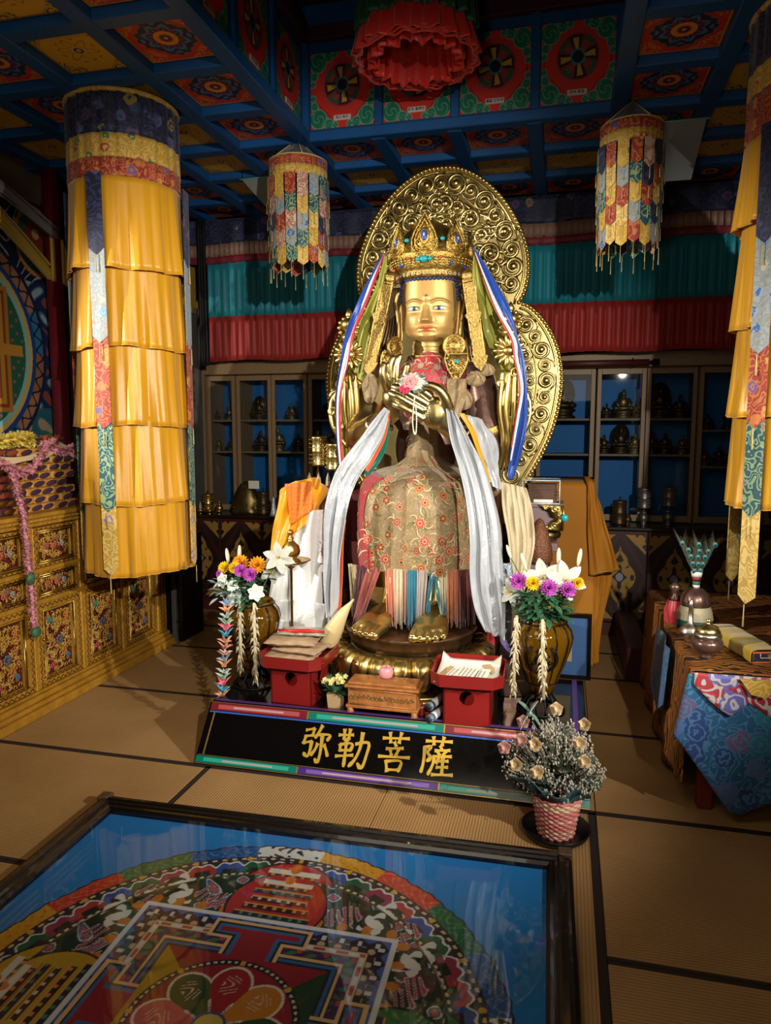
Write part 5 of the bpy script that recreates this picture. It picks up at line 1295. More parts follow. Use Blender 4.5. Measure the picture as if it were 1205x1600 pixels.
# white offering scarves
cloth('offering_scarf', [(-0.904, 3.660, 1.716), (-0.975, 3.580, 1.598), (-1.047, 3.500, 1.482), (-1.109, 3.460, 1.365), (-1.145, 3.440, 1.221), (-1.160, 3.440, 1.025), (-1.172, 3.460, 0.839), (-1.171, 3.470, 0.635)],
      [(-0.877, 3.660, 1.696), (-0.892, 3.570, 1.572), (-0.928, 3.490, 1.461), (-0.990, 3.450, 1.345), (-1.031, 3.420, 1.194), (-1.066, 3.430, 1.030), (-1.093, 3.450, 0.845), (-1.108, 3.460, 0.642)], 'white_silk', 1.7, .016,
      label='long white silk offering scarf falling from the raised left hand to beside the robe', cat='scarf', group='offering scarves')
cloth('orange_sash', [(-0.881, 3.650, 1.683), (-0.906, 3.600, 1.572), (-0.939, 3.520, 1.470), (-0.967, 3.500, 1.397)], [(-0.874, 3.650, 1.683), (-0.879, 3.600, 1.572), (-0.906, 3.520, 1.470), (-0.951, 3.500, 1.387)], 'orange_silk', 1, .003, nu=8,
      parent=statue, label='orange sash')
cloth('green_sash', [(-0.879, 3.670, 1.653), (-0.898, 3.620, 1.539), (-0.920, 3.550, 1.450), (-0.989, 3.530, 1.372)], [(-0.876, 3.670, 1.653), (-0.877, 3.620, 1.539), (-0.894, 3.550, 1.450), (-0.949, 3.530, 1.373)], 'green_silk', 1, .003, nu=6,
      parent=statue, label='green sash')
cloth('orange_sash', [(-1.084, 3.470, 1.148), (-1.102, 3.470, 1.022), (-1.113, 3.480, 0.855), (-1.122, 3.480, 0.653)], [(-1.054, 3.460, 1.150), (-1.068, 3.460, 1.025), (-1.076, 3.470, 0.858), (-1.087, 3.470, 0.657)], 'orange_silk', 1, .003, nu=8,
      parent=statue, label='orange sash')
cloth('offering_scarf', [(-0.584, 3.660, 1.713), (-0.551, 3.580, 1.566), (-0.493, 3.500, 1.418), (-0.446, 3.440, 1.269), (-0.422, 3.420, 1.087), (-0.420, 3.420, 0.900), (-0.399, 3.440, 0.739), (-0.353, 3.460, 0.626)],
      [(-0.535, 3.660, 1.687), (-0.448, 3.600, 1.541), (-0.371, 3.520, 1.419), (-0.316, 3.450, 1.277), (-0.278, 3.430, 1.121), (-0.266, 3.430, 0.937), (-0.253, 3.460, 0.743), (-0.257, 3.480, 0.578)], 'white_silk', 2.3, .018, nu=30,
      label='broad white silk offering scarf falling from the right wrist down the robe', cat='scarf', group='offering scarves')
cloth('offering_scarf', [(-0.507, 3.740, 1.676), (-0.441, 3.700, 1.539), (-0.379, 3.620, 1.414), (-0.335, 3.580, 1.322)], [(-0.421, 3.800, 1.654), (-0.345, 3.780, 1.538), (-0.330, 3.680, 1.428), (-0.311, 3.600, 1.295)], 'white_silk', 2, .016, nu=20, curve=.03,
      label='puffed white scarf bunched over the right forearm', cat='scarf')
cloth('yellow_sash', [(-0.525, 3.680, 1.685), (-0.467, 3.670, 1.598), (-0.426, 3.630, 1.509), (-0.350, 3.540, 1.350)], [(-0.492, 3.680, 1.681), (-0.438, 3.670, 1.598), (-0.403, 3.630, 1.509), (-0.335, 3.540, 1.340)], mat('sash_yellow', '#cf9522', .45), 1, .004, nu=8,
      parent=statue, label='yellow sash')
cloth('offering_scarf', [(-0.321, 3.860, 1.328), (-0.302, 3.820, 1.169), (-0.271, 3.800, 1.003), (-0.260, 3.800, 0.815), (-0.274, 3.760, 0.635)], [(-0.189, 3.900, 1.293), (-0.151, 3.860, 1.169), (-0.141, 3.860, 0.999), (-0.176, 3.840, 0.812), (-0.223, 3.800, 0.628)], 'ivory', 5, .012, nu=30,
      label='creamy white scarf hanging in many folds beside the bracketed pedestal', cat='scarf')
cloth('tinsel_scarf', [(-0.333, 3.560, 0.941), (-0.324, 3.560, 0.780), (-0.328, 3.560, 0.600)], [(-0.237, 3.620, 0.935), (-0.234, 3.620, 0.771), (-0.229, 3.620, 0.507)], mat('tinsel', '#a8b0b8', .25, .5, bump=1, bscale=90), 3, .010,
      label='silvery crinkled scarf end hanging at the lower right of the robe', cat='scarf')
cloth('purple_sash', [(-0.355, 3.600, 0.851), (-0.350, 3.600, 0.537)], [(-0.329, 3.600, 0.853), (-0.311, 3.600, 0.507)], 'red_silk', 1, .004, nu=6, parent=statue, label='dark red sash')
cloth('breast_flap', [(-0.624, 3.900, 1.870), (-0.610, 3.860, 1.773), (-0.605, 3.860, 1.689), (-0.584, 3.860, 1.611)], [(-0.520, 3.920, 1.870), (-0.509, 3.900, 1.791), (-0.533, 3.880, 1.706), (-0.561, 3.870, 1.611)], 'brocade_robe', 1.5, .012, .003, parent=statue)
# string of white beads on the hand
lp = [(-0.734, 3.600, 1.757), (-0.740, 3.600, 1.700), (-0.743, 3.600, 1.636), (-0.736, 3.600, 1.585), (-0.726, 3.600, 1.585), (-0.723, 3.600, 1.652), (-0.727, 3.600, 1.716)]
m = MB(); cc_ = catmull(lp, 6)
for p in cc_: m.ell(p, .0042, 6, 4)
m.tube(cc_, .002, 4); obj('bead_string', m, 'slip_white', label='short loop of small white beads hanging from the fingers', cat='beads', kind='stuff')
# posy between the hands
pz = thing('flower_posy', 'small posy of pink and white flowers held between the gilded hands', 'flowers', (-0.744, 3.600, 1.833))
b0 = Vector((-0.744, 3.600, 1.833)); q = random.Random(6)
for nm, mt, n, r0 in (('white_blossoms', 'eustoma', 46, .014), ('pink_roses', mat('posy_pink', '#d08a88', .5), 5, .022), ('red_roses', mat('posy_red', '#b81c48', .5), 4, .02), ('grey_leaves', 'leaf_grey', 0, 0)):
    m = MB()
    if n:
        for k in range(n):
            a = q.uniform(0, 6.28); r_ = q.uniform(0, 1)**.5; c = Vector((.068*r_*math.cos(a), -.02*(1-r_), .042*r_*math.sin(a)))
            if nm == 'pink_roses': c = Vector((-.005 + .022*math.cos(k*1.3), -.035, .005 + .02*math.sin(k*1.3)))
            if nm == 'red_roses': c = Vector((-.03 + .014*math.cos(k*1.6), -.035, -.03 + .01*math.sin(k*1.6)))
            bloom(m, c, (c.x*6, -1, c.z*6+.3), r0, 5, 2, .5, .5, 3)
    else:
        for k in range(50):
            a = q.uniform(0, 6.28); b = Vector((.05*math.cos(a), 0, .03*math.sin(a))); leafblade(m, b, b*1.8 + Vector((0, -.02, 0)), .008, (0, 0, 0), 4)
    obj(nm, m, mt, pz, loc=(0, 0, 0), kind='stuff')

# ---- tiered yellow silk banners (cylinders hung from the ceiling)
brocade('bro_navy', '#12142e', ['#4a5480', '#8c742c', '#5a3c58', '#244a68'], 16, '#28305c', .6, .6)
brocade('bro_gold', '#b88c28', ['#a8401c', '#4c7a3c', '#c8a040', '#b05a2c'], 20, '#c9a850', .6, .3)
brocade('bro_red', '#8c2416', ['#c8863c', '#a83c28', '#5a4a8c', '#b86a2c'], 20, '#b0642c', .6, .4)
brocade('bro_white', '#85877f', ['#2c5a9c', '#b8a88c', '#5a8aa8', '#b07a6c'], 22, '#8c98a0', .6, .2)
brocade('bro_teal', '#0c4450', ['#5a4a8c', '#8c9a5c', '#2c7a7c', '#9c5a5c'], 20, '#7c9468', .6, .3)
brocade('bro_pink', '#a06a5c', ['#c8a888', '#8c3c4c', '#c0b0a0'], 22, '#c8a888', .6, .4)
brocade('bro_goldleaf', '#b8903c', ['#a8602c', '#8c7aa0', '#c8a85c', '#5a7a5c'], 18, '#d0b468', .6, .1)
mat('cord', '#b8a468', .7); mat('silk_hot_pink', '#98123c', .45, sheen=.3)
def hang_banner(cx, cy, rr0, ztop, bands, hems, angs, segz, label, seed, sw=.042, tassel=.1):
    t = thing('ceiling_banner', label, 'banner', (cx, cy, ztop), 0, 'tiered yellow silk ceiling banners'); q = random.Random(seed)
    obj('top_ring', MB().tube([(cx+rr0*math.cos(a*PI/24), cy+rr0*math.sin(a*PI/24), ztop) for a in range(48)], .014, 8, closed=True), 'bro_gold', t)
    for z0, z1, m_ in bands:
        def f(u, v):
            a = u*2*PI; r_ = rr0 + .004*math.sin(23*a) + .003*math.sin(41*a+1) + .004*v
            return (cx + r_*math.cos(a), cy + r_*math.sin(a), lerp(z0, z1, v))
        solid(obj('brocade_band', MB().grid(f, 144, 6, wrapu=True), m_, t), .003)
    zs = bands[-1][1]
    for k, hz in enumerate(hems):
        z0 = (zs if k == 0 else hems[k-1] + .05); fl = .022 if k < len(hems)-1 else .008; ph = q.uniform(0, 6); base = rr0 - .012*min(k, 1) + .0
        # tier is made of cloth widths with their own folds
        def f(u, v):
            a = u*2*PI; fo = .007*math.sin(9*a + ph + .3*v) + .006*math.sin(16*a + ph*2 + .8*v) + .004*math.sin(29*a + ph*3 - v) + .0015*math.sin(61*a + ph)
            lift = .012*math.sin(3*a + ph) + .004*math.sin(9*a + ph)
            r_ = base + .004 + fl*v**1.5 + fo*(.25 + 1.2*v)
            return (cx + r_*math.cos(a), cy + r_*math.sin(a), lerp(z0, hz + lift*0.6, v))
        solid(obj('silk_tier', MB().grid(f, 220, 16, wrapu=True), 'yellow_silk', t), .002)
        m = MB(); 
        pts = [f(i/220, 1.0) for i in range(220)]; m.tube(pts, .0035, 4, closed=True); obj('tier_hem', m, 'yellow_silk', t)
    for ai, a_ in enumerate(angs):
        a = R(a_); d = Vector((math.cos(a), math.sin(a), 0)); s = Vector((-math.sin(a), math.cos(a), 0))
        for k in range(len(segz)-1):
            z0, z1 = segz[k], segz[k+1]; off = rr0 + .050 - .003*k; z1p = z1 - .035
            prof = [(-sw, z0), (sw, z0), (sw, z1), (0, z1p), (-sw, z1)]
            c = Vector((cx, cy, 0)) + d*off; m = MB(); n = 5
            v = [tuple(c + s*x + d*(.006*math.cos(x/sw*1.2)) + Vector((0, 0, z))) for x, z in prof] + [tuple(c + s*x - d*.003 + Vector((0, 0, z))) for x, z in prof]
            m.add(v, [(0, 1, 2, 3, 4), (9, 8, 7, 6, 5)] + [(i, 5+i, 5+(i+1) % 5, (i+1) % 5) for i in range(5)])
            sg = obj('banner_segment', m, ('bro_navy', 'bro_white', 'bro_red', 'bro_teal', 'bro_goldleaf')[k % 5], t, smooth=False)
            ln = .09 if k < len(segz)-2 else tassel
            cz = c + d*.012
            obj('tassel', MB().tube([cz + Vector((0, 0, z1p)), cz + Vector((0, 0, z1p - ln*.4)), cz + Vector((0, 0, z1p - ln))], [.002, .0025, .0045], 6), 'cord', sg)
        c = Vector((cx, cy, 0)) + d*(rr0 + .030); e = c + s*(sw+.006)
        if a_ != 10: continue
        obj('banner_lining', MB().add([tuple(c + s*(sw+.012) + d*.0 + Vector((0, 0, segz[0]))), tuple(c + s*(sw-.002) + d*.006 + Vector((0, 0, segz[0]))), tuple(c + s*(sw-.002) + d*.012 + Vector((0, 0, segz[-1]))), tuple(c + s*(sw+.022) + d*.0 + Vector((0, 0, segz[-1])))],
            [(0, 1, 2, 3)]), 'silk_hot_pink', t, smooth=False)
    return t
hang_banner(-2.425, 3.76, .292, 3.345, ((3.345, 3.13, 'bro_navy'), (3.13, 3.01, 'bro_gold'), (3.01, 2.915, 'bro_red')), (2.45, 2.04, 1.62, 1.19, .79), (-84, 10, 98, 188), (2.92, 2.54, 2.09, 1.64, 1.19, .84),
            'tall cylindrical banner of yellow silk tiers hanging before the gilded cabinet at left', 1)
hang_banner(1.06, 3.60, .315, 3.345, ((3.345, 3.12, 'bro_navy'), (3.12, 3.01, 'bro_gold'), (3.01, 2.83, 'bro_red')), (2.48, 2.04, 1.66, 1.26), (-140, -50, 40, 130), (2.84, 2.40, 1.95, 1.64, 1.26, .88),
            'cylindrical banner of yellow silk tiers cut by the right edge of the view', 2)
# ---- small brocade streamer lanterns
SEGM = ['bro_navy', 'bro_white', 'bro_red', 'bro_teal', 'bro_goldleaf', 'bro_pink', 'bro_gold']
def streamer_lantern(cx, cy, rr0, zap, zband, label, seed):
    q = random.Random(seed); t = thing('streamer_lantern', label, 'hanging banner', (cx, cy, zap), 0, 'brocade streamer lanterns')
    N_ = 16
    obj('top_cone', MB().lathe([(.004, zap), (rr0*.5, lerp(zap, zband, .5)), (rr0*1.02, zband)], (cx, cy, 0), N_, cap=False), 'bro_navy', t, smooth=False)
    m = MB()
    for k in range(0, N_, 4):
        a = R(-106) + k*2*PI/N_ + PI/4; m.tube([(cx, cy, zap+.01), (cx+rr0*1.04*math.cos(a), cy+rr0*1.04*math.sin(a), zband+.004)], .004, 5)
    m.tube([(cx+rr0*1.04*math.cos(a*PI/16), cy+rr0*1.04*math.sin(a*PI/16), zband) for a in range(32)], .005, 5, closed=True)
    obj('yellow_piping', m, 'cord', t, kind='stuff')
    for k, (z0, z1, m_) in enumerate(((zband, zband-.055, 'bro_red'), (zband-.055, zband-.115, 'bro_gold'))):
        def f(u, v): a = u*2*PI; r_ = rr0*1.03 + .004*math.sin(30*a); return (cx+r_*math.cos(a), cy+r_*math.sin(a), lerp(z0, z1, v))
        solid(obj('brocade_band', MB().grid(f, 96, 3, wrapu=True), m_, t), .002)
    sw = PI*rr0/N_*.97
    for k in range(N_):
        a = 2*PI*k/N_ + .1; d = Vector((math.cos(a), math.sin(a), 0)); s = Vector((-math.sin(a), math.cos(a), 0)); st = None
        z = zband - .11; L_ = (.11, .125)[k % 2]
        for j in range(5):
            z1 = z - (L_ if j == 0 else .108); zp = z1 - .022; off = rr0 + .018 - .004*j; c = Vector((cx, cy, 0)) + d*off
            pr = [(-sw, z), (sw, z), (sw, z1), (0, zp), (-sw, z1)]
            m = MB(); v = [tuple(c + s*x + d*(.003 if abs(x) < sw else 0) + Vector((0, 0, zz))) for x, zz in pr] + [tuple(c + s*x - d*.002 + Vector((0, 0, zz))) for x, zz in pr]
            m.add(v, [(0, 1, 2, 3, 4), (9, 8, 7, 6, 5)] + [(i, 5+i, 5+(i+1) % 5, (i+1) % 5) for i in range(5)])
            o = obj('streamer', m, SEGM[(k*3 + j*2 + q.randint(0, 1)) % 7], t if st is None else st, smooth=False)
            if st is None: st = o
            else: o.name = 'brocade_patch'
            c2 = c + d*.007; ln = .06 if j < 4 else .085
            tb = MB().tube([c2 + Vector((0, 0, zp+.004)), c2 + Vector((0, 0, zp-ln*.7)), c2 + Vector((0, 0, zp-ln))], [.0012, .0016, .003], 5)
            obj('tassel', tb, 'cord', st)
            z = z1 + .01
    return t
streamer_lantern(-1.655, 4.45, .172, 3.375, 3.245, 'round lantern of patchwork brocade streamers hanging left of the halo', 3)
streamer_lantern(.31, 4.30, .155, 3.34, 3.215, 'round lantern of patchwork brocade streamers hanging right of the halo', 4)
# ---- ruffled canopy in the ceiling well
cn = thing('ruffled_canopy', 'round red and green ruffled silk canopy hanging in the ceiling well above the Buddha', 'canopy', (-.80, 3.93, 4.14))
mat('red_ruffle', '#d0281c', .45, sheen=.3, bump=.2, bscale=30); mat('green_ruffle', '#0c5030', .5, sheen=.2)
for k, (r0, z0, z1, m_) in enumerate(((.27, 3.98, 3.63, 'green_ruffle'), (.285, 3.65, 3.51, 'red_ruffle'), (.24, 4.1, 3.95, 'red_ruffle'), (.20, 3.80, 3.49, 'red_ruffle'))):
    def f(u, v):
        a = u*2*PI; r_ = r0 + .022*math.sin(22*a + .5*math.sin(3*a))*(.3+.7*v) + .03*v + .006*math.sin(47*a); return (-.80 + r_*math.cos(a), 3.93 + r_*math.sin(a), lerp(z0, z1, v) + .012*math.sin(11*a)*v)
    solid(obj('ruffle', MB().grid(f, 264, 12, wrapu=True), m_, cn), .003)
m = MB()
for k in range(3):
    zz = 3.50 + .014*k; m.tube([(-.80 + (.305+.01*math.sin(9*a*.13+k))*math.cos(a*PI/40) , 3.93 + (.305+.01*math.sin(9*a*.13+k))*math.sin(a*PI/40), zz + .005*math.sin(a*1.7+k)) for a in range(80)], .006, 5, closed=True)
obj('gathered_edge', m, 'red_ruffle', cn, kind='stuff')
obj('canopy_top', MB().lathe([(.0, 4.14), (.25, 4.11), (.28, 4.06), (.27, 4.05), (.0, 4.05)], (-.80, 3.93, 0), 40, cap=False), 'red_dark', cn)
# ---- clear boards fixed under the ceiling
mat('board_glass', '#8c9290', .35, alpha=.75); mat('board_edge', '#6fa890', .3)
for (a, b, c, d, lb) in (((-2.235, 4.9, 3.34), (-1.80, 4.9, 3.34), (-1.86, 5.15, 3.10), (-2.05, 5.15, 3.10), 'translucent tilted board under the ceiling behind the left lantern'),
                         ((.36, 4.6, 3.34), (.73, 4.6, 3.34), (.70, 4.86, 3.10), (.40, 4.86, 3.10), 'translucent tilted board under the ceiling behind the right lantern')):
    t = thing('air_baffle', lb, 'board', a, 0, 'tilted ceiling boards')
    P4 = [Vector(p) - Vector(a) for p in (a, b, c, d)]; nn = Vector((0, -.006, -.006))
    obj('board_pane', MB().add([tuple(p) for p in P4] + [tuple(p+nn) for p in P4], [(0, 1, 2, 3), (7, 6, 5, 4), (0, 4, 5, 1), (1, 5, 6, 2), (2, 6, 7, 3), (3, 7, 4, 0)]), 'board_glass', t, smooth=False, loc=(0, 0, 0))
    obj('board_rim', MB().tube([P4[0] - Vector((.02, 0, 0)), P4[1] + Vector((.02, 0, 0))], .007, 6), 'board_edge', t, loc=(0, 0, 0))
    obj('board_bracket', MB().tube([P4[0], P4[0] + Vector((0, 0, .07))], .004, 6).tube([P4[1], P4[1] + Vector((0, 0, .07))], .004, 6), 'iron_black', t, loc=(0, 0, 0), kind='stuff')
# ---- orange cloth over a stand, right
oc = thing('orange_cloth', 'plain orange cloth draped over a tall stand behind the blue framed picture', 'cloth', (.1, 4.95, 0))
mat('orange_cotton', '#bd7a1a', .7, var=.05)
def oc1(u, v):
    x = lerp(-.20, .20 + .03*v, u); z = lerp(1.285, .05, v); y = 4.83 - .02*v + .010*math.sin(u*12 + v)*v
    if v < .03: y = 4.99 - (v/.03)*.16
    return (x, y, z)
solid(obj('cloth_front', MB().grid(oc1, 30, 60), 'orange_cotton', oc), .004)
cloth('cloth_sleeve', [(.125, 4.92, 1.295), (.14, 4.80, 1.27), (.15, 4.79, 1.15), (.16, 4.78, .95), (.185, 4.78, .66)], [(.165, 4.94, 1.29), (.20, 4.86, 1.25), (.245, 4.85, 1.12), (.30, 4.84, .93), (.375, 4.84, .695)], 'orange_cotton', 1.5, .014, .004, 24, parent=oc)
cloth('cloth_back', [(.16, 4.90, 1.2), (.18, 4.90, .8), (.19, 4.90, .6), (.20, 4.88, .3), (.215, 4.88, .04)], [(.2, 4.95, 1.2), (.27, 4.95, .8), (.33, 4.95, .62), (.27, 4.93, .3), (.265, 4.93, .04)], 'orange_cotton', 2, .012, .004, 20, parent=oc)
obj('cloth_stand', MB().bbox(-.19, .18, 4.88, 5.02, 0, 1.27, .01), 'wood_frame', oc, smooth=False)
obj('hem_line', MB().tube([(.185, 4.772, .672), (.28, 4.79, .69), (.375, 4.833, .707)], .003, 5), 'cord', oc)
# ================================================================== back wall: valance, glazed cabinets, lower cabinets
YB = 5.8
va = thing('valance_curtain', 'teal and red pleated silk curtain hung across the back wall above the glass cabinets', 'curtain', (-.7, YB, 3.35))
mat('teal_curtain', '#087f8e', .55, bump=.15, bscale=20, sheen=.2, stretch=(1, 1, .1)); mat('red_curtain', '#9c2018', .55, bump=.15, bscale=20, sheen=.2, stretch=(1, 1, .1))
mat('rose_pleat', '#8c6a5c', .6, bump=.3, bscale=60); mat('rose_band', '#7a2430', .6)
def pleat(x0, x1, z0, z1, f, amp, m, name, y=YB, nz=6, ph=0.0):
    n = int((x1-x0)*f*7)
    def g(u, v):
        x = lerp(x0, x1, u); t = x*f*2*PI + .8*math.sin(x*5+ph)
        return (x + .006*math.cos(t), y - amp*math.sin(t)*(.5+.6*v) - .4*amp*math.sin(x*f*3.1+ph), lerp(z0, z1, v) + .006*math.sin(x*9+ph)*v)
    return solid(obj(name, MB().grid(g, n, nz), m, va), .003)
pleat(-3.15, 3.1, 3.345, 3.15, 5, .008, 'bro_navy', 'brocade_band', YB-.03)
pleat(-3.15, 3.1, 3.16, 3.05, 22, .006, 'rose_pleat', 'pleated_band', YB-.02, 2)
pleat(-3.15, 3.1, 3.06, 2.995, 9, .005, 'rose_band', 'rose_band', YB-.012, 2)
pleat(-2.99, 3.1, 3.0, 2.555, 15, .012, 'teal_curtain', 'teal_panel', YB)
pleat(-2.98, 3.1, 2.56, 2.185, 15, .013, 'red_curtain', 'red_panel', YB)
obj('curtain_rail', MB().bbox(-3.16, 3.15, YB+.03, YB+.07, 3.30, 3.36), 'red_dark', va, smooth=False)
# cabinet fascia
mat('blue_board', '#0b6cb0', .6); mat('glass_thin', '#8c9ca0', .05)
def fresnel_glass(name, ior=1.45, tint=(1, 1, 1, 1)):
    m = bpy.data.materials.new(name); m.use_nodes = True; N, L = m.node_tree.nodes, m.node_tree.links; N.clear(); MATS[name] = m
    o = N.new('ShaderNodeOutputMaterial'); mx = N.new('ShaderNodeMixShader'); t = N.new('ShaderNodeBsdfTransparent'); t.inputs[0].default_value = tint
    g = N.new('ShaderNodeBsdfGlossy'); g.inputs['Roughness'].default_value = .02; f = N.new('ShaderNodeLayerWeight'); p_ = N.new('ShaderNodeMath'); p_.operation = 'POWER'; p_.inputs[1].default_value = 5; q_ = N.new('ShaderNodeMath'); q_.operation = 'MULTIPLY_ADD'; q_.inputs[1].default_value = .9; q_.inputs[2].default_value = .016
    L.new(f.outputs['Facing'], p_.inputs[0]); L.new(p_.outputs[0], q_.inputs[0]); L.new(q_.outputs[0], mx.inputs[0]); L.new(t.outputs[0], mx.inputs[1]); L.new(g.outputs[0], mx.inputs[2]); L.new(mx.outputs[0], o.inputs[0])
fresnel_glass('pane_glass', 1.5, (.86, .9, .92, 1))
fresnel_glass('clear_case', 1.5, (.95, .96, .96, 1))
obj('trim_1', MB().bbox(-3.165, 3.15, 5.98, 6.4, 2.085, 2.2, .004), 'wood_frame', smooth=False, kind='structure')
YG = 6.08
CAB = [(-3.165, -2.885, 1), (-2.875, -2.20, 2), (-2.19, -1.50, 2), (-1.49, -.80, 2), (-.79, -.23, 2), (-.22, .235, 1), (.245, .995, 2), (1.005, 1.50, 1), (1.51, 2.3, 2)]
names_c = ['narrow glass cabinet at the far left of the back wall beside the ochre corner', 'two door glass cabinet with blue back, second from the left on the back wall', 'dark two door glass cabinet just left of the halo', 'glass cabinet hidden behind the left of the halo',
           'glass cabinet hidden behind the right of the halo', 'one door glass cabinet with blue back directly right of the halo', 'two door glass cabinet with statuettes between halo and right banner', 'glass cabinet partly behind the right yellow banner', 'glass cabinet at the far right of the back wall']
SHELVES = {}
for i, (x0, x1, nd) in enumerate(CAB):
    t = thing('glass_cabinet', names_c[i], 'cabinet', ((x0+x1)/2, YG, .86), 0, 'glass cabinets along the back wall')
    obj('cabinet_side', MB().box(x0, x0+.018, YG+.02, 6.40, .86, 2.085), 'wood_frame', t, smooth=False); obj('cabinet_side', MB().box(x1-.018, x1, YG+.02, 6.40, .86, 2.085), 'wood_frame', t, smooth=False)
    obj('back_board', MB().box(x0+.018, x1-.018, 6.385, 6.40, .86, 2.085), 'blue_board', t, smooth=False)
    obj('top_board', MB().box(x0+.018, x1-.018, YG+.02, 6.385, 2.06, 2.085), 'wood_frame', t, smooth=False)
    zs = (1.60, 1.315) if i == 7 else (1.69, 1.405); SHELVES[i] = zs
    for z in zs: obj('shelf', MB().bbox(x0+.018, x1-.018, YG+.04, 6.385, z-.018, z, .002), 'wood_frame', t, smooth=False)
    dw = (x1-x0)/nd
    for k in range(nd):
        a, b = x0 + k*dw + .003, x0 + (k+1)*dw - .003; fw = .032
        d = obj('door', MB().bbox(a, a+fw, YG-.012, YG+.012, .87, 2.083, .002).bbox(b-fw, b, YG-.012, YG+.012, .87, 2.083, .002).bbox(a+fw, b-fw, YG-.012, YG+.012, 2.035, 2.083, .002).bbox(a+fw, b-fw, YG-.012, YG+.012, .87, .92, .002), 'wood_frame', t, smooth=False)
        obj('glass_pane', MB().box(a+fw, b-fw, YG-.002, YG+.002, .92, 2.035), 'pane_glass', d, smooth=False)
# low cabinets with gold stencilled doors
def p_door(X, Y):
    n = len(X); c = np.tile(rgb('#24100f'), (n, 1)); ax, ay = np.abs(X), np.abs(Y); x, y = ax*.195, ay*.345     # metres
    big = (x/.175 + y/.30); put(c, (big < 1.28) , '#3a1616'); put(c, big < 1.06, '#24100f')
    edge = x/.125 + y/.235
    sw = np.sin(46*x + 2.2*np.sin(30*y))*np.cos(40*y + 2.2*np.sin(34*x)) 
    lobe = edge + .05*np.cos(60*y)
    put(c, (lobe < 1.0) & (sw > -.28), '#9c7634'); put(c, (lobe < 1.0) & (x < .0035), '#24100f')
    put(c, (np.abs(lobe-1.0) < .03), '#9c7634')
    rr_ = np.hypot(x, y*.85); put(c, rr_ < .034, '#24100f'); put(c, rr_ < .028, '#8c8c98')
    cx, cy = .195-x, .345-y; k = cx/.16 + cy/.16
    sw2 = np.sin(52*cx + 2.4*np.sin(44*cy))*np.cos(50*cy + 2.4*np.sin(46*cx))
    put(c, (k < 1.0) & (sw2 > -.2), '#9c7634'); put(c, np.abs(k-1.0) < .035, '#9c7634')
    put(c, np.minimum(cx, cy) < .006, '#140a0a')
    return c
vmat('stencilled', .5, .15)
ME_DOOR = paint(p_door, 90, 150, .385, .68, 'xz').mesh('stencil_door', False); ME_DOOR.materials.append(MATS['stencilled'])
obj('trim_2', MB().bbox(-3.165, 3.15, 5.78, 6.45, 0, .10, .004), mat('plinth_red', '#4a1c14', .5), smooth=False, kind='structure')
obj('counter_top', MB().bbox(-3.165, 3.15, 5.74, 6.42, .835, .86, .004), mat('counter_dark', '#1c1310', .35, coat=.2), smooth=False, label='long dark counter top running along the back wall under the glass cabinets', cat='counter')
xs = [.645 + .3969*k for k in range(-10, 7)]
pos = ['behind the left yellow banner', 'far left of the back wall', 'second from the far left', 'third from the far left', 'fourth from the far left, left of the statue']
for k in range(0, 16, 2):
    x0, x1 = xs[k], xs[min(k+2, 16)]
    lb = ['low cabinet with gold stencilled doors at the far left of the back wall', 'second low stencilled cabinet from the left, behind the left vase', 'third low stencilled cabinet from the left, behind the white wrapped bundle', 'low stencilled cabinet hidden behind the left of the statue', 'low stencilled cabinet behind the orange cloth',
          'low gold stencilled cabinet just right of the orange cloth', 'low gold stencilled cabinet behind the peacock feathers', 'low gold stencilled cabinet at the far right of the back wall'][k//2]
    t = thing('low_cabinet', lb, 'cabinet', ((x0+x1)/2, 5.8, .1), 0, 'low cabinets along the back wall')
    obj('cabinet_body', MB().box(x0+.002, x1-.002, 5.815, 6.4, .10, .834), 'red_dark', t, smooth=False)
    for a in (x0, x0+.3969):
        d = obj('door', ME_DOOR, None, t, loc=Vector((a+.198, 5.795, .462)) - wloc(t))
        obj('door_frame', MB().bbox(a+.002, a+.395, 5.797, 5.814, .105, .832, .003), 'red_dark', t, smooth=False)
# ------------------------------------------------------------------ statuettes and altar ware in and before the cabinets
mat('bronze_small', '#5a4630', .4, .8, bump=.2, bscale=80); mat('bronze_pale', '#85704a', .4, .8, bump=.2, bscale=80); mat('silver_dull', '#77726a', .4, .8)
def statuette(m_, aura):
    t = thing('buddha_statuette', 'x', 'statuette', (0, 0, 0))
    obj('lotus_pedestal', MB().lathe([(.050, 0), (.055, .006), (.042, .016), (.040, .022), (.054, .034), (.050, .042), (.0, .042)], (0, 0, 0), 20, sy=.8, mod=lambda a, z: 1 + .06*math.cos(10*a)), m_, t, loc=(0, 0, 0))
    b = MB().ell((0, 0, .056), (.054, .036, .017), 16, 8).ell((0, .006, .088), (.028, .02, .034), 14, 10)
    for s in (-1, 1):
        b.tube([(s*.024, .006, .108), (s*.038, 0, .085), (s*.026, -.022, .068)], [.011, .010, .008], 8); b.ell((s*.04, -.01, .056), (.02, .024, .014), 10, 6)
    obj('figure', b, m_, t, loc=(0, 0, 0))
    obj('head', MB().ell((0, .002, .135), (.0145, .015, .018), 12, 9).lathe([(.012, .146), (.010, .154), (.006, .160), (.0, .163)], (0, .002, 0), 12, cap=False).tube([(0, .004, .112), (0, .003, .125)], .009, 8), m_, t, loc=(0, 0, 0))
    if aura: obj('aura', MB().prism([(.052*math.cos(a*PI/12), .105 + (.075 if math.sin(a*PI/12) > 0 else .062)*math.sin(a*PI/12)) for a in range(24)], .024, .030), m_, t, loc=(0, 0, 0))
    return t
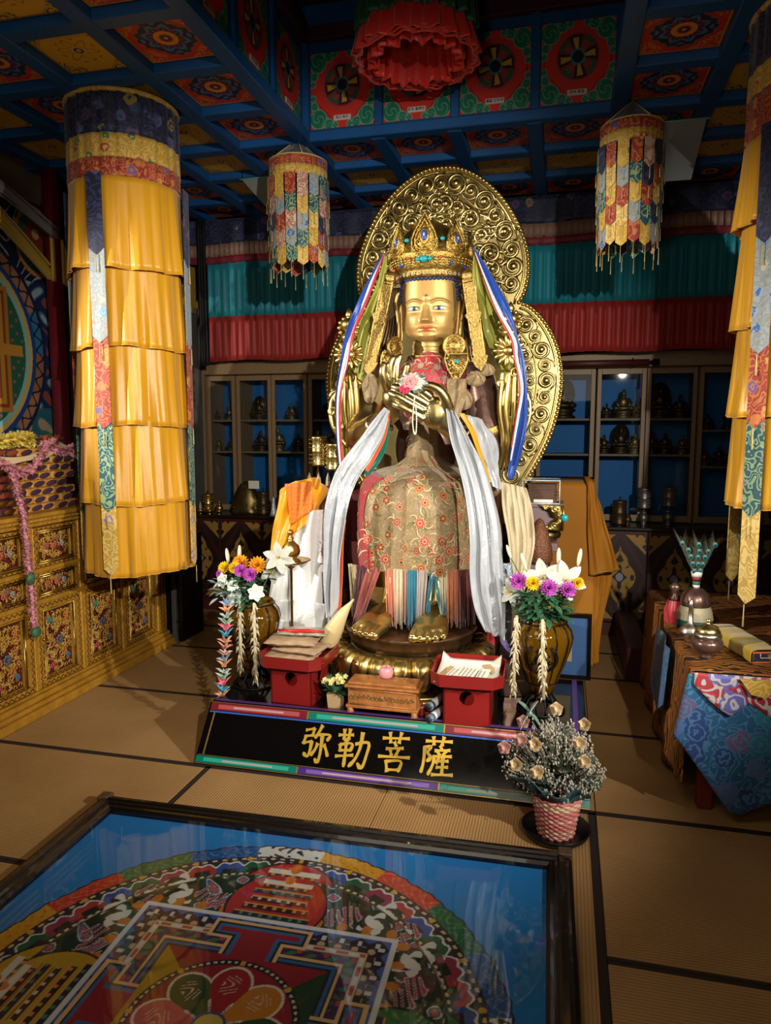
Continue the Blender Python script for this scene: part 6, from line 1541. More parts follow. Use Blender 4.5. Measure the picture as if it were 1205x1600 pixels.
def stupa():
    t = thing('reliquary_stupa', 'x', 'stupa', (0, 0, 0))
    obj('stupa_base', MB().lathe([(.05, 0), (.052, .02), (.04, .024), (.04, .045), (.034, .05)], (0, 0, 0), 20), 'silver_dull', t, loc=(0, 0, 0))
    obj('stupa_dome', MB().lathe([(.026, .05), (.040, .075), (.042, .095), (.032, .118), (.014, .126)], (0, 0, 0), 20), 'silver_dull', t, loc=(0, 0, 0))
    obj('spire', MB().lathe([(.016, .126), (.016, .136), (.009, .14), (.007, .18), (.012, .185), (.004, .2), (.0, .21)], (0, 0, 0), 14), 'silver_dull', t, loc=(0, 0, 0)); return t
P0 = {'a': statuette('bronze_small', True), 'b': statuette('bronze_pale', False), 'c': statuette('bronze_small', False), 's': stupa()}
used = set()
def put_thing(k, loc, label, sc, group):
    if k not in used: used.add(k); o = P0[k]; o.location = loc; o.scale = (sc,)*3; o['label'] = label
    else: o = copy_tree(P0[k], None, loc, 0, label, sc)
    o['group'] = group
rows = [  # cabinet, shelf(0 top,1 mid), [(x, kind, scale)], words for the shelf
 (0, 0, [(-3.13, 'c', .55), (-3.01, 's', .75)], 'top shelf, far left narrow glass cabinet'), (0, 1, [(-3.13, 'b', .75), (-3.0, 'c', .7)], 'middle shelf, far left narrow glass cabinet'),
 (1, 0, [(-2.72, 'a', 1.2), (-2.58, 'c', .8), (-2.40, 'b', .9)], 'top shelf, second glass cabinet from left'), (1, 1, [(-2.70, 'c', 1.15), (-2.53, 'b', 1.35), (-2.34, 'c', 1.0)], 'middle shelf, second glass cabinet from left'),
 (2, 0, [(-2.05, 'c', 1.2), (-1.88, 'a', 1.5), (-1.65, 'c', 1.)], 'top shelf, dark cabinet left of halo'), (2, 1, [(-2.02, 'b', 1.1), (-1.8, 'c', 1.0)], 'middle shelf, dark cabinet left of halo'),
 (5, 0, [(-.02, 'a', 1.9)], 'alone on top shelf, one door cabinet right of halo'),
 (6, 0, [(.33, 'c', .75), (.46, 'b', 1.45), (.585, 'c', 1.0), (.74, 'a', 1.6), (.89, 'c', 1.15)], 'top shelf, two door cabinet right of halo'),
 (6, 1, [(.32, 'c', .95), (.45, 'a', 1.35), (.56, 'b', 1.05), (.69, 'c', 1.1), (.79, 'c', 1.05), (.92, 'b', .95)], 'middle shelf, two door cabinet right of halo'),
 (7, 0, [(1.10, 'c', .8), (1.25, 's', 1.)], 'top shelf, cabinet by right yellow banner'), (7, 1, [(1.09, 'b', .8), (1.2, 'c', 1.0)], 'middle shelf, cabinet by right yellow banner')]
ordw = ['first', 'second', 'third', 'fourth', 'fifth', 'sixth']
for ci, si, its, wd_ in rows:
    for j, (x, k, sc) in enumerate(its):
        kind = {'a': 'bronze statuette with aura', 'b': 'pale bronze statuette', 'c': 'dark bronze statuette', 's': 'small stupa'}[k]
        n_ = ordw[j] + ' from left, ' if len(its) > 1 else ''
        put_thing(k, (x, 6.20, SHELVES[ci][si]), kind + ', ' + n_ + wd_, sc, 'statuettes in the glass cabinets')
def drum(x, y, z, r_, h, label, m_='gold_old', group='prayer drums and jars'):
    t = thing('prayer_drum', label, 'drum', (x, y, z), 0, group)
    obj('drum_body', MB().lathe([(.0, 0), (r_*.9, 0), (r_, h*.06), (r_*.94, h*.1), (r_*.94, h*.46), (r_, h*.5), (r_*.94, h*.54), (r_*.94, h*.9), (r_, h*.94), (r_*.9, h), (.0, h)], (0, 0, 0), 28, cap=False, mod=lambda a, zz: 1 + .012*math.cos(18*a)), m_, t, loc=(0, 0, 0))
    q = MB()
    for k in range(22):
        a = k*2*PI/22
        for zz in (.12, .88): q.ell((r_*.98*math.cos(a), r_*.98*math.sin(a), h*zz), (.004, .004, .005), 6, 4)
        for zz in (.25, .38, .62, .75): q.box(r_*.94*math.cos(a)-.0025, r_*.94*math.cos(a)+.0025, r_*.94*math.sin(a)-.003, r_*.94*math.sin(a)+.003, h*zz-.006, h*zz+.006)
    obj('drum_studs', q, m_, t, loc=(0, 0, 0), kind='stuff')
    obj('drum_spindle', MB().tube([(0, 0, -.03 if z > 1.3 else 0), (0, 0, h+.03)], .006, 8), m_, t, loc=(0, 0, 0)); return t
def jar(x, y, z, s, label, m_='silver_dull'):
    t = thing('lidded_jar', label, 'jar', (x, y, z), 0, 'prayer drums and jars')
    obj('jar_body', MB().lathe([(.03, 0), (.034, .008), (.026, .02), (.05, .06), (.052, .09), (.036, .12), (.03, .13)], (0, 0, 0), 24, mod=None), m_, t, loc=(0, 0, 0))
    obj('jar_lid', MB().lathe([(.034, .13), (.036, .138), (.028, .15), (.012, .16), (.008, .168), (.012, .176), (.0, .185)], (0, 0, 0), 20), m_, t, loc=(0, 0, 0)); t.scale = (s,)*3
CZ = .86
drum(.44, 5.92, CZ, .055, .19, 'dark drum on the counter, first from the left in the right cabinets', 'bronze_small'); drum(.80, 5.92, CZ+.15, .055, .15, 'silvery drum standing on a jar, left of two at right of the counter', 'silver_dull'); drum(.62, 5.92, CZ+.13, .05, .16, 'silvery drum standing on a pear jar in the middle of the right counter', 'silver_dull')
jar(.80, 5.92, CZ, .81, 'round silvery jar under the right drum on the counter'); jar(.62, 5.92, CZ, .70, 'pear shaped silvery jar under the middle drum on the counter'); jar(.50, 5.88, CZ, .55, 'small dark jar beside the leftmost right hand drum', 'bronze_small')
drum(-3.08, 5.88, CZ, .05, .17, 'dark drum behind the left yellow banner on the counter'); drum(-2.55, 5.88, CZ+.0, .05, .20, 'dark drum in the middle of the left counter', 'bronze_small'); drum(-2.18, 5.88, CZ, .055, .19, 'dark drum at the right of the left counter', 'bronze_small'); drum(-2.38, 5.90, CZ, .045, .17, 'slim dark drum beside a pale card on the left counter', 'bronze_small')
jar(-2.95, 5.84, CZ, .6, 'small gold lidded jar on the left counter', 'gold_old')
for k, (x, r_) in enumerate(((-3.11, .036), (-3.02, .032), (-2.93, .03), (-2.3, .03))):
    t = thing('offering_bowl', ['gold bowl with a white wick lamp at the far left of the counter', 'gold bowl second on the left counter', 'small gold bowl third on the left counter', 'small bowl beside the pale card on the left counter'][k], 'bowl', (x, 5.79, CZ), 0, 'offering bowls on the counter')
    obj('bowl_body', MB().lathe([(.5*r_, 0), (.4*r_, .008), (.8*r_, .018), (r_, .04), (.9*r_, .04), (.6*r_, .02), (.0, .016)], (0, 0, 0), 20, cap=False), 'gold_old', t, loc=(0, 0, 0))
    if k == 0: obj('flame_shape', MB().lathe([(.006, .03), (.012, .045), (.014, .06), (.008, .09), (.0, .11)], (0, 0, 0), 12), 'ivory', t, loc=(0, 0, 0))
# dark carved mound with ornaments, left counter
t = thing('carved_rock', 'dark carved rocky mound ornament on the left counter before the blue cabinets', 'ornament', (-2.72, 5.90, CZ))
q = random.Random(2); m = MB().lathe([(.14, 0), (.15, .02), (.13, .05), (.12, .12), (.09, .2), (.05, .26), (.0, .29)], (0, 0, 0), 24, sy=.55, mod=lambda a, z: 1 + .12*math.sin(5*a+z*30) + .06*math.sin(11*a))
obj('rock_body', m, 'bronze_dark', t, loc=(0, 0, 0)); m = MB()
for k in range(70):
    z = q.uniform(.02, .26); r_ = .15*(1-z/.31); a = q.uniform(PI, 2*PI); m.ell((r_*math.cos(a), .5*r_*math.sin(a)-.008, z), q.uniform(.006, .014), 7, 5)
obj('rock_figures', m, 'bronze_small', t, loc=(0, 0, 0), kind='stuff')
obj('display_card', MB().bbox(-.05, .05, -.002, .002, 0, .07, .001), 'paper', None, smooth=False, loc=(-2.60, 5.80, CZ+.23), label='small pale card leaning at the top of the dark carved mound', cat='card')
for k in range(3):
    t = thing('white_cone', ['taller white paper cone on the left counter by the dark drum', 'folded white paper on the left counter', 'small white paper cone on the left counter'][k], 'paper', (-2.42 + .09*k, 5.80, CZ), 0, 'white papers on the counter')
    obj('paper_fold', MB().lathe([(.035-.006*k, 0), (.02, .06), (.012, .15-.05*k), (.0, .17-.05*k)], (0, 0, 0), 8), 'white_silk', t, smooth=False, loc=(0, 0, 0))
# bottles with red labels at the far right of the counter, plastic bag in the blue cabinet
def bag_thing(c, r_, label, m_):
    q = random.Random(int(c[0]*100) % 97); ph = [q.uniform(0, 6) for _ in range(6)]
    return obj('plastic_bag', MB().lathe([(.02, 0), (r_*.9, .01), (r_, r_*.5), (r_*.9, r_*1.1), (r_*.5, r_*1.5), (r_*.2, r_*1.7), (r_*.28, r_*2)], (0, 0, 0), 36, sy=.7, mod=lambda a, z: 1 + .05*math.sin(5*a+ph[0]) + .04*math.sin(9*a+z*40+ph[1])), m_, loc=c, label=label, cat='bag')
mat('clear_bag', '#8c9490', .15, alpha=.55, coat=.6, bump=.8, bscale=25)
bag_thing((-.02, 5.88, CZ), .13, 'clear plastic bag tied up before the one door glass cabinet', 'clear_bag')
# ================================================================== behind and beside the statue
# stand with two prayer drums, left
st = thing('wooden_stand', 'dark wooden stand carrying two gold prayer drums left of the halo', 'stand', (-1.47, 4.40, 0))
obj('stand_top', MB().bbox(-1.66, -1.28, 4.30, 4.52, 1.225, 1.25, .004), 'red_dark', st, smooth=False)
for sx in (-1.64, -1.30):
    for sy in (4.32, 4.50): obj('leg', MB().box(sx-.012, sx+.012, sy-.012, sy+.012, PZ, 1.226), 'red_dark', st, smooth=False)
drum(-1.513, 4.36, 1.37, .058, .19, 'taller gold prayer drum, left one of two beside the halo', 'gold', 'pair of gold prayer drums'); drum(-1.40, 4.36, 1.345, .060, .17, 'shorter gold prayer drum, right one of two beside the halo', 'gold', 'pair of gold prayer drums')
for x, y, z in ((-1.513, 4.36, 1.34), (-1.40, 4.36, 1.315)): obj('drum_post', MB().tube([(x, y, 1.25), (x, y, z+.002)], .012, 10).tube([(x, y, 1.25), (x, y, 1.256)], .04, 16), 'gold_old', st)
for k in range(4):
    t = thing('folded_talisman', ['brown folded talisman at the left under the gold drums', 'second brown folded talisman under the gold drums', 'third folded talisman under the gold drums', 'white folded talisman beside the drums and ribbon'][k], 'talisman', (-1.555 + .062*k, 4.315, 1.25), 0, 'talismans under the drums')
    obj('talisman_fold', MB().lathe([(.018, 0), (.012, .05), (.0, .085)], (0, 0, 0), 5), 'kraft' if k < 3 else 'paper', t, smooth=False, loc=(0, 0, 0))
# wrapped bundle under yellow silk
wb = thing('wrapped_bundle', 'tall bundle wrapped in white plastic and bright yellow orange silk, left of the statue', 'bundle', (-1.5, 3.95, PZ))
obj('bundle_core', MB().lathe([(.17, PZ), (.18, .5), (.16, .9), (.12, 1.2), (.06, 1.3)], (-1.47, 4.0, 0), 20, sy=.7), 'ivory', wb)
def wr(u, v, x0, x1, z0, z1, r_, sd, fl):
    a = lerp(PI*1.05, -.05*PI, u); x = lerp(x0, x1, (1-math.cos(PI*u))/2); z = lerp(z0, z1, v)
    y = 3.98 - r_*math.sin(PI*u)**.7 + .012*math.sin(17*u*2 + sd + 3*v) + .010*math.sin(9*v + 13*u + sd) - fl*v*.08
    return x, y, z
def w1(u, v):
    sp = .05*ss(.4, 1, v); return wr(u, v, -1.58 - sp - .05*ss(0, .2, v), -1.30 + .01*v, 1.15, .42, .16, 1, 1)
solid(obj('plastic_wrap', MB().grid(w1, 50, 60), 'white_plastic', wb), .003)
def w2(u, v):
    top = interp([(0, 1.20), (.25, 1.27), (.5, 1.31), (.8, 1.335), (1, 1.28)], u); bot = interp([(0, .86), (.3, .90), (.55, .93), (.6, 1.02), (1, 1.15)], u)
    x, y, z = wr(u, v, -1.645 + .06*(1-v), -1.335 + .02*math.sin(v*5), 0, 1, .19, 4, .4); return x, y, lerp(top, bot, v)
mat('silk_amber', '#e09a10', .35, bump=.4, bscale=20, sheen=.3, var=.18, vscale=7)
solid(obj('yellow_silk_wrap', MB().grid(w2, 46, 36), 'silk_amber', wb), .004)
def w3(u, v):
    x = lerp(-1.50, -1.335, u) + .03*v*(1-u); z = lerp(1.30 + .02*u, 1.06 + .10*u, v); return x, 3.76 - .03*math.sin(PI*u) + .008*math.sin(22*u+4*v), z
solid(obj('orange_gauze', MB().grid(w3, 20, 16), mat('gauze_orange', '#d8721c', .5, bump=.6, bscale=60), wb), .002)
for k, (a, b, c, d) in enumerate(((.62, -1.66, -1.28, .40), (.52, -1.68, -1.24, .30))):
    def w4(u, v): return (lerp(b, c, u), 3.80 - .05*k - .05*math.sin(PI*u) + .012*math.sin(12*u+6*v+k), lerp(a, d, v) + .03*math.sin(3*u+k))
    solid(obj('plastic_wrap', MB().grid(w4, 30, 20), 'white_plastic', wb), .003)
# brass lidded stand in front of it
bs = thing('brass_offering_dish', 'brass dish with domed finial lid on a tall stem before the white bundle', 'dish', (-1.43, 3.66, PZ))
obj('stem', MB().lathe([(.05, 0), (.052, .01), (.02, .03), (.007, .06), (.007, .58), (.03, .60)], (0, 0, 0), 18), 'gold_old', bs, loc=(0, 0, 0))
obj('dish', MB().lathe([(.03, .60), (.075, .612), (.108, .63), (.104, .634), (.07, .622), (.0, .618)], (0, 0, 0), 32, cap=False), 'gold_old', bs, loc=(0, 0, 0))
obj('domed_lid', MB().lathe([(.055, .622), (.045, .64), (.03, .645), (.045, .66), (.05, .68), (.042, .71), (.02, .735), (.014, .742), (.02, .75), (.012, .758), (.008, .765), (.018, .78), (.016, .792), (.0, .80)], (0, 0, 0), 28, mod=lambda a, z: 1 + (.05*math.cos(14*a) if .65 < z < .72 else 0)), 'gold_bright', bs, loc=(0, 0, 0))
# ---- pedestal with gilt bracket and glass case, right
pd = thing('gilded_pedestal', 'purple grey pedestal with gilt lotus column and gold scroll bracket, right of the statue', 'pedestal', (-.11, 4.15, PZ))
mat('mauve_paint', '#6e5a5c', .5)
obj('pedestal_block', MB().bbox(-.215, -.005, 4.05, 4.26, 1.045, 1.19, .004), 'mauve_paint', pd, smooth=False); obj('pedestal_slab', MB().bbox(-.225, .008, 4.04, 4.27, 1.175, 1.195, .003), 'mauve_paint', pd, smooth=False); obj('pedestal_slab', MB().bbox(-.20, -.02, 4.06, 4.25, .93, .975, .003), 'mauve_paint', pd, smooth=False)
obj('lotus_capital', MB().lathe([(.06, .965), (.075, .98), (.10, 1.0), (.105, 1.02), (.09, 1.045)], (-.11, 4.15, 0), 32, mod=lambda a, z: 1 + .06*abs(math.sin(8*a))), 'gold', pd)
obj('column', MB().lathe([(.09, PZ), (.09, .30), (.05, .34), (.035, .42), (.04, .6), (.055, .75), (.05, .86), (.04, .9), (.055, .93)], (-.11, 4.15, 0), 24, mod=lambda a, z: 1 + .12*math.sin(4*a + z*40)), 'gold', pd)
m = MB()
for sx, pts in ((1, [(0.008, 1.19), (-.13, 1.19), (-.10, 1.165), (-.075, 1.155), (-.06, 1.125), (-.035, 1.118), (-.06, 1.10), (-.075, 1.078), (-.10, 1.07), (-.13, 1.048), (0.008, 1.048)]),): m.prism(pts, 4.034, 4.048)
for (x, z, r_) in ((-.04, 1.165, .022), (-.085, 1.175, .014), (-.04, 1.075, .022), (-.085, 1.062, .013), (-.012, 1.14, .014), (-.012, 1.10, .014)):
    m.tube([(x + r_*(1-t/12)*math.cos(t*.9), 4.030 - .0006*t, z + r_*(1-t/12)*math.sin(t*.9)) for t in range(12)], [.005]*12, 6); m.ell((x, 4.030, z), r_*.3, 8, 6)
m.tube([(.004, 4.03, 1.05), (.012, 4.03, 1.12), (.004, 4.03, 1.19)], .006, 6); obj('gilt_bracket', m, 'gold_bright', pd)
obj('turquoise_knob', MB().ell((.014, 4.026, 1.122), (.021, .014, .021), 16, 10), 'turquoise', pd)
gc = thing('glass_case', 'small clear case holding an old brown book on the gilded pedestal', 'case', (-.115, 4.15, 1.195))
obj('case_walls', MB().box(-.10, .10, -.10, -.097, 0, .125).box(-.10, .10, .097, .10, 0, .125).box(-.10, -.097, -.097, .097, 0, .125).box(.097, .10, -.097, .097, 0, .125).box(-.105, .105, -.105, .105, .125, .131), 'clear_case', gc, smooth=False, loc=(0, 0, 0))
e_ = MB()
for z in (.001, .127):
    for a, b in (((-.1, -.1), (.1, -.1)), ((.1, -.1), (.1, .1)), ((.1, .1), (-.1, .1)), ((-.1, .1), (-.1, -.1))): e_.tube([(a[0], a[1], z), (b[0], b[1], z)], .003, 5)
for a in (-.1, .1):
    for b in (-.1, .1): e_.tube([(a, b, 0), (a, b, .127)], .0025, 5)
obj('case_edges', e_, mat('case_edge', '#b8c4c0', .2), gc, loc=(0, 0, 0), kind='stuff')
bk = thing('old_book', 'old brown book with ragged page edges inside the small clear case', 'book', (-.11, 4.15, 1.197))
m = MB()
for k in range(9): m.bbox(-.078 + rnd.uniform(-.004, .004), .078 + rnd.uniform(-.004, .004), -.07 + rnd.uniform(-.004, .004), .07, .022 + .009*k, .030 + .009*k, .002)
obj('page_block', m, mat('old_pages', '#5a4034', .8, bump=.5, bscale=60, var=.3), bk, smooth=False, loc=(0, 0, 0), kind='stuff'); obj('book_support', MB().bbox(-.08, .08, -.075, .07, 0, .02, .002), 'old_pages', bk, smooth=False, loc=(0, 0, 0)); obj('pale_label', MB().bbox(-.045, .06, -.082, -.079, .002, .02, .001), 'paper', bk, smooth=False, loc=(0, 0, 0))
# bronze bird shaped ornament, brown cone
obj('bronze_shell', MB().lathe([(.06, 0), (.075, .02), (.07, .09), (.05, .17), (.02, .235), (.0, .25)], (0, 0, 0), 28), mat('leather_brown', '#6a4028', .45, .3, bump=.9, bscale=90), loc=(-0.116, 3.980, 0.875), label='brown scaly cone shaped ornament under the creamy scarf beside the pedestal', cat='ornament')
sb_ = Vector((-0.116, 3.980, 0.875)); obj('ornament_post', MB().bbox(sb_.x-.05, sb_.x+.05, 3.93, 4.03, PZ, sb_.z+.004, .004), 'mauve_paint', pd, smooth=False)
cr = thing('bronze_crane', 'long necked brown bronze bird behind the right vase bouquet', 'ornament', (-0.181, 3.620, 0.543))
B0 = Vector((-0.181, 3.620, 0.543))
crp = [(-.0, 0, -.30), (.01, 0, 0), (.0, 0, .08), (-.035, 0, .17), (-.07, 0, .23), (-.085, 0, .27), (-.10, 0, .285)]
obj('bird_neck', MB().tube(catmull(crp, 5), [.03]*6 + [.06, .065, .065, .06, .055, .05, .042, .036, .032, .028, .026, .024, .024, .026, .028, .026, .022, .02, .018, .016, .014, .012, .010, .008, .006], 16), mat('bird_brown', '#6e5440', .4, .3, var=.2), cr, loc=(0, 0, 0))
obj('beak', MB().tube([(-.09, 0, .28), (-.13, 0, .285), (-.15, 0, .275)], [.022, .012, .003], 10), 'bird_brown', cr, loc=(0, 0, 0))
obj('bird_body', MB().ell((.02, .03, .02), (.07, .08, .09), 18, 12), 'bird_brown', cr, loc=(0, 0, 0))
# ---- blue matted picture
pf_ = thing('framed_picture', 'framed picture with wide blue mat leaning behind the right vase', 'picture', (-.07, 3.98, PZ))
x0, x1, z0, z1 = -.30, .172, .268, .612
def tiltY(z): return 3.90 + (z - .265)*.18
def pslab(n, a, b, c, d, o0, o1, m_):
    v = [(x, tiltY(z) + o, z) for o in (o0, o1) for x, z in ((a, c), (b, c), (b, d), (a, d))]
    obj(n, MB().add(v, [(0, 1, 2, 3), (7, 6, 5, 4), (0, 4, 5, 1), (1, 5, 6, 2), (2, 6, 7, 3), (3, 7, 4, 0)]), m_, pf_, smooth=False)
mat('mat_blue', '#17406e', .6); mat('picture_tan', '#8c7454', .7)
for a, b, c, d in ((x0, x1, z0, z0+.02), (x0, x1, z1-.02, z1), (x0, x0+.02, z0+.02, z1-.02), (x1-.02, x1, z0+.02, z1-.02)): pslab('frame_bar', a, b, c, d, -.012, .012, 'black_lacquer')
pslab('blue_mat', x0+.02, x1-.02, z0+.02, z1-.02, .0, .008, 'mat_blue'); pslab('inner_mat', x0+.035, x1-.035, z0+.035, z1-.035, -.003, -.0005, 'mat_blue'); pslab('picture_sheet', x0+.10, x1-.10, z0+.09, z1-.09, -.006, -.0035, 'picture_tan')
pslab('glass_sheet', x0+.02, x1-.02, z0+.02, z1-.02, -.010, -.008, 'clear_case')
# colourful tin and brown box between tray and vase
tn = thing('printed_tin', 'small colourful printed tin behind the right red stand', 'tin', (-.245, 3.72, PZ))
obj('tin_body', MB().lathe([(.05, 0), (.052, .01), (.052, .40), (.05, .41), (.0, .41)], (0, 0, 0), 24), mat('tin_print', '#7a6a9c', .4, var=.7, vscale=30), tn, loc=(0, 0, 0)); obj('tin_lid', MB().lathe([(.054, .395), (.054, .42), (.0, .422)], (0, 0, 0), 24), 'paper', tn, loc=(0, 0, 0))
bx = thing('brown_case', 'dark brown wooden case standing slanted behind the right vase', 'case', (-.20, 3.62, PZ), R(12))
obj('case_box', MB().bbox(-.09, .06, -.05, .05, 0, .17, .004), 'patina_brown', bx, smooth=False, loc=(0, 0, 0)); obj('case_strap', MB().bbox(-.092, .062, -.052, .052, .08, .09, .002), 'gilt_line', bx, smooth=False, loc=(0, 0, 0))

rs = thing('rolled_scroll', 'long rolled dark red scroll with dark end knob above the right glass cabinets', 'scroll', (.3, 5.95, 2.11))
obj('scroll_roll', MB().tube([(-.25, 5.955, 2.112), (.62, 5.955, 2.112)], .026, 16), 'plinth_red', rs); obj('scroll_knob', MB().lathe([(.012, 0), (.014, .02), (.026, .03), (.026, .045), (.018, .055), (.028, .062), (.028, .07), (.0, .072)], (0, 0, 0), 16).xf(Matrix.Translation((.62, 5.955, 2.112)) @ Matrix.Rotation(PI/2, 4, 'Y')), 'iron_black', rs)
obj('scroll_hook', MB().tube([(-.15, 5.98, 2.15), (-.15, 5.955, 2.145), (-.15, 5.925, 2.112), (-.15, 5.955, 2.08), (-.15, 5.98, 2.085)], .004, 6), 'iron_black', rs); obj('scroll_hook', MB().tube([(.5, 5.98, 2.15), (.5, 5.955, 2.145), (.5, 5.925, 2.112), (.5, 5.955, 2.08), (.5, 5.98, 2.085)], .004, 6), 'iron_black', rs)
# ================================================================== framed sand mandala picture lying on the floor
def p_mandala(X, Y):
    n = len(X); X = X/.985; Y = Y/.985; r0_ = np.hypot(X, Y); k_ = np.where(r0_ < .738, 1.07, 1.0); X = X*k_; Y = Y*k_ + np.where(r0_ < .738, .025, 0); r = np.hypot(X, Y); t = np.arctan2(X, Y); m_ = np.maximum(np.abs(X), np.abs(Y))
    c = np.tile(rgb('#0f74bc'), (n, 1)); td = np.degrees(t)
    # flame ring in coloured lengths
    fl = .945 + .003*np.sin(90*t) + .004*np.sin(31*t)
    sec = np.mod(np.floor((td + 13)/18), 5).astype(int); ring = r < fl
    pal = [rgb('#c9ccc8'), rgb('#cc921a'), rgb('#b8341c'), rgb('#1c5a3a'), rgb('#124a8c')]
    for k in range(5): c[ring & (sec == k)] = pal[k]
    sw = np.sin(60*r + 3*np.sin(40*t)) * np.sin(55*t + 3*np.sin(50*r))
    put(c, ring & (sw > .45) & (sec == 0), '#1c2430'); put(c, ring & (np.abs(sw) < .12) & (sec == 2), '#d06048'); put(c, ring & (np.abs(sw) < .12) & (sec == 3), '#3c8a5c')
    put(c, ring & (np.abs(sw) < .12) & (sec == 4), '#3a7ab0'); put(c, ring & (np.abs(sw) < .08) & (sec == 1), '#a8700c')
    put(c, ring & (r > fl - .008), '#101828')
    put(c, r < .865, '#241830'); put(c, (np.abs(r - .85) < .006) & (np.cos(130*t) > .1), '#c9b47a'); put(c, (np.abs(r-.85) < .013) & (np.cos(24*t) > .965), '#c79a2c')
    # lotus petal ring
    put(c, r < .828, '#0c3020'); N_ = 44; ph = np.mod(t*N_/(2*PI), 1) - .5; idx = np.mod(np.floor(t*N_/(2*PI)), 4).astype(int)
    pr = (r - .755)/.075; lob = .93 - .55*np.abs(ph)**2*2 - .10*np.cos(ph*4*PI)
    pet = (pr > 0) & (pr < lob) & (r < .835); cols = ['#a8302c', '#1c4a9c', '#12563a', '#b08c2c']
    put(c, (pr > 0) & (pr < lob + .14) & (r < .835), '#d0d0cc')
    for k in range(4): put(c, pet & (idx == (k if k < 3 else 3)), cols[k] if k < 3 else '#8c2a4c')
    put(c, pet & (pr < .45) & (np.abs(ph) < .28), '#0c1c20')
    put(c, (r0_ < .762), '#0c2a1c'); put(c, (np.abs(r0_ - .748) < .005) & (np.cos(150*t) > 0), '#d8d0a0'); put(c, (np.abs(r0_-.738) < .003), '#5a4a2c')
    f = r0_ < .733
    # curling clouds, scarves and mounds on the green field
    cl = np.sin(26*X + 3*np.sin(17*Y)) * np.sin(26*Y + 3*np.sin(17*X))
    put(c, f & (np.abs(cl-.35) < .10) & (r > .55), '#c0c4c0'); put(c, f & (cl > .52) & (r > .55), '#2c5a9c'); put(c, f & (cl > .72) & (r > .55), '#b05040')
    aX, aY = np.abs(X), np.abs(Y)
    for (px, py, col) in ((.42, .60, '#d0d0cc'), (.60, .42, '#d0d0cc')):
        d = np.hypot(aX - px, aY - py); put(c, (d < .085) & f, '#0c2a1c'); th_ = np.arctan2(aY-py, aX-px); put(c, (d < .06 + .015*np.cos(5*th_)) & (np.sin(90*d+2*th_) > -.1), col); put(c, d < .026, '#d8d8d4')
    for (px, py) in ((.31, .63), (.63, .31), (.24, .60), (.6, .24), (.52, .52)):
        d = np.hypot(aX-px, (aY-py)); w_ = np.sin(70*(aY-py) + 9*np.sin(30*(aX-px))); put(c, (d < .055) & (w_ > .1), '#b8a09c'); put(c, (d < .05) & (w_ > .6), '#8c3c5c')
    for px in (.2, .3, .4, .5): 
        for A, B in ((aX, aY), (aY, aX)): put(c, f & (np.hypot((A-px)*1.4, B-.555) < .028), '#c0701c')
    # gate discs: red at the top, yellow at the left, green right, pale below
    for (gx, gy, col, hor) in ((0, .62, '#a82424', 0), (-.62, 0, '#b8921c', 1), (.62, 0, '#1c6a3c', 1), (0, -.62, '#b8b8b0', 0)):
        U, V = (X-gx, (Y-gy)*np.sign(gy)) if not hor else (Y-gy, (X-gx)*np.sign(gx))
        d = np.hypot(U, V); put(c, d < .215, '#1c1018'); put(c, d < .205, col)
        aU = np.abs(U)
        for k, (vv, ww) in enumerate(((-.12, .15), (-.07, .16), (-.02, .14), (.03, .12), (.08, .13), (.12, .10))):
            b = (np.abs(V-vv) < .018) & (aU < ww) & (d < .2)
            put(c, b, ('#3a1418', '#1c1830', '#241018')[k % 3]); put(c, (np.abs(V-vv-.012) < .004) & (aU < ww) & (d < .2), '#c9903c'); put(c, b & (np.cos(150*U) > .4) & (np.abs(V-vv) < .008), ('#c8c0b0', '#3c7c5c', '#c87c3c')[k % 3])
        put(c, (aU < .11) & (np.abs(V-.145) < .014), '#d0ccc0'); put(c, (np.hypot(U, (V-.175)*.7) < .024), '#c0641c')
        put(c, (np.abs(V+.125) < .03) & (aU < .13) & (np.mod(np.arctan2(V+.2, U)*18/PI, 1) < .5) & (d < .2), '#c05a4c')
    # palace walls
    s = m_ < .535; put(c, s, '#d0d2d6'); put(c, m_ < .512, '#14142c')
    u_ = np.where(aX > aY, Y, X); tri = np.abs(np.mod(u_*14, 1)-.5)*2; pm = (m_ - .44)/.072
    put(c, (m_ < .512) & (m_ > .485) & (tri > (.512-m_)/.027), '#3c5aa8'); put(c, (m_ < .495) & (m_ > .47) & (tri < .25), '#c8c8d0'); put(c, (m_ < .47) & (m_ > .44) & (np.sin(95*X)*np.sin(95*Y) > .25), '#c0a080')
    put(c, (m_ < .47) & (m_ > .44) & (np.abs(np.sin(22*X)*np.sin(22*Y)) > .93), '#c07a3c')
    put(c, m_ < .436, '#c8b090'); put(c, m_ < .428, '#a83c34'); put(c, (m_ < .428) & (np.mod(u_*11, 1) < .5), '#c8ccd0'); put(c, m_ < .415, '#c8b090')
    put(c, m_ < .408, '#3a1c4c'); put(c, (m_ < .402) & (m_ > .368) & (np.sin(80*X+2*np.sin(60*Y))*np.sin(80*Y) > .2), '#2c7048'); put(c, (m_ < .402) & (m_ > .368) & (np.sin(60*X)*np.sin(60*Y) > .75), '#a83c50')
    put(c, m_ < .362, '#d8b07c'); put(c, m_ < .348, '#1c1820'); put(c, m_ < .342, '#2c6098'); put(c, m_ < .328, '#0c1c30')
